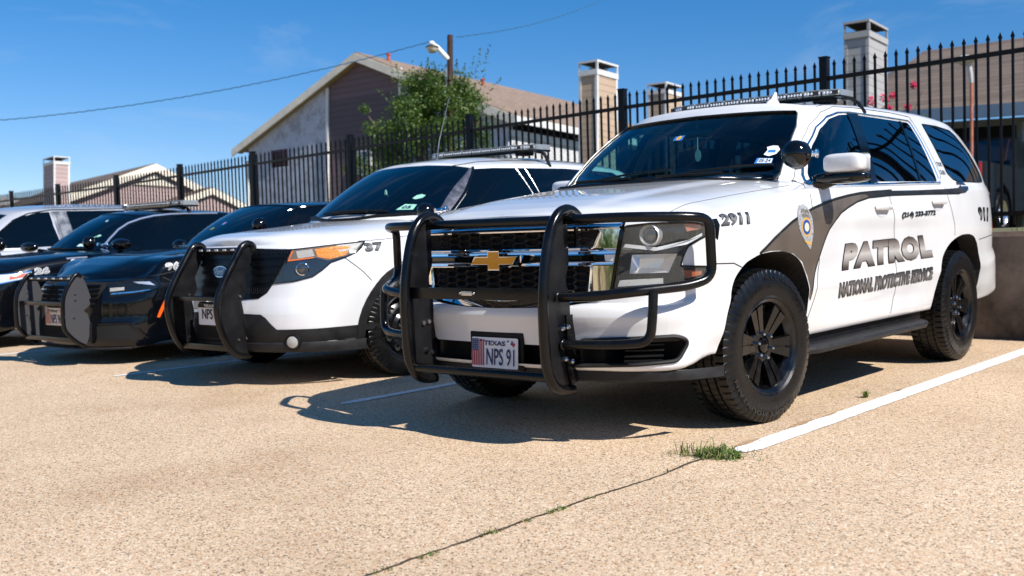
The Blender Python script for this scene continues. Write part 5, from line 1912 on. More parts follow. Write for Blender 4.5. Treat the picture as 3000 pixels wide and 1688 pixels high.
# ================================================================== black pursuit saloon (number 96)
def build_charger():
    root = empty('pursuit_sedan', lotmat(-5.62, .57), 'black patrol sedan numbered 96 with grey-plated push bumper, no light bar, beside the white crossover', 'police car', 'patrol vehicles parked in the bays')
    ST = [(0, -.99), (.2, -.985), (.4, -.95), (.55, -.90), (.67, -.835), (.77, -.745), (.85, -.64), (.90, -.52), (.925, -.40), (.94, -.25), (.95, 0), (.95, .4), (.945, 1.0), (.945, 1.8), (.955, 2.6), (.96, 3.05), (.955, 3.4), (.92, 3.75), (.83, 3.95), (.6, 4.02), (.3, 4.05), (0, 4.06)]
    spec = [((.125, .14), (.18, .12), (.25, .1)), ((.14, .02), (.19, .07), (.27, .03)), ((.20, -.004), (.25, .04), (.35, .0)), ((.33, .0), (.38, .02), (.5, .0)), ((.42, .014), (.47, .012), (.6, .0)),
            ((.52, .018), (.56, .0), (.7, .005)), ((.60, .035), (.64, .0), (.78, .01)), ((.67, .055), (.70, .012), (.85, .02)), ((.705, .08), ('-.07', .02), (.92, .04)), ((.725, .115), ('-.02', .05), (.98, .08)), ((.735, .16), ('0', .09), (1.0, .13))]
    sh = [(-1, .74), (-.75, .755), (-.62, .81), (-.50, .885), (-.35, .905), (-.1, .915), (.2, .925), (.5, .93), (.9, .94), (1.6, .95), (2.6, .985), (3.2, 1.0), (4, .99)]
    zc = [(-.95, .725), (-.88, .755), (-.80, .785), (-.65, .845), (-.45, .90), (-.3, .92), (0, .95), (.35, .97), (.6, .965), (3.2, 1.02), (4.1, 1.01)]
    GB = [(0, .42, .94), (.3, .45, .94), (.52, .54, .94), (.66, .65, .935), (.72, .73, .93), (.775, .80, .92), (.82, .90, .91), (.85, 1.1, .91), (.865, 1.6, .93), (.865, 2.1, .95), (.85, 2.6, .97), (.80, 3.0, .98), (.70, 3.3, .99), (.5, 3.45, 1.0), (.25, 3.5, 1.0), (0, 3.52, 1.0)]
    GT = [(0, 1.18, 1.375), (.22, 1.19, 1.372), (.40, 1.22, 1.362), (.50, 1.27, 1.35), (.54, 1.31, 1.345), (.57, 1.38, 1.345), (.595, 1.48, 1.350), (.61, 1.6, 1.355), (.62, 1.8, 1.36), (.62, 2.1, 1.36), (.61, 2.35, 1.35), (.59, 2.5, 1.34), (.54, 2.62, 1.325), (.42, 2.68, 1.325), (.2, 2.71, 1.33), (0, 2.72, 1.33)]
    roofz = [(1.1, 1.38), (1.3, 1.403), (1.6, 1.42), (2.0, 1.425), (2.4, 1.405), (2.75, 1.35)]
    low, gh, bv = car_surfaces(ST, spec, sh, zc, GB, GT, roofz, pc=4, bul=.022, dome=.012)
    car_base(root, low, gh, bv, BLACKP, 3.05, .385, .352, .352, .815, 'steel', .225, .235, 0, .17)
    g = patch(bv, [(-.57, .70), (0, .722), (.57, .70), (.50, .578), (.47, .52), (-.47, .52), (-.50, .578)], 'F', 'grille', DARK, root, .004, .006, .05)
    for z in (.56, .60, .64, .675):
        patch(bv, [(-.50, z - .006), (.50, z - .006), (.50, z + .006), (-.50, z + .006)], 'F', 'grille_bar', GLOSSBLK, g, .018, .015, .06)
    ang = R(45)
    HL = [(.591, -.874, .693), (.67, -.822, .706), (.76, -.74, .722), (.835, -.66, .730), (.870, -.59, .715), (.892, -.535, .668), (.882, -.56, .640), (.862, -.611, .620), (.76, -.75, .60), (.616, -.857, .583), (.605, -.865, .64)]
    def lf():
        h = patch(bv, [d2(p, ang) for p in HL], diag(ang), 'headlamp', pbr('lamp_smoke', (.008, .009, .010), .1, coat=.6), root, .004, .006, .03)
        patch(bv, [d2(p, ang) for p in ((.62, -.855, .655), (.72, -.78, .66), (.72, -.78, .635), (.62, -.855, .625))], diag(ang), 'lamp_reflector', LENSW, h, .006, 0, .03)
        patch(bv, [d2(p, ang) for p in ((.77, -.73, .70), (.855, -.62, .70), (.875, -.575, .668), (.80, -.70, .685))], diag(ang), 'lamp_reflector', MATS['lamp_reflector'], h, .006, 0, .03)
        patch(bv, [d2(p, ang) for p in ((.63, -.85, .612), (.78, -.73, .622), (.86, -.61, .635), (.855, -.62, .628), (.78, -.73, .610), (.63, -.85, .600))], diag(ang), 'lamp_chrome', CHROME, h, .006, 0, .03)
        mb = MB(); mb.tube(project(bv, subdiv([d2(p, ang) for p in HL], .03, True), diag(ang), .003), .005, 6, closed=True)
        mb.build('lamp_seal', GLOSSBLK, h)
        o = [h]
        o.append(patch(bv, [(-.48, .56), (-.50, .555), (-.545, .45), (-.565, .395), (-.545, .39), (-.515, .45)], 'L', 'side_marker', pbr('marker_orange', (.9, .10, .01), .25, coat=1, emit=(1, .12, .01, .25)), root, .005, .006, .03))
        o.append(patch(bv, [d2(p, ang) for p in ((.50, -.91, .345), (.75, -.765, .350), (.80, -.70, .22), (.50, -.915, .225))], diag(ang), 'corner_intake', DARK, root, .004, .006, .04))
        o.append(trim(bv, [d2(p, ang) for p in ((.50, -.91, .352), (.75, -.765, .358), (.80, -.70, .30), (.84, -.64, .22))], diag(ang), 'intake_edge', BLACKP, root, .010, .003))
        mb = MB()
        gapline(bv, [(-.60, .742), (-.3, .80), (0, .845), (.5, .885)], 'L', mb, .006)
        gapline(bv, [(-.50, .735), (-.42, .69), (-.37, .64)], 'L', mb, .005)
        gapline(bv, [(.62, .90), (.60, .6), (.52, .35)], 'L', mb, .006)
        o.append(mb.build('door_gap', GAP, root))
        return o
    both(lf)
    patch(bv, [(-.45, .36), (.45, .36), (.45, .20), (-.45, .20)], 'F', 'lower_intake', DARK, root, .004, .004, .05)
    mb = MB()
    mb.tube(project(bv, subdiv([(-.80, .145), (-.4, .142), (0, .142), (.4, .142), (.80, .145)], .05), 'F', .0), .012, 8, flat=2.0)
    mb.build('front_splitter', GREYPLASTIC, root)
    WS = [(-.695, .955), (-.35, .972), (0, .978), (.35, .972), (.695, .955), (.70, .98), (.63, 1.15), (.575, 1.27), (.535, 1.335), (.4, 1.355), (.2, 1.366), (0, 1.368), (-.2, 1.366), (-.4, 1.355), (-.535, 1.335), (-.575, 1.27), (-.63, 1.15), (-.70, .98)]
    ws = patch(bv, WS, 'F', 'windscreen', TINTB, root, .003, .004, .05)
    D = [(.84, .965), (.90, 1.08), (1.02, 1.20), (1.17, 1.285), (1.32, 1.325), (1.6, 1.338), (2.1, 1.335), (2.4, 1.30), (2.75, 1.10), (2.70, 1.03), (1.8, .985), (1.0, .955)]
    dlo(bv, root, D)
    def lf():
        return [trim(bv, [(.80, .945), (.86, 1.06), (.985, 1.205), (1.14, 1.305), (1.30, 1.345), (1.6, 1.358), (2.1, 1.355)], 'L', 'window_trim', GLOSSBLK, root, .009, .003),
                trim(bv, [(1.62, .97), (1.62, 1.15), (1.58, 1.33)], 'L', 'pillar_trim', BLACKP, root, .03, -.012)]
    both(lf)
    patch(bv, [(-.12, 1.195), (-.065, 1.19), (-.055, 1.215), (-.11, 1.222)], 'F', 'sticker', MATS['sticker_blue'], ws, .004, 0, .05)
    patch(bv, [(-.10, 1.200), (-.075, 1.197), (-.07, 1.21), (-.095, 1.214)], 'F', 'sticker', pbr('sticker_rose', (.6, .15, .2), .5), ws, .005, 0, .05)
    patch(bv, [(-.225, 1.145), (-.16, 1.145), (-.155, 1.165), (-.21, 1.172)], 'F', 'sticker', pbr('sticker_olive', (.18, .2, .1), .5), ws, .004, 0, .05)
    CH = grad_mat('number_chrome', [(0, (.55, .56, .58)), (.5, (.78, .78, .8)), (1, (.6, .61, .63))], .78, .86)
    numbers(bv, root, '96', [(-.468, .786), (-.352, .792), (-.353, .858), (-.462, .850)], pbr('number_grey', (.25, .25, .26), .4), (pbr('number_white', (.75, .75, .76), .3), .05), bold=.03)
    prof = [(-1.0, .765), (-1.02, .785), (-1.05, .778), (-1.10, .72), (-1.165, .605), (-1.175, .46), (-1.17, .325), (-1.13, .27), (-1.06, .205), (-1.0, .17)]
    rear = [(-.97, .20), (-.95, .25), (-.93, .34), (-.955, .44), (-.99, .47), (-.93, .52), (-.92, .58), (-.95, .68), (-.98, .75)]
    PG = pbr('grey_rubber_plate', (.036, .036, .041), .75, bump=.3, bscale=300)
    push_bar(root, prof, rear, .425, [(-1.12, .535, .05, .035), (-1.08, .225, .04, .04)], POWDER, PG, [(-1.06, .62), (-1.06, .57), (-1.08, .42)], (-1.04, .745), r=.018)
    make_plate(root, 'NPS 96', ymat(.02, -1.05, .415, 0), flag=True, yellowed=True)
    mb = MB(); mb.box((0, -1.005, .41), (.32, .03, .17), bev=.01); mb.build('plate_bracket', BLKPLASTIC, root)
    spotlight(root, (.845, .56, 1.165), (.80, .78, 1.06), .072, (-.2, -1, 0))
    def lf():
        mb = MB(); mb.ball((1.0, .88, 1.0), .1, 18, 10, s=(1.1, .7, .65)); mb.tube([(.86, .87, .96), (.95, .88, .98)], .025, 8)
        return mb.build('wing_mirror', BLACKP, root)
    both(lf)
    mb = MB(); mb.tube(project(bv, [(x, .985) for x in np.linspace(-.55, .25, 10)], 'F', .012), .008, 6); mb.build('wiper', BLKPLASTIC, root)
    return root

# ================================================================== black patrol saloon with light bar (number 26)
def build_taurus():
    root = empty('patrol_sedan', lotmat(-8.35, .55), 'black patrol sedan numbered 26 with a roof light bar and bright arched window trim', 'police car', 'patrol vehicles parked in the bays')
    ST = [(0, -1.05), (.2, -1.045), (.4, -1.015), (.6, -.95), (.72, -.875), (.82, -.76), (.885, -.63), (.92, -.5), (.94, -.35), (.955, -.15), (.965, .1), (.965, .6), (.96, 1.4), (.965, 2.2), (.965, 2.9), (.95, 3.4), (.91, 3.75), (.8, 3.98), (.55, 4.05), (.25, 4.08), (0, 4.09)]
    spec = [((.16, .14), (.20, .12), (.25, .1)), ((.17, .02), (.21, .07), (.27, .03)), ((.25, -.004), (.28, .04), (.35, .0)), ((.38, .0), (.40, .02), (.5, .0)), ((.48, .010), (.50, .010), (.6, .0)),
            ((.58, .02), (.60, .0), (.7, .005)), ((.66, .035), (.68, .0), (.8, .01)), ((.72, .055), (.75, .012), (.88, .02)), ((.765, .08), ('-.07', .02), (.94, .04)), ((.80, .12), ('-.02', .05), (1.0, .08)), ((.815, .17), ('0', .09), (1.02, .13))]
    sh = [(-1.1, .80), (-.75, .80), (-.5, .825), (-.3, .875), (-.1, .905), (.1, .925), (.5, .94), (.9, .945), (1.6, .965), (2.6, .99), (3.2, 1.0), (4.1, .99)]
    zc = [(-1.0, .81), (-.92, .85), (-.82, .875), (-.65, .895), (-.4, .92), (0, .955), (.35, .98), (.6, .985), (3.2, 1.02), (4.1, 1.01)]
    GB = [(0, .36, .96), (.25, .39, .96), (.42, .48, .96), (.54, .58, .955), (.61, .66, .95), (.70, .72, .94), (.78, .82, .93), (.83, 1.0, .93), (.86, 1.6, .94), (.86, 2.1, .95), (.84, 2.6, .97), (.79, 3.0, .98), (.68, 3.25, .99), (.5, 3.35, 1.0), (.25, 3.4, 1.0), (0, 3.42, 1.0)]
    GT = [(0, 1.08, 1.385), (.2, 1.09, 1.382), (.36, 1.13, 1.368), (.45, 1.18, 1.352), (.50, 1.23, 1.35), (.54, 1.31, 1.355), (.575, 1.42, 1.362), (.595, 1.6, 1.37), (.605, 1.85, 1.375), (.605, 2.1, 1.375), (.60, 2.35, 1.365), (.58, 2.55, 1.35), (.53, 2.68, 1.335), (.42, 2.74, 1.335), (.2, 2.77, 1.34), (0, 2.78, 1.34)]
    roofz = [(1.0, 1.39), (1.2, 1.418), (1.5, 1.435), (2.0, 1.44), (2.4, 1.42), (2.8, 1.36)]
    low, gh, bv = car_surfaces(ST, spec, sh, zc, GB, GT, roofz, pc=4, bul=.02)
    car_base(root, low, gh, bv, BLACKP, 2.87, .39, .355, .355, .83, 'steel', .235, .236, 0, .19)
    patch(bv, [(-.55, .78), (.55, .78), (.50, .60), (-.50, .60)], 'F', 'grille', DARK, root, .004, .006, .05)
    patch(bv, [(-.55, .42), (.55, .42), (.50, .25), (-.50, .25)], 'F', 'lower_intake', DARK, root, .004, .006, .05)
    ang = R(50)
    HL = [(.66, -.90, .765), (.80, -.77, .770), (.88, -.64, .765), (.92, -.5, .775), (.945, -.35, .790), (.942, -.37, .735), (.925, -.46, .700), (.88, -.64, .665), (.80, -.77, .65), (.66, -.90, .66)]
    def lf():
        h = patch(bv, [d2(p, ang) for p in HL], diag(ang), 'headlamp', CHROME, root, .004, .006, .03)
        patch(bv, [d2((p[0], p[1], .72 + (p[2] - .72) * .78), ang) for p in HL], diag(ang), 'lamp_lens', pbr('lamp_pale', (.55, .60, .62), .15, coat=1, bump=.4, bscale=80), h, .006, 0, .03)
        patch(bv, [d2(p, ang) for p in ((.905, -.55, .750), (.935, -.40, .765), (.930, -.43, .725), (.90, -.56, .705))], diag(ang), 'turn_lens', pbr('turn_salmon', (.55, .12, .07), .2, coat=1), h, .008, 0, .03)
        o = [h]
        mb = MB()
        gapline(bv, [(-.45, .80), (-.2, .835), (.1, .87), (.5, .905)], 'L', mb, .006)
        gapline(bv, [(.62, .92), (.60, .6), (.52, .35)], 'L', mb, .006)
        o.append(mb.build('door_gap', GAP, root))
        return o
    both(lf)
    WS = [(-.59, .975), (-.3, .99), (0, .995), (.3, .99), (.59, .975), (.60, 1.0), (.56, 1.15), (.515, 1.28), (.485, 1.335), (.35, 1.362), (.15, 1.374), (0, 1.376), (-.15, 1.374), (-.35, 1.362), (-.485, 1.335), (-.515, 1.28), (-.56, 1.15), (-.60, 1.0)]
    ws = patch(bv, WS, 'F', 'windscreen', TINTB, root, .003, .004, .05)
    D = [(.68, .97), (.80, 1.09), (1.05, 1.25), (1.32, 1.335), (1.68, 1.357), (2.2, 1.357), (2.45, 1.32), (2.8, 1.10), (2.75, 1.04), (1.8, .99), (.8, .955)]
    dlo(bv, root, D)
    BR = pbr('bright_trim', (.55, .60, .70), .22, metal=.7)
    def lf():
        return [trim(bv, [(.585, .945), (.68, 1.02), (.77, 1.10), (.90, 1.20), (1.03, 1.272), (1.17, 1.32), (1.32, 1.352), (1.5, 1.368), (1.68, 1.374), (2.15, 1.376)], 'L', 'window_trim', BR, root, .012, .004),
                trim(bv, [(1.80, 1.0), (1.75, 1.2), (1.72, 1.35)], 'L', 'pillar_trim', GLOSSBLK, root, .012, .002),
                patch(bv, [(.05, .905), (.28, .912), (.28, .900), (.05, .890)], 'L', 'fender_script', BR, root, .004, 0, .05)]
    both(lf)
    teal = MATS['sticker_teal']
    patch(bv, [(.33, 1.09), (.36, 1.085), (.43, 1.135), (.40, 1.15)], 'F', 'sticker', teal, ws, .004, 0, .05)
    patch(bv, [(.30, 1.025), (.38, 1.02), (.39, 1.045), (.31, 1.05)], 'F', 'sticker', pbr('sticker_ice', (.5, .75, .85), .5), ws, .004, 0, .05)
    patch(bv, [(.20, 1.30), (.23, 1.30), (.23, 1.315), (.20, 1.315)], 'F', 'sticker', MATS['sticker_ice'], ws, .004, 0, .05)
    numbers(bv, root, '26', [(-.302, .748), (-.158, .754), (-.155, .815), (-.297, .812)], MATS['number_grey'], (MATS['number_white'], .05), bold=.03)
    def lf():
        p = [(.12 + .05 * math.cos(a * math.pi / 8), .845 + .045 * math.sin(a * math.pi / 8)) for a in range(16)]
        q = [(.22 + .05 * math.cos(a * math.pi / 8), .850 + .045 * math.sin(a * math.pi / 8)) for a in range(16)]
        return patch(bv, [p, q], 'L', 'star_badge', pbr('badge_pale', (.7, .72, .74), .4), root, .004, 0, .04)
    both(lf)
    spotlight(root, (.835, .36, 1.06), (.745, .62, 1.02), .072, (-.2, -1, 0))
    def lf():
        mb = MB(); mb.ball((1.06, .60, 1.035), .1, 24, 14, s=(1.75, .8, .62)); mb.tube([(.80, .72, .97), (.98, .68, .99)], .025, 8)
        return mb.build('wing_mirror', GLOSSBLK, root)
    both(lf)
    mb = MB(); mb.tube(project(bv, [(x, 1.0) for x in np.linspace(-.45, .1, 10)], 'F', .012), .008, 6)
    mb.tube(project(bv, [(x, .99) for x in np.linspace(.1, .5, 10)], 'F', .012), .008, 6); mb.build('wiper', BLKPLASTIC, root)
    light_bar(root, (0, 1.72, 1.500), 1.32, MATS['lightbar_lens'], .28, .085, [[(s * .50, 1.74, 1.46), (s * .58, 1.76, 1.44), (s * .615, 1.76, 1.39)] for s in (-1, 1)])
    return root

# ================================================================== silver people carrier at the left edge
def build_van():
    root = empty('minivan', lotmat(-11.05, .5), 'silver and white minivan with dark side glass at the left edge, behind the black sedans', 'minivan')
    PAINT = pbr('silver_white_paint', (.50, .52, .56), .3, metal=.3, coat=1.0)
    ST = [(0, -.98), (.3, -.96), (.55, -.88), (.75, -.74), (.86, -.58), (.92, -.42), (.95, -.2), (.965, .1), (.97, .6), (.97, 1.5), (.97, 2.4), (.965, 3.1), (.95, 3.6), (.88, 3.95), (.7, 4.1), (.35, 4.14), (0, 4.15)]
    spec = [((.2, .14), (.22, .12), (.3, .1)), ((.21, .02), (.23, .07), (.32, .03)), ((.3, .0), (.3, .03), (.4, .0)), ((.45, .0), (.45, .01), (.6, .0)), ((.6, .02), (.6, .0), (.75, .01)), ((.72, .05), (.72, .01), (.85, .03)),
            ((.80, .08), ('-.12', .02), (.95, .05)), ((.85, .13), ('-.03', .05), (1.03, .08)), ((.87, .17), ('0', .08), (1.06, .11))]
    sh = [(-1, .85), (-.6, .86), (-.2, .90), (.2, .95), (.6, 1.0), (1.2, 1.015), (2.4, 1.04), (4.1, 1.06)]
    zc = [(-.95, .87), (-.8, .93), (-.4, 1.0), (0, 1.04), (.4, 1.06), (4, 1.1)]
    GB = [(0, .0, 1.0), (.3, .03, 1.0), (.55, .13, .995), (.7, .25, .99), (.78, .34, .98), (.83, .45, .98), (.88, .7, .98), (.91, 1.0, .99), (.92, 1.6, 1.0), (.92, 2.4, 1.02), (.91, 3.2, 1.03), (.88, 3.7, 1.04), (.75, 3.9, 1.04), (.4, 3.98, 1.04), (0, 4.0, 1.04)]
    GT = [(0, .80, 1.51), (.25, .82, 1.505), (.45, .87, 1.495), (.58, .93, 1.49), (.64, 1.0, 1.495), (.68, 1.1, 1.505), (.70, 1.25, 1.515), (.715, 1.45, 1.525), (.72, 1.8, 1.53), (.72, 2.5, 1.53), (.71, 3.1, 1.52), (.68, 3.45, 1.505), (.58, 3.62, 1.49), (.3, 3.68, 1.49), (0, 3.7, 1.49)]
    roofz = [(.75, 1.52), (1.0, 1.565), (1.4, 1.60), (2.0, 1.62), (2.8, 1.615), (3.4, 1.57), (3.75, 1.50)]
    low, gh, bv = car_surfaces(ST, spec, sh, zc, GB, GT, roofz, pc=4, bul=.022)
    car_base(root, low, gh, bv, PAINT, 3.0, .38, .34, .34, .83, 'steel', .225, .22, 0, .21)
    patch(bv, [(-.72, 1.02), (0, 1.05), (.72, 1.02), (.60, 1.46), (.4, 1.485), (0, 1.50), (-.4, 1.485), (-.60, 1.46)], 'F', 'windscreen', TINTB, root, .003, .004, .05)
    patch(bv, [(-.55, .80), (.55, .80), (.45, .62), (-.45, .62)], 'F', 'grille', DARK, root, .004, .006, .06)
    def lf():
        o = [patch(bv, p, 'L', 'side_glass', TINT, root, .003, .004, .06) for p in
             ([(.50, 1.03), (.66, 1.22), (.85, 1.36), (1.05, 1.445), (1.22, 1.485), (1.375, 1.495), (1.38, 1.30), (1.43, 1.045), (1.0, 1.03)],
              [(1.60, 1.505), (2.45, 1.512), (2.50, 1.08), (1.66, 1.06), (1.62, 1.25)],
              [(2.62, 1.512), (3.3, 1.49), (3.5, 1.40), (3.62, 1.12), (2.66, 1.085)])]
        o.append(trim(bv, [(1.49, 1.04), (1.46, 1.25), (1.45, 1.50)], 'L', 'door_gap', GAP, root, .004, .001))
        o.append(trim(bv, [(.45, 1.0), (.9, 1.39), (1.1, 1.475), (1.4, 1.52), (2.5, 1.535), (3.3, 1.51)], 'L', 'window_seal', GLOSSBLK, root, .010, .0))
        o.append(patch(bv, [(2.44, 1.515), (2.60, 1.515), (2.60, 1.08), (2.50, 1.08)], 'L', 'pillar_trim', DULLCHROME, root, .005, 0, .06))
        o.append(patch(bv, [(1.385, 1.50), (1.595, 1.508), (1.655, 1.055), (1.435, 1.04)], 'L', 'pillar_trim', pbr('pillar_silver', (.20, .205, .22), .28, metal=.4, coat=.8, var=.5, vscale=9), root, .0025, 0, .05))
        o.append(patch(bv, [(-.62, .86), (-.35, .90), (-.35, .78), (-.62, .72)], 'L', 'headlamp', LENSW, root, .004, .004, .04))
        return o
    both(lf)
    def lf():
        mb = MB(); mb.ball((1.06, .55, 1.08), .11, 20, 12, s=(1.1, .7, .8)); mb.tube([(.88, .55, 1.02), (1.0, .55, 1.04)], .03, 8)
        return mb.build('wing_mirror', GLOSSBLK, root)
    both(lf)
    def lf():
        mb = MB(); mb.tube(project(bv, [(.64, y) for y in np.linspace(1.35, 3.2, 14)], 'T', .02), .014, 8)
        return mb.build('roof_rail', DULLCHROME, root)
    both(lf)
    return root
# ================================================================== ground and parking lot
def new_mat(name):
    m = bpy.data.materials.new(name); m.use_nodes = True
    n = m.node_tree.nodes; l = m.node_tree.links
    return m, n, l, n['Principled BSDF']

def ramp(n, stops, interp='LINEAR'):
    r = n.new('ShaderNodeValToRGB'); r.color_ramp.interpolation = interp
    e = r.color_ramp.elements
    e[0].position = stops[0][0]; e[0].color = (*stops[0][1], 1)
    e[1].position = stops[-1][0]; e[1].color = (*stops[-1][1], 1)
    for p, c in stops[1:-1]:
        k = e.new(p); k.color = (*c, 1)
    return r

def mixc(n, l, fac, a, b, mode='MIX'):
    m = n.new('ShaderNodeMix'); m.data_type = 'RGBA'; m.blend_type = mode
    for sock, v in ((0, fac), (6, a), (7, b)):
        if hasattr(v, 'is_output'): l.new(v, m.inputs[sock])
        elif isinstance(v, (tuple, list)): m.inputs[sock].default_value = (*v, 1)
        else: m.inputs[sock].default_value = v
    return m.outputs[2]

def aggregate_nodes(n, l):
    """exposed-aggregate concrete: colour and height"""
    tc = n.new('ShaderNodeTexCoord')
    v = n.new('ShaderNodeTexVoronoi'); v.inputs['Scale'].default_value = 125; v.inputs['Randomness'].default_value = 1
    l.new(tc.outputs['Object'], v.inputs['Vector'])
    sp = n.new('ShaderNodeSeparateColor'); l.new(v.outputs['Color'], sp.inputs[0])
    c1 = ramp(n, [(0.0, (.07, .05, .04)), (.08, (.16, .10, .065)), (.13, (.50, .24, .10)), (.20, (.55, .40, .27)), (.45, (.66, .50, .345)), (.75, (.74, .58, .42)), (.90, (.84, .75, .64)), (1.0, (.34, .32, .31))], 'CONSTANT')
    l.new(sp.outputs[0], c1.inputs[0])
    v2 = n.new('ShaderNodeTexVoronoi'); v2.inputs['Scale'].default_value = 290
    l.new(tc.outputs['Object'], v2.inputs['Vector'])
    sp2 = n.new('ShaderNodeSeparateColor'); l.new(v2.outputs['Color'], sp2.inputs[0])
    c2 = ramp(n, [(0, (.22, .16, .11)), (.12, (.58, .43, .29)), (.55, (.71, .56, .40)), (.9, (.80, .66, .50)), (1, (.28, .22, .17))], 'CONSTANT')
    l.new(sp2.outputs[1], c2.inputs[0])
    mort = ramp(n, [(0.0, (0, 0, 0)), (.45, (0, 0, 0)), (.62, (1, 1, 1)), (1, (1, 1, 1))])
    l.new(v.outputs['Distance'], mort.inputs[0])
    col = mixc(n, l, mort.outputs[0], c1.outputs[0], c2.outputs[0])
    # broad tone: worn pale paths, tan soil, faint stains
    nz = n.new('ShaderNodeTexNoise'); nz.inputs['Scale'].default_value = .55; nz.inputs['Detail'].default_value = 8; nz.inputs['Roughness'].default_value = .62
    l.new(tc.outputs['Object'], nz.inputs['Vector'])
    t1 = ramp(n, [(.30, (.74, .66, .57)), (.45, (.90, .86, .80)), (.58, (.97, .935, .88)), (.72, (1.08, 1.06, 1.02))])
    l.new(nz.outputs['Fac'], t1.inputs[0])
    col = mixc(n, l, 1.0, col, t1.outputs[0], 'MULTIPLY')
    nz2 = n.new('ShaderNodeTexNoise'); nz2.inputs['Scale'].default_value = 2.6; nz2.inputs['Detail'].default_value = 10; nz2.inputs['Roughness'].default_value = .7; nz2.inputs['Distortion'].default_value = .6
    l.new(tc.outputs['Object'], nz2.inputs['Vector'])
    t2 = ramp(n, [(.28, (.80, .76, .72)), (.42, (1, 1, 1)), (.62, (1.0, 1.0, 1.0)), (.74, (1.13, 1.12, 1.09))])
    l.new(nz2.outputs['Fac'], t2.inputs[0])
    col = mixc(n, l, .8, col, t2.outputs[0], 'MULTIPLY')
    nz3 = n.new('ShaderNodeTexNoise'); nz3.inputs['Scale'].default_value = 38; nz3.inputs['Detail'].default_value = 4; nz3.inputs['Roughness'].default_value = .8
    l.new(tc.outputs['Object'], nz3.inputs['Vector'])
    t3 = ramp(n, [(.33, (.76, .72, .68)), (.5, (1, 1, 1)), (.68, (1.12, 1.11, 1.10))])
    l.new(nz3.outputs['Fac'], t3.inputs[0])
    col = mixc(n, l, .75, col, t3.outputs[0], 'MULTIPLY')
    return tc, col, v

def ground_material():
    m, n, l, b = new_mat('aggregate_concrete')
    tc, col, v = aggregate_nodes(n, l)
    l.new(col, b.inputs['Base Color'])
    b.inputs['Roughness'].default_value = .85
    bp = n.new('ShaderNodeBump'); bp.inputs['Strength'].default_value = .5; bp.inputs['Distance'].default_value = .003; bp.invert = True
    l.new(v.outputs['Distance'], bp.inputs['Height']); l.new(bp.outputs[0], b.inputs['Normal'])
    return m

def line_material():
    m, n, l, b = new_mat('worn_line_paint')
    tc, col, v = aggregate_nodes(n, l)
    nz = n.new('ShaderNodeTexNoise'); nz.inputs['Scale'].default_value = 24; nz.inputs['Detail'].default_value = 9; nz.inputs['Roughness'].default_value = .75
    l.new(tc.outputs['Object'], nz.inputs['Vector'])
    r = ramp(n, [(.37, (0, 0, 0)), (.43, (1, 1, 1))])
    l.new(nz.outputs['Fac'], r.inputs[0])
    nz2 = n.new('ShaderNodeTexNoise'); nz2.inputs['Scale'].default_value = 90; nz2.inputs['Detail'].default_value = 3
    l.new(tc.outputs['Object'], nz2.inputs['Vector'])
    wh = ramp(n, [(.3, (.60, .57, .52)), (.55, (.82, .81, .78))])
    l.new(nz2.outputs['Fac'], wh.inputs[0])
    c = mixc(n, l, r.outputs[0], col, wh.outputs[0])
    l.new(c, b.inputs['Base Color']); b.inputs['Roughness'].default_value = .7
    bp = n.new('ShaderNodeBump'); bp.inputs['Strength'].default_value = .35; bp.inputs['Distance'].default_value = .003; bp.invert = True
    l.new(v.outputs['Distance'], bp.inputs['Height']); l.new(bp.outputs[0], b.inputs['Normal'])
    return m

def noise_mat(name, c0, c1, scale=5, rough=.85, bump=.3, bs=None, detail=8, dist=.01):
    m, n, l, b = new_mat(name)
    tc = n.new('ShaderNodeTexCoord')
    nz = n.new('ShaderNodeTexNoise'); nz.inputs['Scale'].default_value = scale; nz.inputs['Detail'].default_value = detail; nz.inputs['Roughness'].default_value = .65
    l.new(tc.outputs['Object'], nz.inputs['Vector'])
    r = ramp(n, [(.3, c0), (.7, c1)]); l.new(nz.outputs['Fac'], r.inputs[0]); l.new(r.outputs[0], b.inputs['Base Color'])
    b.inputs['Roughness'].default_value = rough
    n2 = n.new('ShaderNodeTexNoise'); n2.inputs['Scale'].default_value = bs or scale * 8; n2.inputs['Detail'].default_value = 6
    l.new(tc.outputs['Object'], n2.inputs['Vector'])
    bp = n.new('ShaderNodeBump'); bp.inputs['Strength'].default_value = bump; bp.inputs['Distance'].default_value = dist
    l.new(n2.outputs['Fac'], bp.inputs['Height']); l.new(bp.outputs[0], b.inputs['Normal'])
    return m

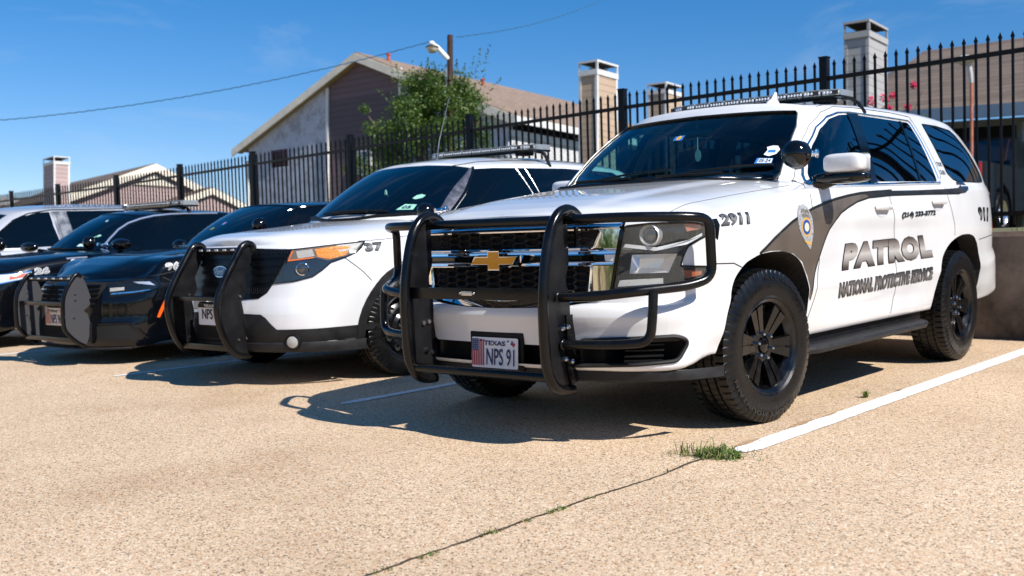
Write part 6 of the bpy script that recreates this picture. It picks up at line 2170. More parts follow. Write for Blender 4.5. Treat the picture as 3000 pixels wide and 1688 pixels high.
def siding_mat(name, col, pitch=.19, var=.08, ax='Z'):
    """horizontal lap boards: each board leans out to a lower edge"""
    m, n, l, b = new_mat(name)
    tc = n.new('ShaderNodeTexCoord'); sp = n.new('ShaderNodeSeparateXYZ'); l.new(tc.outputs['Object'], sp.inputs[0])
    mu = n.new('ShaderNodeMath'); mu.operation = 'DIVIDE'; mu.inputs[1].default_value = pitch; l.new(sp.outputs[ax], mu.inputs[0])
    fr = n.new('ShaderNodeMath'); fr.operation = 'FRACT'; l.new(mu.outputs[0], fr.inputs[0])
    fl = n.new('ShaderNodeMath'); fl.operation = 'FLOOR'; l.new(mu.outputs[0], fl.inputs[0])
    wn = n.new('ShaderNodeTexWhiteNoise'); wn.noise_dimensions = '1D'; l.new(fl.outputs[0], wn.inputs['W'])
    nz = n.new('ShaderNodeTexNoise'); nz.inputs['Scale'].default_value = 1.2; nz.inputs['Detail'].default_value = 7; l.new(tc.outputs['Object'], nz.inputs['Vector'])
    ad = n.new('ShaderNodeMath'); ad.operation = 'ADD'; l.new(wn.outputs['Value'], ad.inputs[0]); l.new(nz.outputs['Fac'], ad.inputs[1])
    r = ramp(n, [(.3, tuple(c * (1 - var) for c in col)), (1.0, tuple(min(1, c * (1 + var)) for c in col))])
    h = n.new('ShaderNodeMath'); h.operation = 'MULTIPLY'; h.inputs[1].default_value = .5; l.new(ad.outputs[0], h.inputs[0]); l.new(h.outputs[0], r.inputs[0])
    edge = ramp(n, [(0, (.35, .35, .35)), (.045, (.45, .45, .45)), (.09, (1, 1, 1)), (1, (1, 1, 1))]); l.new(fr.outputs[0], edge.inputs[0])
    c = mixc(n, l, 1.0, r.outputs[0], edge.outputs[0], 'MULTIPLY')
    l.new(c, b.inputs['Base Color']); b.inputs['Roughness'].default_value = .7
    bp = n.new('ShaderNodeBump'); bp.inputs['Strength'].default_value = .8; bp.inputs['Distance'].default_value = .02; bp.invert = True
    l.new(fr.outputs[0], bp.inputs['Height']); l.new(bp.outputs[0], b.inputs['Normal'])
    return m

def brick_mat(name, c1, c2, mortar, scale=1.0, w=.5, h=.25, stain=None, msize=.02, obj='Object', plane='xz'):
    m, n, l, b = new_mat(name)
    tc = n.new('ShaderNodeTexCoord'); sp = n.new('ShaderNodeSeparateXYZ'); l.new(tc.outputs[obj], sp.inputs[0])
    ad = n.new('ShaderNodeMath'); ad.operation = 'ADD'; l.new(sp.outputs['X'], ad.inputs[0]); l.new(sp.outputs['Y'], ad.inputs[1])
    cb = n.new('ShaderNodeCombineXYZ')
    l.new(ad.outputs[0], cb.inputs[0]); l.new(sp.outputs['Z'], cb.inputs[1])
    br = n.new('ShaderNodeTexBrick'); br.inputs['Scale'].default_value = scale; br.inputs['Brick Width'].default_value = w; br.inputs['Row Height'].default_value = h
    br.inputs['Mortar Size'].default_value = msize; br.inputs['Color1'].default_value = (*c1, 1); br.inputs['Color2'].default_value = (*c2, 1); br.inputs['Mortar'].default_value = (*mortar, 1)
    l.new(cb.outputs[0], br.inputs['Vector'])
    col = br.outputs['Color']
    nz = n.new('ShaderNodeTexNoise'); nz.inputs['Scale'].default_value = 3.2; nz.inputs['Detail'].default_value = 12; nz.inputs['Roughness'].default_value = .7
    l.new(tc.outputs['Object'], nz.inputs['Vector'])
    if stain:
        r = ramp(n, [(.47, (0, 0, 0)), (.60, (1, 1, 1))]); l.new(nz.outputs['Fac'], r.inputs[0])
        col = mixc(n, l, r.outputs[0], col, stain)
    else:
        r = ramp(n, [(.3, (.8, .8, .8)), (.7, (1.15, 1.15, 1.15))]); l.new(nz.outputs['Fac'], r.inputs[0])
        col = mixc(n, l, 1.0, col, r.outputs[0], 'MULTIPLY')
    l.new(col, b.inputs['Base Color']); b.inputs['Roughness'].default_value = .85
    bp = n.new('ShaderNodeBump'); bp.inputs['Strength'].default_value = .5; bp.inputs['Distance'].default_value = .01
    l.new(br.outputs['Fac'], bp.inputs['Height']); bp.invert = True; l.new(bp.outputs[0], b.inputs['Normal'])
    return m

def lot_obj(mb, name, mat, smooth=False, kind='structure'):
    o = mb.build(name, mat, None, smooth)
    o.matrix_world = LOT
    if kind: o['kind'] = kind
    return o

def fence_y(x): return 4.628 - .09 * x
def top_z(x):
    return float(np.interp(x, [-26, -21.5, -16, -11, -5.7, -3.2, -.8, 6, 14], [2.30, 2.337, 2.363, 2.434, 2.505, 2.53, 2.54, 2.60, 2.66]))
def terr_z(x): return top_z(x) - 1.66

def build_ground():
    # lot slab: one sheet, falls away smoothly far from the bays so it reaches the horizon
    mb = MB()
    xs = [-600, -200, -60, -30] + list(np.arange(-26, 14, 2.0)) + [20, 40, 120, 500]
    ys = [-600, -200, -60, -30, -15] + list(np.arange(-10, 4.8, 1.0)) + [4.95]
    def z(x, y): return 0.0 if y > -20 and -40 < x < 30 else -.02 * max(0, -y - 20) * 0 - .0
    mb.grid([[Vector((x, min(y, fence_y(x) - .03) if y > 4 else y, z(x, y))) for y in ys] for x in xs])
    g = lot_obj(mb, 'ground', ground_material())
    # upper terrace behind the wall
    soil = noise_mat('dry_grass_soil', (.10, .085, .045), (.17, .17, .07), 3, .95, .6, 60)
    mb = MB()
    rows = []
    for x in [-60, -40] + list(np.arange(-26, 16, 2.0)) + [30, 60]:
        tz = terr_z(np.clip(x, -26, 14))
        rows.append([Vector((x, fence_y(x) + .02, tz - .03)), Vector((x, fence_y(x) + 3, tz + .02)), Vector((x, fence_y(x) + 8, tz - .2)), Vector((x, fence_y(x) + 20, tz - .9)), Vector((x, 90, tz - 4.6)), Vector((x, 400, tz - 23))])
    mb.grid(rows)
    lot_obj(mb, 'terrain', soil)
    # retaining wall
    conc = noise_mat('stained_concrete', (.028, .021, .016), (.25, .20, .16), 1.7, .9, .6, 26, 14, .02)
    mb = MB()
    xs = list(np.arange(-24, 12.1, 1.2))
    A = [Vector((x, fence_y(x) - .14, -.1)) for x in xs]
    rows = [[Vector((x, fence_y(x) - .12, -.1)), Vector((x, fence_y(x) - .12, terr_z(x) - .02)), Vector((x, fence_y(x) - .10, terr_z(x))), Vector((x, fence_y(x) + .08, terr_z(x))), Vector((x, fence_y(x) + .10, -.1))] for x in xs]
    mb.grid(rows)
    w = mb.build('retaining_wall', conc, None, False)
    w.matrix_world = LOT
    tag(w, 'low stained dark concrete retaining wall running behind the parked cars', 'wall')
    mb = MB()
    rows = [[Vector((x, fence_y(x) - .125, terr_z(x) - .035)), Vector((x, fence_y(x) - .125, terr_z(x) + .006)), Vector((x, fence_y(x) + .085, terr_z(x) + .006))] for x in xs]
    mb.grid(rows)
    mb.build('wall_cap', noise_mat('cap_concrete', (.26, .20, .155), (.40, .32, .25), 14, .9, .3, 60), w, False)
    # bay lines
    lm = line_material()
    random.seed(3)
    for (x0, y0, x1, y1, wd) in ((1.200, -.74, 1.235, 4.55, .125), (-1.520, -.73, -1.47, 4.6, .085), (-4.235, -.71, -4.10, 4.8, .085), (-6.93, -.42, -6.80, 5.0, .085), (-9.60, -.35, -9.45, 5.2, .085), (3.98, -.75, 4.02, 4.2, .12)):
        mb = MB()
        N = 160
        rows = []
        e1 = e2 = 0
        for k in range(N + 1):
            t = k / N
            x = x0 + (x1 - x0) * t; y = y0 + (y1 - y0) * t
            e1 = e1 * .6 + random.uniform(-.0022, .0022); e2 = e2 * .6 + random.uniform(-.0022, .0022)
            tp = 1.0 if k > 3 else .55 + .15 * k
            rows.append([Vector((x - wd / 2 * tp + e1, y, .004)), Vector((x + wd / 2 * tp + e2, y, .004))])
        mb.grid(rows)
        lot_obj(mb, 'parking_line', lm)
    # slab joint: an open crack with soil in it
    mb = MB()
    rows = []
    e = 0
    for k in range(260):
        y = -6.0 + k * .0205
        e = e * .9 + random.uniform(-.0045, .0045)
        x = 1.143 + e + .006 * math.sin(y * 3)
        w_ = .0028 + .0030 * abs(math.sin(y * 7.3) * math.sin(y * 2.1)) + random.uniform(0, .003)
        if y > -.75: x -= .0; w_ *= .5
        rows.append([Vector((x - w_, y, .0035)), Vector((x + w_, y, .0035))])
    mb.grid(rows)
    lot_obj(mb, 'pavement_joint', noise_mat('joint_soil', (.02, .016, .012), (.10, .07, .045), 40, 1, .5))
    # rusty soil stains by the line
    mb = MB()
    for (cx, cy, a, b_) in ((1.135, .02, .022, .15), (1.145, .34, .014, .09), (1.135, -.55, .02, .12), (1.14, 1.35, .012, .05)):
        mb.poly([Vector((cx + a * math.cos(t) * random.uniform(.6, 1.1), cy + b_ * math.sin(t) * random.uniform(.7, 1.1), .0055)) for t in np.linspace(0, 2 * math.pi, 26)[:-1]])
    lot_obj(mb, 'soil', noise_mat('orange_soil', (.30, .16, .07), (.58, .40, .25), 70, 1, .5))
    # twigs and grit
    mb = MB()
    for k in range(150):
        x, y = random.uniform(-5, 3.2), random.uniform(-3.6, .2)
        L = random.uniform(.002, .008); a = random.uniform(0, 3.14); w2 = random.uniform(.001, .003)
        if random.random() < .12: L *= 3.2
        u = Vector((math.cos(a), math.sin(a), 0)); v = Vector((-math.sin(a), math.cos(a), 0))
        p = Vector((x, y, .003)); q = Vector((0, 0, random.uniform(.001, .003)))
        mb.poly([p - u * L, p - v * w2 + q, p + u * L, p + v * w2 + q])
    lot_obj(mb, 'grit', noise_mat('grit_brown', (.02, .014, .01), (.10, .06, .035), 30, .9, .2), kind='stuff')
    return g

def blades(spots, name, mats, label, cat, hscale=1.0, kind=None, seed=5):
    random.seed(seed)
    mb = MB()
    for (cx, cy, cz, n, rx, ry, h) in spots:
        for k in range(n):
            a = random.uniform(0, 2 * math.pi); r = math.sqrt(random.random())
            x = cx + rx * r * math.cos(a); y = cy + ry * r * math.sin(a)
            L = h * random.uniform(.35, 1.2) * (1.15 - .5 * r)
            ph = random.uniform(0, 2 * math.pi); lean = random.uniform(.2, 1.2)
            d = Vector((math.cos(ph), math.sin(ph), 0)); s = Vector((-math.sin(ph), math.cos(ph), 0)) * random.uniform(.0014, .003)
            p0 = Vector((x, y, cz)); p1 = p0 + d * L * lean * .35 + Vector((0, 0, L * .6)); p2 = p0 + d * L * lean + Vector((0, 0, L * (.85 - lean * .45)))
            mb.mi = random.choice((0, 0, 0, 1, 2))
            mb.grid([[p0 - s, p0 + s], [p1 - s * .8, p1 + s * .8], [p2 - s * .15, p2 + s * .15]])
    o = mb.build(name, mats, None, True)
    o.matrix_world = LOT
    if kind: o['kind'] = kind
    if label: tag(o, label, cat)
    return o

GRASSM = None
def build_small_plants():
    gm = [pbr('grass_green', (.12, .19, .03), .6), pbr('grass_dark', (.05, .10, .018), .6), pbr('grass_straw', (.30, .24, .11), .7)]
    o = blades([(1.165, -.87, 0, 620, .11, .075, .058), (1.13, -.88, 0, 90, .17, .10, .10), (1.25, -.84, 0, 50, .13, .13, .04), (1.05, -.95, 0, 40, .14, .05, .04)], 'grass_tuft', gm, 'green grass tuft at the near end of the right white bay line', 'grass tuft')
    blades([(1.145, y, 0, n, .016, ly, .022) for y, n, ly in ((-2.66, 30, .05), (-2.36, 40, .05), (-2.17, 18, .02), (-2.00, 50, .07), (-1.78, 10, .02), (-2.85, 12, .05), (-1.25, 5, .03))], 'grass', gm, None, None, kind='stuff', seed=8)
    blades([(1.075, .99, 0, 70, .012, .014, .075)], 'weed', gm, 'small upright weed growing left of the white bay line beside the front wheel', 'weed', seed=9)
    # grass along the top of the wall
    sp = []
    random.seed(11)
    for k in range(60):
        x = .9 + k * .12
        sp.append((x, fence_y(x) + .2 + random.uniform(0, .5), terr_z(x) - .01, 26, .12, .2, .09))
    for k in range(40):
        x = -2 - k * .4
        sp.append((x, fence_y(x) + .3, terr_z(x), 14, .3, .2, .10))
    gm2 = [pbr('verge_grass', (.13, .17, .035), .6), pbr('verge_dark', (.05, .09, .02), .6), gm[2]]
    blades(sp, 'verge_grass', gm2, None, None, kind='stuff', seed=12)

# ================================================================== fence
def build_fence():
    root = bpy.data.objects.new('picket_fence', None); COL.objects.link(root)
    root.matrix_world = LOT @ Matrix.Translation((0, 4.63, .87))
    tag(root, 'tall black steel picket fence on the retaining wall behind every parked vehicle', 'fence')
    off = Vector((0, 4.63, .87))
    FM = pbr('fence_black', (.0025, .0025, .003), .42, spec=.24, bump=.1, bscale=80)
    posts = [-26.8, -24.1, -21.5, -18.81, -15.96, -13.39, -10.94, -8.295, -5.746, -3.241, -.794, 1.62, 4.03, 6.44, 8.85, 11.3]
    def P(x, z): return Vector((x, fence_y(x), z)) - off
    for i, x in enumerate(posts):
        mb = MB()
        tz = top_z(x) + .03; bz = terr_z(x) - .05
        p = P(x, 0)
        w = .038
        mb.box((p.x, p.y, (tz + bz) / 2 - off.z), (2 * w, 2 * w, tz - bz), bev=.004)
        mb.box((p.x, p.y, tz - off.z + .006), (2 * w + .012, 2 * w + .012, .014), bev=.003)
        mb.build('fence_post', FM, root)
    for a, b in zip(posts, posts[1:]):
        mb = MB()
        n = 24 if a > -9 else 22
        for k in range(1, n):
            x = a + (b - a) * k / n
            tz = top_z(x); bz = terr_z(x) + .06
            p = P(x, 0)
            h = .0095
            mb.box((p.x, p.y, (tz - .045 + bz) / 2 - off.z), (2 * h, 2 * h, tz - .045 - bz))
            z0 = tz - .05 - off.z; zt = tz + .01 - off.z
            # pressed spear: shoulders then point
            for (u, vv) in (((-.017, 0), (.017, 0)),):
                pass
            base = [Vector((p.x + sx * h, p.y + sy * h, z0)) for sx, sy in ((-1, -1), (1, -1), (1, 1), (-1, 1))]
            mid = [Vector((p.x + sx * .0165, p.y + sy * .0075, z0 + .012)) for sx, sy in ((-1, -1), (1, -1), (1, 1), (-1, 1))]
            V0 = mb.verts(base); V1 = mb.verts(mid); t = mb.bm.verts.new((p.x, p.y, zt))
            for q in range(4):
                mb.face([V0[q], V0[(q + 1) % 4], V1[(q + 1) % 4], V1[q]]); mb.face([V1[q], V1[(q + 1) % 4], t])
        for dz in (-.165, None):
            za = (top_z(a) + dz) if dz else terr_z(a) + .155
            zb = (top_z(b) + dz) if dz else terr_z(b) + .155
            pa, pb = P(a, za), P(b, zb)
            d = (pb - pa).normalized()
            for s in (1,):
                ax = d; up = Vector((0, 0, 1)); sd_ = ax.cross(up).normalized()
                c = []
                for q in (pa, pb):
                    c.append([q + sd_ * .018 * i + up * .019 * j for i, j in ((-1, -1), (1, -1), (1, 1), (-1, 1))])
                A = mb.verts(c[0]); B = mb.verts(c[1])
                mb.face(A); mb.face(B[::-1])
                for q in range(4): mb.face([A[q], A[(q + 1) % 4], B[(q + 1) % 4], B[q]])
        mb.build('fence_panel', FM, root, False)
    # notice seen from behind, wired to the pickets
    mb = MB()
    for k in range(1):
        x = -10.2
        mb.box((x, fence_y(x) + .03, top_z(x) - .13), (.42, .006, .27), bev=.002)
    s = mb.build('fence_sign', pbr('sign_back', (.05, .018, .035), .5), None)
    s.matrix_world = LOT
    tag(s, 'dark red rectangular sign fixed near the top of the fence behind the black sedans', 'sign')

# ================================================================== buildings
def hmat(o, rot, z=0):  # house frame
    return Matrix.Translation(o) @ Matrix.Rotation(R(rot), 4, 'Z')

SHIN = None
def roof_mat(name, c1, c2, scale=1):
    m = brick_mat(name, c1, c2, tuple(c * .55 for c in c1), 1.0, .30, .13, None, .012)
    return m

def slab(mb, pts, th):
    """thick sheet under a 3D polygon"""
    P = [Vector(p) for p in pts]
    nrm = (P[1] - P[0]).cross(P[2] - P[0]).normalized()
    if nrm.z < 0: nrm = -nrm
    A = mb.verts(P); B = mb.verts([p - nrm * th for p in P])
    mb.face(A); mb.face(B[::-1])
    for i in range(len(P)): mb.face([A[i], A[(i + 1) % len(P)], B[(i + 1) % len(P)], B[i]])

def board(mb, a, b, w, t, drop=Vector((0, 0, -1)), outd=Vector((0, -1, 0))):
    """trim board from a to b, hanging w below, t thick outwards"""
    a = Vector(a); b = Vector(b)
    P = [a, b, b + drop * w, a + drop * w]
    Q = [p + outd * t for p in P]
    A = mb.verts(P); B = mb.verts(Q)
    mb.face(A); mb.face(B[::-1])
    for i in range(4): mb.face([A[i], A[(i + 1) % 4], B[(i + 1) % 4], B[i]])

def chimney(name, origin, rot, w, d, top, bot, m_dark, label, trim_mat, cap_dark=None, cat='chimney'):
    """boxed chimney with corner boards, band and an open metal cap; near corner at the origin, width to -x, depth to +y"""
    root = empty(name, hmat(origin, rot), label, cat)
    mb = MB(); mb.box((-w / 2, d / 2, (top - .32 + bot) / 2), (w, d, top - .32 - bot))
    mb.build('siding', m_dark, root, False)
    mb = MB(); t = .07
    for x, y in ((-w, 0), (0, 0), (0, d), (-w, d)):
        mb.box((x + (t / 2 - .012) * (1 if x < 0 else -1), y + (t / 2 - .012) * (1 if y == 0 else -1), (top - .32 + bot) / 2), (t, t, top - .32 - bot + .002))
    mb.build('corner_board', trim_mat, root, False)
    mb = MB(); mb.box((-w / 2, d / 2, top - .26), (w + .05, d + .05, .13)); mb.build('chimney_band', trim_mat, root, False)
    mb = MB()
    e = .035
    for x, y in ((-w, 0), (0, 0), (0, d), (-w, d)):
        mb.box((x, y, top - .10), (e * (1.6 if (x, y) == (0, 0) else 1), e, .20))
    mb.box((-w / 2, -.01, top + .005), (w + .05, e, .045)); mb.box((-w / 2, d + .01, top + .005), (w + .05, e, .045))
    mb.box((.01, d / 2, top + .005), (e, d + .05, .045)); mb.box((-w - .01, d / 2, top + .005), (e, d + .05, .045))
    mb.build('cap_frame', trim_mat, root, False)
    mb = MB(); mb.box((-w / 2, d / 2, top - .01), (w, d, .012)); 
    mb.build('cap_lid', DARK, root, False)
    mb = MB(); mb.box((-w / 2, d / 2, top - .16), (w * .5, d * .5, .10)); mb.build('flue', DARK, root, False)
    return root

def vent_pipe(origin, h, r=.05, label='', parent=None):
    mb = MB(); mb.tube([(0, 0, 0), (0, 0, h)], r, 10); mb.tube([(0, 0, h), (0, 0, h + .04)], r * 1.5, 10)
    o = mb.build('vent_pipe', pbr('vent_red', (.45, .08, .04), .6), parent)
    o.location = origin
    return o

def build_houses():
    TRIM = pbr('house_trim_cream', (.80, .73, .60), .6, var=.12, vscale=3)
    TRIMW = pbr('house_trim_white', (.68, .67, .65), .6, var=.1, vscale=3)
    TRIMB = pbr('house_trim_bluegrey', (.40, .46, .52), .6, var=.1, vscale=3)
    MAUVE = siding_mat('mauve_siding', (.145, .098, .105), .19)
    MAUVE2 = siding_mat('mauve_siding_dark', (.098, .072, .080), .19)
    PINKS = siding_mat('pink_siding', (.43, .315, .30), .19)
    BEIGE = siding_mat('beige_siding', (.47, .34, .235), .16)
    GREYS = siding_mat('grey_siding', (.36, .35, .34), .16)
    WB = brick_mat('white_brick_stained_shade', (.52, .56, .66), (.46, .50, .60), (.38, .40, .46), 1, .22, .075, (.31, .32, .37), .012)  # stain blotches, plus the gable's bluish shade put into the brick colours
    WB2 = brick_mat('white_brick', (.66, .66, .65), (.60, .60, .60), (.46, .46, .46), 1, .22, .075, None, .012)
    ROOFT = roof_mat('tan_shingles', (.30, .215, .155), (.235, .165, .12))
    ROOFB = roof_mat('brown_shingles', (.185, .135, .10), (.11, .08, .06))
    # ---- house A: big gable end
    A = empty('gabled_apartment_house', hmat((-.58, 23.84, .68), -38.9), 'two-storey house with tan shingle roof, mauve gable and stained white brick, behind the fence', 'house')
    f = .08
    def wall(poly, y0, y1, m, nm='wall'):
        mb = MB(); mb.prism(poly, y0, y1, Matrix(((1, 0, 0, 0), (0, 0, 1, 0), (0, 1, 0, 0), (0, 0, 0, 1)))); return mb.build(nm, m, A, False)
    def rz(x): return 7.25 - abs(x + 6.33) * .405
    bz = -1.6
    wall([(-12.0, bz), (-7.83, bz), (-7.83, rz(-7.83)), (-12.0, rz(-12.0))], .17, .40, WB)
    wall([(-7.83, bz), (-4.51, bz), (-4.51, 4.6), (-7.83, 4.6)], .18, .40, MAUVE, 'wall')
    wall([(-7.83, 4.6), (-4.51, 4.6), (-4.51, 6.05), (-7.83, 6.05)], .15, .40, MAUVE2, 'wall')
    wall([(-7.83, 6.05), (-4.51, 6.05), (-4.51, rz(-4.51)), (-6.33, 7.25), (-7.83, rz(-7.83))], .18, .40, MAUVE, 'wall')
    wall([(-4.51, bz), (-.30, bz), (-.30, rz(-.3)), (-4.51, rz(-4.51))], .19, .40, WB)
    mb = MB(); mb.box((-7.83, .13, 2.5), (.10, .06, 8)); mb.box((-4.51, .13, 2.6), (.10, .06, 8.3)); mb.box((-11.98, .13, 1.4), (.1, .06, 6.1))
    mb.build('corner_board', TRIMW, A, False)
    mb = MB(); mb.prism([(.25, bz), (3.55, bz), (3.55, 4.35), (.25, 4.35)], -.45, -.25, Matrix(((0, 0, 1, 0), (1, 0, 0, 0), (0, 1, 0, 0), (0, 0, 0, 1)))); mb.build('wall', WB2, A, False)
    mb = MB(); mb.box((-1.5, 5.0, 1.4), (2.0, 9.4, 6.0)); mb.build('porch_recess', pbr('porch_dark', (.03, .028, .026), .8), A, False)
    mb = MB(); mb.box((-.22, 1.95, 4.38), (.06, 3.4, .18)); mb.build('frieze_board', TRIMW, A, False)
    # roof
    mb = MB()
    slab(mb, [(-6.33, -.05, 7.46), (.12, -.05, 4.83), (.12, 11.5, 4.83), (-6.33, 11.5, 7.46)], .10)
    slab(mb, [(-6.33, -.05, 7.46), (-12.6, -.05, 4.92 - .0), (-12.6, 11.5, 4.92), (-6.33, 11.5, 7.46)], .10)
    rf = mb.build('roof', ROOFT, A, False)
    mb = MB()
    board(mb, (-6.33, -.05, 7.42), (.14, -.05, 4.79), .26, .05); board(mb, (-6.33, -.05, 7.42), (-12.62, -.05, 4.88), .26, .05)
    mb.build('rake_board', TRIM, A, False)
    mb = MB()
    slab(mb, [(-6.33, .0, 7.22), (.0, .0, 4.62), (.0, .20, 4.62), (-6.33, .20, 7.22)], .03); slab(mb, [(-6.33, .0, 7.22), (-12.4, .0, 4.76), (-12.4, .20, 4.76), (-6.33, .20, 7.22)], .03)
    mb.build('soffit', pbr('soffit_tan', (.30, .22, .13), .7), A, False)
    mb = MB()
    board(mb, (.13, -.1, 4.80), (.13, 11.4, 4.80), .20, .04, outd=Vector((1, 0, 0)))
    mb.build('eave_board', TRIMW, A, False)
    mb = MB(); mb.box((-.15, 5.8, 4.60), (.55, 4.4, .04)); mb.build('porch_ceiling', TRIM, A, False)
    for x, y in ((-5.9, 1.0), (-5.2, 3.2), (-5.0, 4.6)):
        vent_pipe((x, y, 7.42 - (x + 6.33) * .408 - .05), .28, .055, parent=rf)
    # small curtained window low on the gable
    mb = MB(); mb.box((-6.07, .12, 3.95), (.62, .06, .78)); wn_ = mb.build('window', TRIMW, A, False)
    mb = MB(); mb.box((-6.07, .082, 3.97), (.50, .02, .64)); mb.build('pane', pbr('dark_pane', (.01, .012, .02), .08, spec=.8), wn_, False)
    mb = MB()
    random.seed(4)
    for i in range(5):
        for j in range(6):
            if random.random() < .75: mb.box((-6.27 + i * .1, .069, 3.72 + j * .10), (.05, .004, .045))
    mb.build('lace_curtain', pbr('lace', (.42, .44, .48), .8), wn_, False)
    # ---- roof of the house behind it
    D = empty('rear_house', hmat((3.2, 33.0, .68), -38.9), 'partly hidden brown-roofed house with blue-grey rake board behind the tan roof', 'house')
    mb = MB(); slab(mb, [(-7.5, 0, 8.05), (2.5, 0, 4.6), (2.5, 9, 4.6), (-7.5, 9, 8.05)], .1); slab(mb, [(-7.5, 0, 8.05), (-12, 0, 6.4), (-12, 9, 6.4), (-7.5, 9, 8.05)], .1)
    dr = mb.build('roof', ROOFB, D, False)
    mb = MB(); board(mb, (-7.5, -.02, 8.0), (2.5, -.02, 4.56), .34, .05); board(mb, (-7.5, -.02, 8.0), (-12, -.02, 6.35), .34, .05); mb.build('rake_board', TRIMB, D, False)
    mb = MB(); mb.prism([(-11.6, -2), (2.0, -2), (2.0, 4.6), (-7.5, 7.8), (-11.6, 6.3)], .3, .5, Matrix(((1, 0, 0, 0), (0, 0, 1, 0), (0, 1, 0, 0), (0, 0, 0, 1)))); mb.build('wall', MAUVE, D, False)
    for x, y, h in ((-2.0, 1.6, .42), (-1.35, 1.8, .30)):
        vent_pipe((x, y, 8.05 - (x + 7.5) * .345 - .05), h, .09, parent=dr)
    # ---- chimneys
    chimney('chimney_stack', (1.47, 19.84, .68), -38.9, .52, .88, 5.50, 2.3, BEIGE, 'tall beige-sided chimney with white corner boards and open dark cap', TRIMW)
    chimney('chimney_stack', (4.28, 27.84, .68), -38.9, .66, 1.02, 6.50, 2.3, BEIGE, 'shorter beige chimney between the tall beige one and the light bar', TRIMW)
    chimney('chimney_stack', (-21.03, 41.84, .68), -50, 1.5, .67, 5.87, 1.5, PINKS, 'pink-sided chimney with white boards at the far left skyline', TRIMW)
    chimney('chimney_stack', (6.71, 15.84, .68), -38.9, .50, 1.04, 5.48, 1.8, GREYS, 'tall grey-sided chimney rising at the right behind the fence', GREYS)
    # ---- house B far left: two gables
    B = empty('pink_gabled_house', hmat((-18.83, 48.84, .68), 40), 'distant pink house with white-trimmed twin gables and brown roof at the left', 'house')
    mb = MB()
    slab(mb, [(0, 0, 6.39), (4.9, 0, 4.36), (4.9, 13, 4.36), (0, 13, 6.39)], .1)
    slab(mb, [(0, 0, 6.39), (-5.2, 0, 4.23), (-5.2, 13, 4.23), (0, 13, 6.39)], .1)
    mb.build('roof', ROOFB, B, False)
    Mx = Matrix(((1, 0, 0, 0), (0, 0, 1, 0), (0, 1, 0, 0), (0, 0, 0, 1)))
    mb = MB(); mb.prism([(-4.7, -3), (4.5, -3), (4.5, 4.3), (0, 6.2), (-4.7, 4.2)], .2, .4, Mx); mb.build('wall', PINKS, B, False)
    mb = MB(); board(mb, (0, -.05, 6.36), (4.95, -.05, 4.31), .40, .05); board(mb, (0, -.05, 6.36), (-5.25, -.05, 4.18), .40, .05); mb.build('rake_board', TRIM, B, False)
    mb = MB(); mb.prism([(-1.1, 5.25), (1.3, 5.25), (0, 5.85)], .12, .2, Mx); mb.build('gable_louvre', TRIM, B, False)
    # lower front gable
    mb = MB(); mb.prism([(-2.2, -3), (5.2, -3), (5.2, 3.7), (2.3, 4.95), (-2.2, 3.2)], -1.6, -1.4, Mx); mb.build('wall', PINKS, B, False)
    mb = MB(); board(mb, (2.3, -1.75, 5.15), (-2.6, -1.75, 3.2), .34, .05); board(mb, (2.3, -1.75, 5.15), (5.5, -1.75, 3.8), .34, .05); mb.build('rake_board', TRIM, B, False)
    mb = MB(); slab(mb, [(2.3, -1.7, 5.2), (5.5, -1.7, 3.85), (5.5, .2, 3.85), (2.3, .2, 5.2)], .08); slab(mb, [(2.3, -1.7, 5.2), (-2.6, -1.7, 3.25), (-2.6, .2, 3.25), (2.3, .2, 5.2)], .08); mb.build('lower_roof', ROOFB, B, False)
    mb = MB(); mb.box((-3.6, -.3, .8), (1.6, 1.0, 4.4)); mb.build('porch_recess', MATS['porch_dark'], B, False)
    # brown roof further left with a white gable end
    E_ = empty('brown_roofed_house', hmat((-27.0, 47.0, .68), -20), 'far left brown-roofed house beyond the pink chimney', 'house')
    mb = MB()
    slab(mb, [(-6, 0, 2.6), (9, 0, 3.6), (9, 7, 5.0), (1, 7, 4.5)], .1)
    mb.build('roof', ROOFB, E_, False)
    mb = MB(); mb.box((1.5, 1.2, .6), (14, .3, 5.2)); mb.build('wall', MATS['porch_dark'], E_, False)
    mb = MB(); board(mb, (-6, -.02, 2.58), (9, -.02, 3.58), .25, .05); mb.build('eave_board', TRIMW, E_, False)
    F_ = empty('white_gable_house', hmat((-31.0, 56.0, .68), -10), 'sliver of white-trimmed roof at the extreme left skyline', 'house')
    mb = MB(); slab(mb, [(-6, 0, 2.8), (1.2, 0, 5.3), (1.2, 6, 5.3), (-6, 6, 2.8)], .1); slab(mb, [(1.2, 0, 5.3), (5, 0, 4.2), (5, 6, 4.2), (1.2, 6, 5.3)], .1); mb.build('roof', ROOFB, F_, False)
    mb = MB(); board(mb, (-6, -.02, 2.8), (1.2, -.02, 5.3), .5, .06); board(mb, (1.2, -.02, 5.3), (5, -.02, 4.2), .5, .06); mb.build('rake_board', TRIMW, F_, False)
    mb = MB(); mb.box((-.5, .4, .5), (9, .3, 4.5)); mb.build('wall', PINKS, F_, False)
    # ---- house C right: hipped brown roof, deep porch
    Cc = empty('hip_roofed_house', Matrix.Translation((0, 0, 0)), 'house with big brown hipped roof and pale gutter at the right behind the fence', 'house')
    mb = MB()
    slab(mb, [(5.9, 19.2, 4.25), (10.0, 23.4, 7.05), (24.0, 11.8, 7.25), (20.0, 3.5, 3.25), (8.0, 12.05, 3.75)], .1) if False else None
    e0 = Vector((6.35, 16.6, 4.32)); e1 = Vector((16.0, 6.2, 3.62))
    r0 = Vector((10.51, 22.84, 7.07)); r1 = Vector((20.5, 12.6, 6.7))
    slab(mb, [e0, r0, r1, e1], .1)
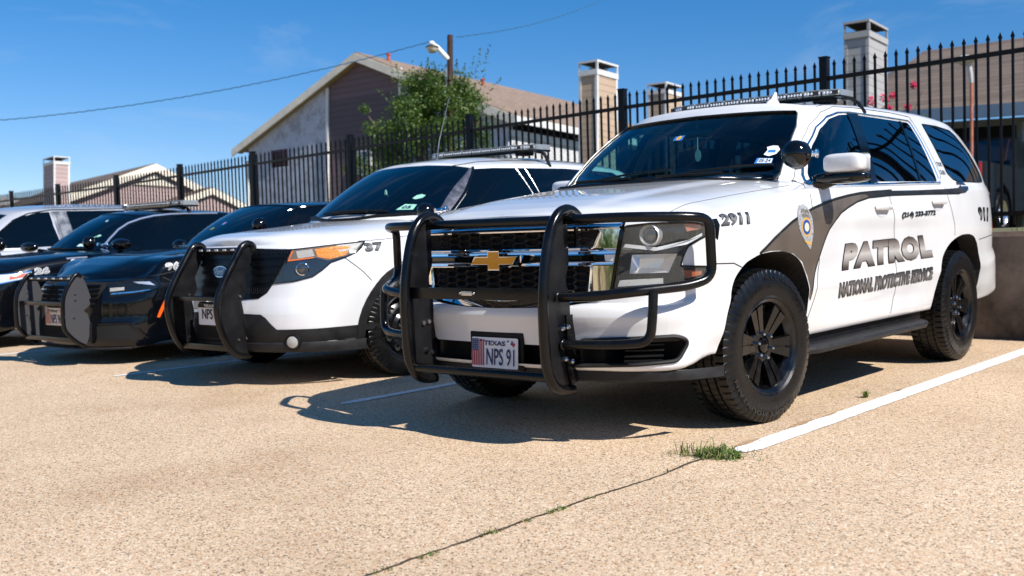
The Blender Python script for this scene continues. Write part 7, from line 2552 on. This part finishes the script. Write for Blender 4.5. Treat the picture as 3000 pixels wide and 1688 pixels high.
    slab(mb, [e0, r0, (9.5, 27.5, 4.3), (5.2, 22.5, 4.3)], .1)
    mb.build('roof', ROOFB, Cc, False)
    n2 = (e1 - e0); n2.z = 0; n2.normalize(); od = Vector((-n2.y, n2.x, 0)); od = od if od.y < 0 else -od
    mb = MB(); board(mb, e0 + od * .02, e1 + od * .02, .24, .08, outd=od); mb.build('gutter', TRIMB, Cc, False)
    mb = MB()
    w0 = e0 - od * .9 + Vector((0, 0, -.15)); w1 = e1 - od * .9 + Vector((0, 0, -.15))
    board(mb, w0, w1, 5.5, .15, outd=-od); mb.build('wall', pbr('house_wall_greyblue', (.30, .31, .30), .7, var=.15), Cc, False)
    L = (w1 - w0).length; dd_ = (w1 - w0) / L
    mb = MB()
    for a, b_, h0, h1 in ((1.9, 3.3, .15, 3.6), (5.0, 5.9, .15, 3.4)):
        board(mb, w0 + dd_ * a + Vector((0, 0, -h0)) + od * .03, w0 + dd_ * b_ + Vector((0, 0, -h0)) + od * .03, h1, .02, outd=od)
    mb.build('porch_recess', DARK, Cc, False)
    mb = MB()
    for a in (.7, 1.7, 3.45, 4.6):
        board(mb, w0 + dd_ * a + Vector((0, 0, -.1)) + od * .05, w0 + dd_ * (a + .16) + Vector((0, 0, -.1)) + od * .05, 4, .06, outd=od)
    mb.build('porch_post', TRIMB, Cc, False)

def leaf_cloud(mb, clumps, size, dens, rnd):
    for (c, r, n) in clumps:
        c = Vector(c)
        for k in range(n):
            d = Vector((rnd.gauss(0, 1), rnd.gauss(0, 1), rnd.gauss(0, 1))).normalized()
            rr = r * (rnd.random() ** .45)
            p = c + Vector((d.x, d.y, d.z * .85)) * rr
            nrm = (d + Vector((rnd.gauss(0, .7), rnd.gauss(0, .7), rnd.gauss(0, .7) + .35))).normalized()
            u = nrm.orthogonal().normalized(); v = nrm.cross(u)
            a = rnd.uniform(0, 6.28); u, v = u * math.cos(a) + v * math.sin(a), v * math.cos(a) - u * math.sin(a)
            s = size * rnd.uniform(.6, 1.3)
            mb.mi = rnd.choice((0, 0, 0, 1, 2, 2))
            mb.poly([p - u * s, p + v * s * .42, p + u * s, p - v * s * .42])

def leaf_mat(name, col, tr=.35):
    m, n, l, b = new_mat(name)
    b.inputs['Base Color'].default_value = (*col, 1); b.inputs['Roughness'].default_value = .5
    t = n.new('ShaderNodeBsdfTranslucent'); t.inputs['Color'].default_value = (col[0] * 1.6, col[1] * 1.7, col[2] * .9, 1)
    mx = n.new('ShaderNodeMixShader'); mx.inputs[0].default_value = tr
    l.new(b.outputs[0], mx.inputs[1]); l.new(t.outputs[0], mx.inputs[2]); l.new(mx.outputs[0], n['Material Output'].inputs['Surface'])
    return m

def build_trees():
    LM = [leaf_mat('leaf_mid', (.06, .12, .018)), leaf_mat('leaf_dark', (.03, .068, .014)), leaf_mat('leaf_light', (.12, .18, .03))]
    BARK = noise_mat('bark', (.07, .05, .035), (.16, .12, .09), 12, .9, .6)
    rnd = random.Random(21)
    def tree(name, base, label, cat, clumps, trunk, limbs, size, shoots=()):
        root = empty(name, Matrix.Translation(base), label, cat)
        mb = MB()
        for pts, rs in [trunk] + limbs:
            mb.tube(pts, rs, 8)
        mb.build('trunk', BARK, root)
        mb = MB()
        leaf_cloud(mb, clumps, size, 1, rnd)
        for (p0, p1, n) in shoots:
            p0 = Vector(p0); p1 = Vector(p1)
            for k in range(n):
                t = rnd.random()
                leaf_cloud(mb, [(p0 + (p1 - p0) * t, .10 * (1.15 - t), 1)], size * .9, 1, rnd)
        mb.build('crown', LM, root, False)
        return root
    # main tree behind the fence, centre
    cl = []
    for i in range(185):
        z = rnd.random() ** .8 * 2.75
        w = np.interp(z, [0, .8, 1.5, 2.2, 2.75], [.95, 1.05, 1.0, .8, .45])
        a = rnd.uniform(0, 6.28); r = rnd.random() ** .5
        cl.append((.22 + r * math.cos(a) * w, r * math.sin(a) * w * .9 + .1, .45 + z))
    cl = [(c, rnd.uniform(.16, .32), 330) for c in cl]
    for c in (((-.80, -.3, 2.3), .2, 220), ((-.92, -.3, 2.62), .12, 110), ((-.6, -.2, 2.0), .26, 300), ((-1.0, -.4, 1.72), .2, 230), ((-.8, -.4, 1.6), .28, 340), ((-1.2, -.4, 1.62), .12, 80),
              ((.62, -.75, 1.95), .34, 420), ((.75, -.8, 1.45), .34, 420), ((.55, -.8, 2.3), .2, 220), ((.4, -.8, 1.0), .4, 420), ((.8, -.8, 2.25), .16, 120)):
        cl.append(c)
    sh = []
    for k in range(13):
        x = -.45 + .115 * k
        sh.append(((x, rnd.uniform(-.3, .3), 2.9), (x * 1.15 + rnd.uniform(-.08, .08), 0, 3.35 + rnd.uniform(-.05, .42)), 60))
    sh += [((.8, 0, 2.7), (1.3, 0, 3.2), 60), ((-.5, -.2, 2.8), (-.75, -.2, 3.0), 30), ((1.0, 0, 2.4), (1.35, 0, 2.7), 40)]
    lt = tree('leafy_tree', (-2.17, 12.9, 1.05), 'bushy green tree in front of the light pole behind the fence', 'tree', cl,
         ([(0, 0, -1.0), (.03, 0, .6), (-.02, 0, 1.5), (0, 0, 2.6)], [.11, .10, .07, .03]),
         [([(0, 0, .9), (-.3, -.2, 1.7), (-.85, -.3, 2.5)], [.05, .035, .012]), ([(0, 0, .9), (.5, 0, 1.7), (.95, 0, 2.5)], [.05, .03, .012]), ([(0, 0, .8), (-.5, -.3, 1.4), (-1.05, -.4, 1.75)], [.04, .03, .01]), ([(0, 0, 1.2), (.3, .2, 2.2), (.3, .2, 3.1)], [.04, .03, .01])], .027, sh)
    lt.scale = (1.08, 1.08, 1.05)
    # low shrub at the far left end
    tree('green_shrub', (-19.5, 36.0, 1.6), 'low bright green shrub behind the fence at the far left', 'shrub', [((rnd.uniform(-1.5, 1.5), rnd.uniform(-.6, .6), rnd.uniform(-.2, .9)), .5, 150) for k in range(12)],
         ([(0, 0, -1.5), (0, 0, .5)], [.06, .03]), [], .07)
    # flowering crape myrtle at the right
    root = tree('flowering_shrub', (6.30, 13.2, 2.72), 'red-flowering shrub behind the fence at the right, above the patrol SUV roof', 'shrub', [((rnd.uniform(-.5, .45), rnd.uniform(-.3, .3), rnd.uniform(.2, 1.15)), .16, 34) for k in range(11)],
         ([(0, 0, -1.6), (0, 0, .6), (.05, 0, 1.2)], [.03, .02, .01]), [([(0, 0, .3), (-.4, 0, 1.3)], [.015, .006]), ([(0, 0, .3), (.5, 0, 1.5)], [.015, .006])], .035)
    mb = MB(); mb2 = MB()
    for c, r in (((-.42, -.05, 1.32), .09), ((-.20, -.05, 1.36), .10), ((-.05, -.05, 1.42), .06), ((.36, 0, 1.62), .07), ((.24, 0, 1.22), .07), ((-.33, 0, 1.16), .06), ((-.1, 0, 1.2), .07)):
        for k in range(70):
            d = Vector((rnd.gauss(0, 1), rnd.gauss(0, 1), rnd.gauss(0, 1))).normalized() * r * rnd.random() ** .4
            p = Vector(c) + d; s = .022
            u = Vector((rnd.gauss(0, 1), rnd.gauss(0, 1), rnd.gauss(0, 1))).normalized(); v = u.orthogonal().normalized()
            mb.poly([p - u * s, p + v * s, p + u * s, p - v * s])
    mb.build('flower_cluster', pbr('crape_red', (.55, .03, .09), .6), root, False)
    # trees across the street behind the photographer: they show in the paint, glass and chrome
    mb = MB()
    for i in range(46):
        a = R(95 + i * 5.2)
        d = 34 + rnd.uniform(-4, 6); h = rnd.uniform(3.5, 6.5)
        c = Vector((d * math.cos(a), d * math.sin(a) - 6, 0)) if False else Vector((-d * math.cos(a + R(85)), -d * math.sin(a - R(95)) - 6, 0))
        a2 = R(172 + i * 4.3)
        c = Vector((d * math.cos(a2), -6 + d * math.sin(a2), -1.5))
        for j in range(5):
            leaf_cloud(mb, [((c.x + rnd.uniform(-1.6, 1.6), c.y + rnd.uniform(-1.6, 1.6), c.z + h * (.25 + .18 * j)), 1.9, 70)], .42, 1, rnd)
    o = mb.build('tree_line', LM, None, False)
    o['kind'] = 'stuff'

def build_pole():
    WOOD = noise_mat('creosote_wood', (.028, .012, .008), (.065, .030, .020), 14, .85, .5)
    root = empty('light_pole', Matrix.Translation((-1.665, 12.6, -.2)) @ Matrix.Scale(.905, 4), 'dark wooden light pole with white arm and bowl lamp rising out of the tree', 'light pole')
    mb = MB()
    mb.tube([(0, 0, -.5), (0, 0, 2.5), (0, 0, 5.85)], [.075, .068, .055], 14)
    mb.build('pole', WOOD, root)
    mb = MB()
    k = 15.0 / 15.84 * 1.0
    mb.tube([(-.03, -.03, 5.38), (-.12, -.05, 5.47), (-.24, -.08, 5.60), (-.34, -.10, 5.66)], [.045, .05, .045, .04], 12, flat=.8)
    mb.ball((-.345, -.10, 5.67), .05, 14, 10, s=(1.2, 1, 1))
    arm = mb.build('lamp_arm', pbr('lamp_white', (.72, .72, .72), .4), root)
    mb = MB()
    M = Matrix.Translation((-.335, -.10, 5.60)) @ Matrix.Rotation(R(90), 4, 'Y')
    mb.lathe([(-.02, .10), (0.0, .128), (.012, .130), (.012, .118)], M, 28)
    mb.build('lamp_rim', pbr('lamp_rim_brown', (.05, .03, .02), .5), arm)
    mb = MB(); mb.lathe([(.0, .118), (.05, .105), (.10, .075), (.11, .06), (.112, 0)], M, 28)
    mb.build('lamp_bowl', pbr('lamp_bowl_cream', (.55, .50, .38), .35, coat=.5), arm)
    mb = MB(); mb.box((-.075, -.04, 5.08), (.05, .06, .22), bev=.01); mb.tube([(-.07, -.05, 4.95), (-.07, -.05, 2.2)], .014, 8)
    mb.build('service_conduit', pbr('conduit_grey', (.16, .20, .24), .5), root)
    CB = pbr('cable_blue_black', (.03, .11, .20), .5)
    def cable(pts, label, nm='overhead_cable'):
        mb = MB()
        P = []
        for i in range(len(pts) - 1):
            a, b_ = Vector(pts[i]), Vector(pts[i + 1])
            for t in np.linspace(0, 1, 26)[:-1]: P.append(a + (b_ - a) * t)
        P.append(Vector(pts[-1]))
        Q = []
        for i, p in enumerate(P):
            Q.append(p + Vector((0, 0, .005 * math.sin(i * 1.3))))
        mb.tube(Q, .0085, 6)
        o = mb.build(nm, CB, None)
        tag(o, label, 'cable')
    def sag(a, b_, s, n=14):
        a = Vector(a); b_ = Vector(b_)
        return [tuple(a + (b_ - a) * t - Vector((0, 0, s * 4 * t * (1 - t)))) for t in np.linspace(0, 1, n)]
    cable(sag((-2.02, 12.6, 4.98), (-13.3, 12.4, 3.44), .42), 'thin twisted cable sagging from the light pole to the left edge of the sky')
    cable(sag((-1.55, 12.6, 5.06), (6.6, 34.0, 14.6), .9) , 'thin twisted cable rising from the light pole to the top of the picture')
    # rusty post lamp at the right
    root = empty('post_lamp', Matrix.Translation((7.86, 13.6, 0)), 'rusty orange post lamp with pale dome head behind the fence at the right', 'street lamp')
    mb = MB(); mb.tube([(0, 0, 0), (0, 0, 4.55)], .032, 10); mb.build('pole', noise_mat('rusty_pole', (.35, .09, .05), (.50, .20, .13), 9, .7, .2), root)
    mb = MB(); mb.tube([(.0, 0, 4.45), (-.02, 0, 4.62), (-.05, 0, 4.78), (-.08, 0, 4.86)], [.035, .045, .05, .04], 10); hd = mb.build('lamp_neck', pbr('lamp_head_grey', (.5, .5, .5), .4), root)
    M = Matrix.Translation((-.11, 0, 4.86)) @ Matrix.Rotation(R(90), 4, 'Y')
    mb = MB(); mb.lathe([(-.10, 0), (-.09, .08), (-.05, .16), (0, .195), (.01, .195), (.01, .0)], M, 28); mb.build('lamp_dome', pbr('lamp_dome_white', (.62, .60, .56), .45), hd)
    mb = MB(); mb.lathe([(.01, .15), (.05, .13), (.08, .08), (.085, 0)], M, 24); mb.build('lamp_bowl', MATS['lamp_bowl_cream'], hd)

def build_pickup():
    """dark pickup on the far side of the fence, seen from its rear left; nose points away to the right"""
    root = empty('pickup_truck', Matrix.Translation((6.62, 12.6, 1.62)) @ Matrix.Rotation(R(-42), 4, 'Z'), 'black pickup truck parked beyond the fence at the right edge, seen from behind', 'pickup truck')
    # local: y forward (away), x right; left side is x=-.95
    PB = pbr('pickup_black', (.008, .009, .011), .25, coat=1)
    mb = MB()
    Mx = Matrix(((0, 0, 1, 0), (1, 0, 0, 0), (0, 1, 0, 0), (0, 0, 0, 1)))
    side = [(0, .45), (.02, 1.18), (.1, 1.22), (2.2, 1.25), (2.25, 1.28), (4.1, 1.27), (5.4, 1.12), (5.65, .95), (5.7, .5), (4.95, .45), (4.9, .62), (4.75, .82), (4.45, .92), (4.15, .82), (4.0, .62), (3.95, .42), (1.6, .42), (1.55, .62), (1.4, .82), (1.1, .92), (.8, .82), (.65, .62), (.6, .45)]
    def ring(x0, x1): mb.prism(side, x0, x1, Mx)
    ring(-.95, -.87); ring(.87, .95)
    mb.box((0, .05, .85), (1.75, .06, .72), bev=.01)
    mb.box((0, 1.2, .62), (1.74, 2.2, .10)); mb.box((0, 3.9, .85), (1.74, 3.3, .72), bev=.04)
    mb.build('body', PB, root, True)
    mb = MB()
    cab = [[(-.84, 2.2, 1.26), (.84, 2.2, 1.26), (.84, 4.3, 1.26), (-.84, 4.3, 1.26)], [(-.83, 2.22, 1.30), (.83, 2.22, 1.30), (.83, 4.25, 1.30), (-.83, 4.25, 1.30)], [(-.70, 2.42, 1.86), (.70, 2.42, 1.86), (.70, 3.55, 1.86), (-.70, 3.55, 1.86)], [(-.62, 2.5, 1.91), (.62, 2.5, 1.91), (.62, 3.45, 1.91), (-.62, 3.45, 1.91)]]
    V = mb.grid(cab, closev=True); mb.face(V[-1])
    mb.build('cab', PB, root, True, 30)
    mb = MB(); mb.poly([(-.72, 2.24, 1.36), (.72, 2.24, 1.36), (.64, 2.405, 1.80), (-.64, 2.405, 1.80)]); mb.build('rear_window', TINT, root, False)
    mb = MB(); mb.poly([(-.836, 2.5, 1.34), (-.836, 4.05, 1.34), (-.725, 3.5, 1.80), (-.725, 2.62, 1.80)]); mb.build('side_window', TINT, root, False)
    mb = MB(); mb.box((-.90, -.02, 1.06), (.12, .06, .34), bev=.01); mb.build('tail_lamp', REDLENS, root)
    mb = MB(); mb.box((.90, -.02, 1.02), (.12, .06, .34), bev=.01); mb.build('tail_lamp', REDLENS, root)
    mb = MB(); mb.tube([(-.95, -.12, .58), (.95, -.12, .58)], .07, 10); mb.build('rear_bumper', DULLCHROME, root)
    mb = MB(); mb.tube([(-.955, .85, .70), (-.97, .9, .84), (-.98, 1.1, .93), (-.97, 1.3, .84), (-.955, 1.35, .70)], .03, 8); mb.build('arch_moulding', DULLCHROME, root)
    for x, y in ((-.84, 1.1), (.84, 1.1), (-.84, 4.45), (.84, 4.45)):
        w = bpy.data.objects.new('wheel', None); link(w, root); w.location = (x, y, .38); w.rotation_euler = (0, 0, math.pi if x < 0 else 0)
        mb = MB(); mb.lathe([(-.12, .22), (-.12, .36), (-.09, .38), (.09, .38), (.12, .36), (.12, .24)], Matrix.Identity(4), 36); mb.build('tyre', RUBBER, w)
        mb = MB(); mb.lathe([(.12, .24), (.10, .22), (.04, .20), (.03, .12), (.08, .09), (.09, 0)], Matrix.Identity(4), 36); mb.build('rim', DULLCHROME, w)
    # A-frame board beyond the fence
    s = empty('folding_barrier', LOT @ Matrix.Translation((.95, 5.35, terr_z(.95))) @ Matrix.Rotation(R(20), 4, 'Z'), 'small white and wooden A-frame barrier standing just behind the fence', 'barrier')
    mb = MB()
    for sx in (-1, 1):
        mb.tube([(sx * .13, 0, 0), (sx * .02, 0, .34)], .016, 6)
    mb.build('leg', pbr('barrier_white', (.6, .68, .75), .5), s)
    mb = MB(); mb.tube([(.10, .18, 0), (.06, .02, .34)], .018, 6); mb.build('leg', pbr('barrier_wood', (.45, .24, .10), .7), s)
    mb = MB(); mb.tube([(.22, .18, 0), (.16, .02, .32)], .016, 6); mb.build('leg', MATS['barrier_wood'], s)

def build_far_car(x, y, z, rot, mat, label):
    root = empty('parked_car', Matrix.Translation((x, y, z)) @ Matrix.Rotation(R(rot), 4, 'Z'), label, 'car')
    prof = [(-2.2, .35), (-2.25, .75), (-1.6, .92), (-1.0, 1.0), (-.4, 1.40), (.9, 1.42), (1.6, 1.02), (2.1, .95), (2.2, .6), (2.15, .35)]
    Mx = Matrix(((1, 0, 0, 0), (0, 0, 1, 0), (0, 1, 0, 0), (0, 0, 0, 1)))
    mb = MB(); mb.prism(roundpoly(prof, .15), -.85, .85, Mx); b = mb.build('body', mat, root, True, 40)
    mb = MB(); mb.prism([(-.85, 1.03), (-.38, 1.34), (.85, 1.36), (1.35, 1.03)], -.86, .86, Mx); mb.build('window', TINT, root, False)
    for xx in (-1.4, 1.4):
        for yy in (-.8, .8):
            mb = MB(); mb.lathe([(-.1, 0), (-.1, .32), (.1, .32), (.1, 0)], Matrix.Translation((xx, yy, .32)) @ Matrix.Rotation(R(90), 4, 'Z'), 24); mb.build('wheel', RUBBER, root)
    return root
# ================================================================== assemble
build_ground()
build_fence()
build_houses()
build_tahoe()
build_explorer()
build_charger()
build_taurus()
build_van()
build_trees()
build_pole()
build_pickup()
build_small_plants()
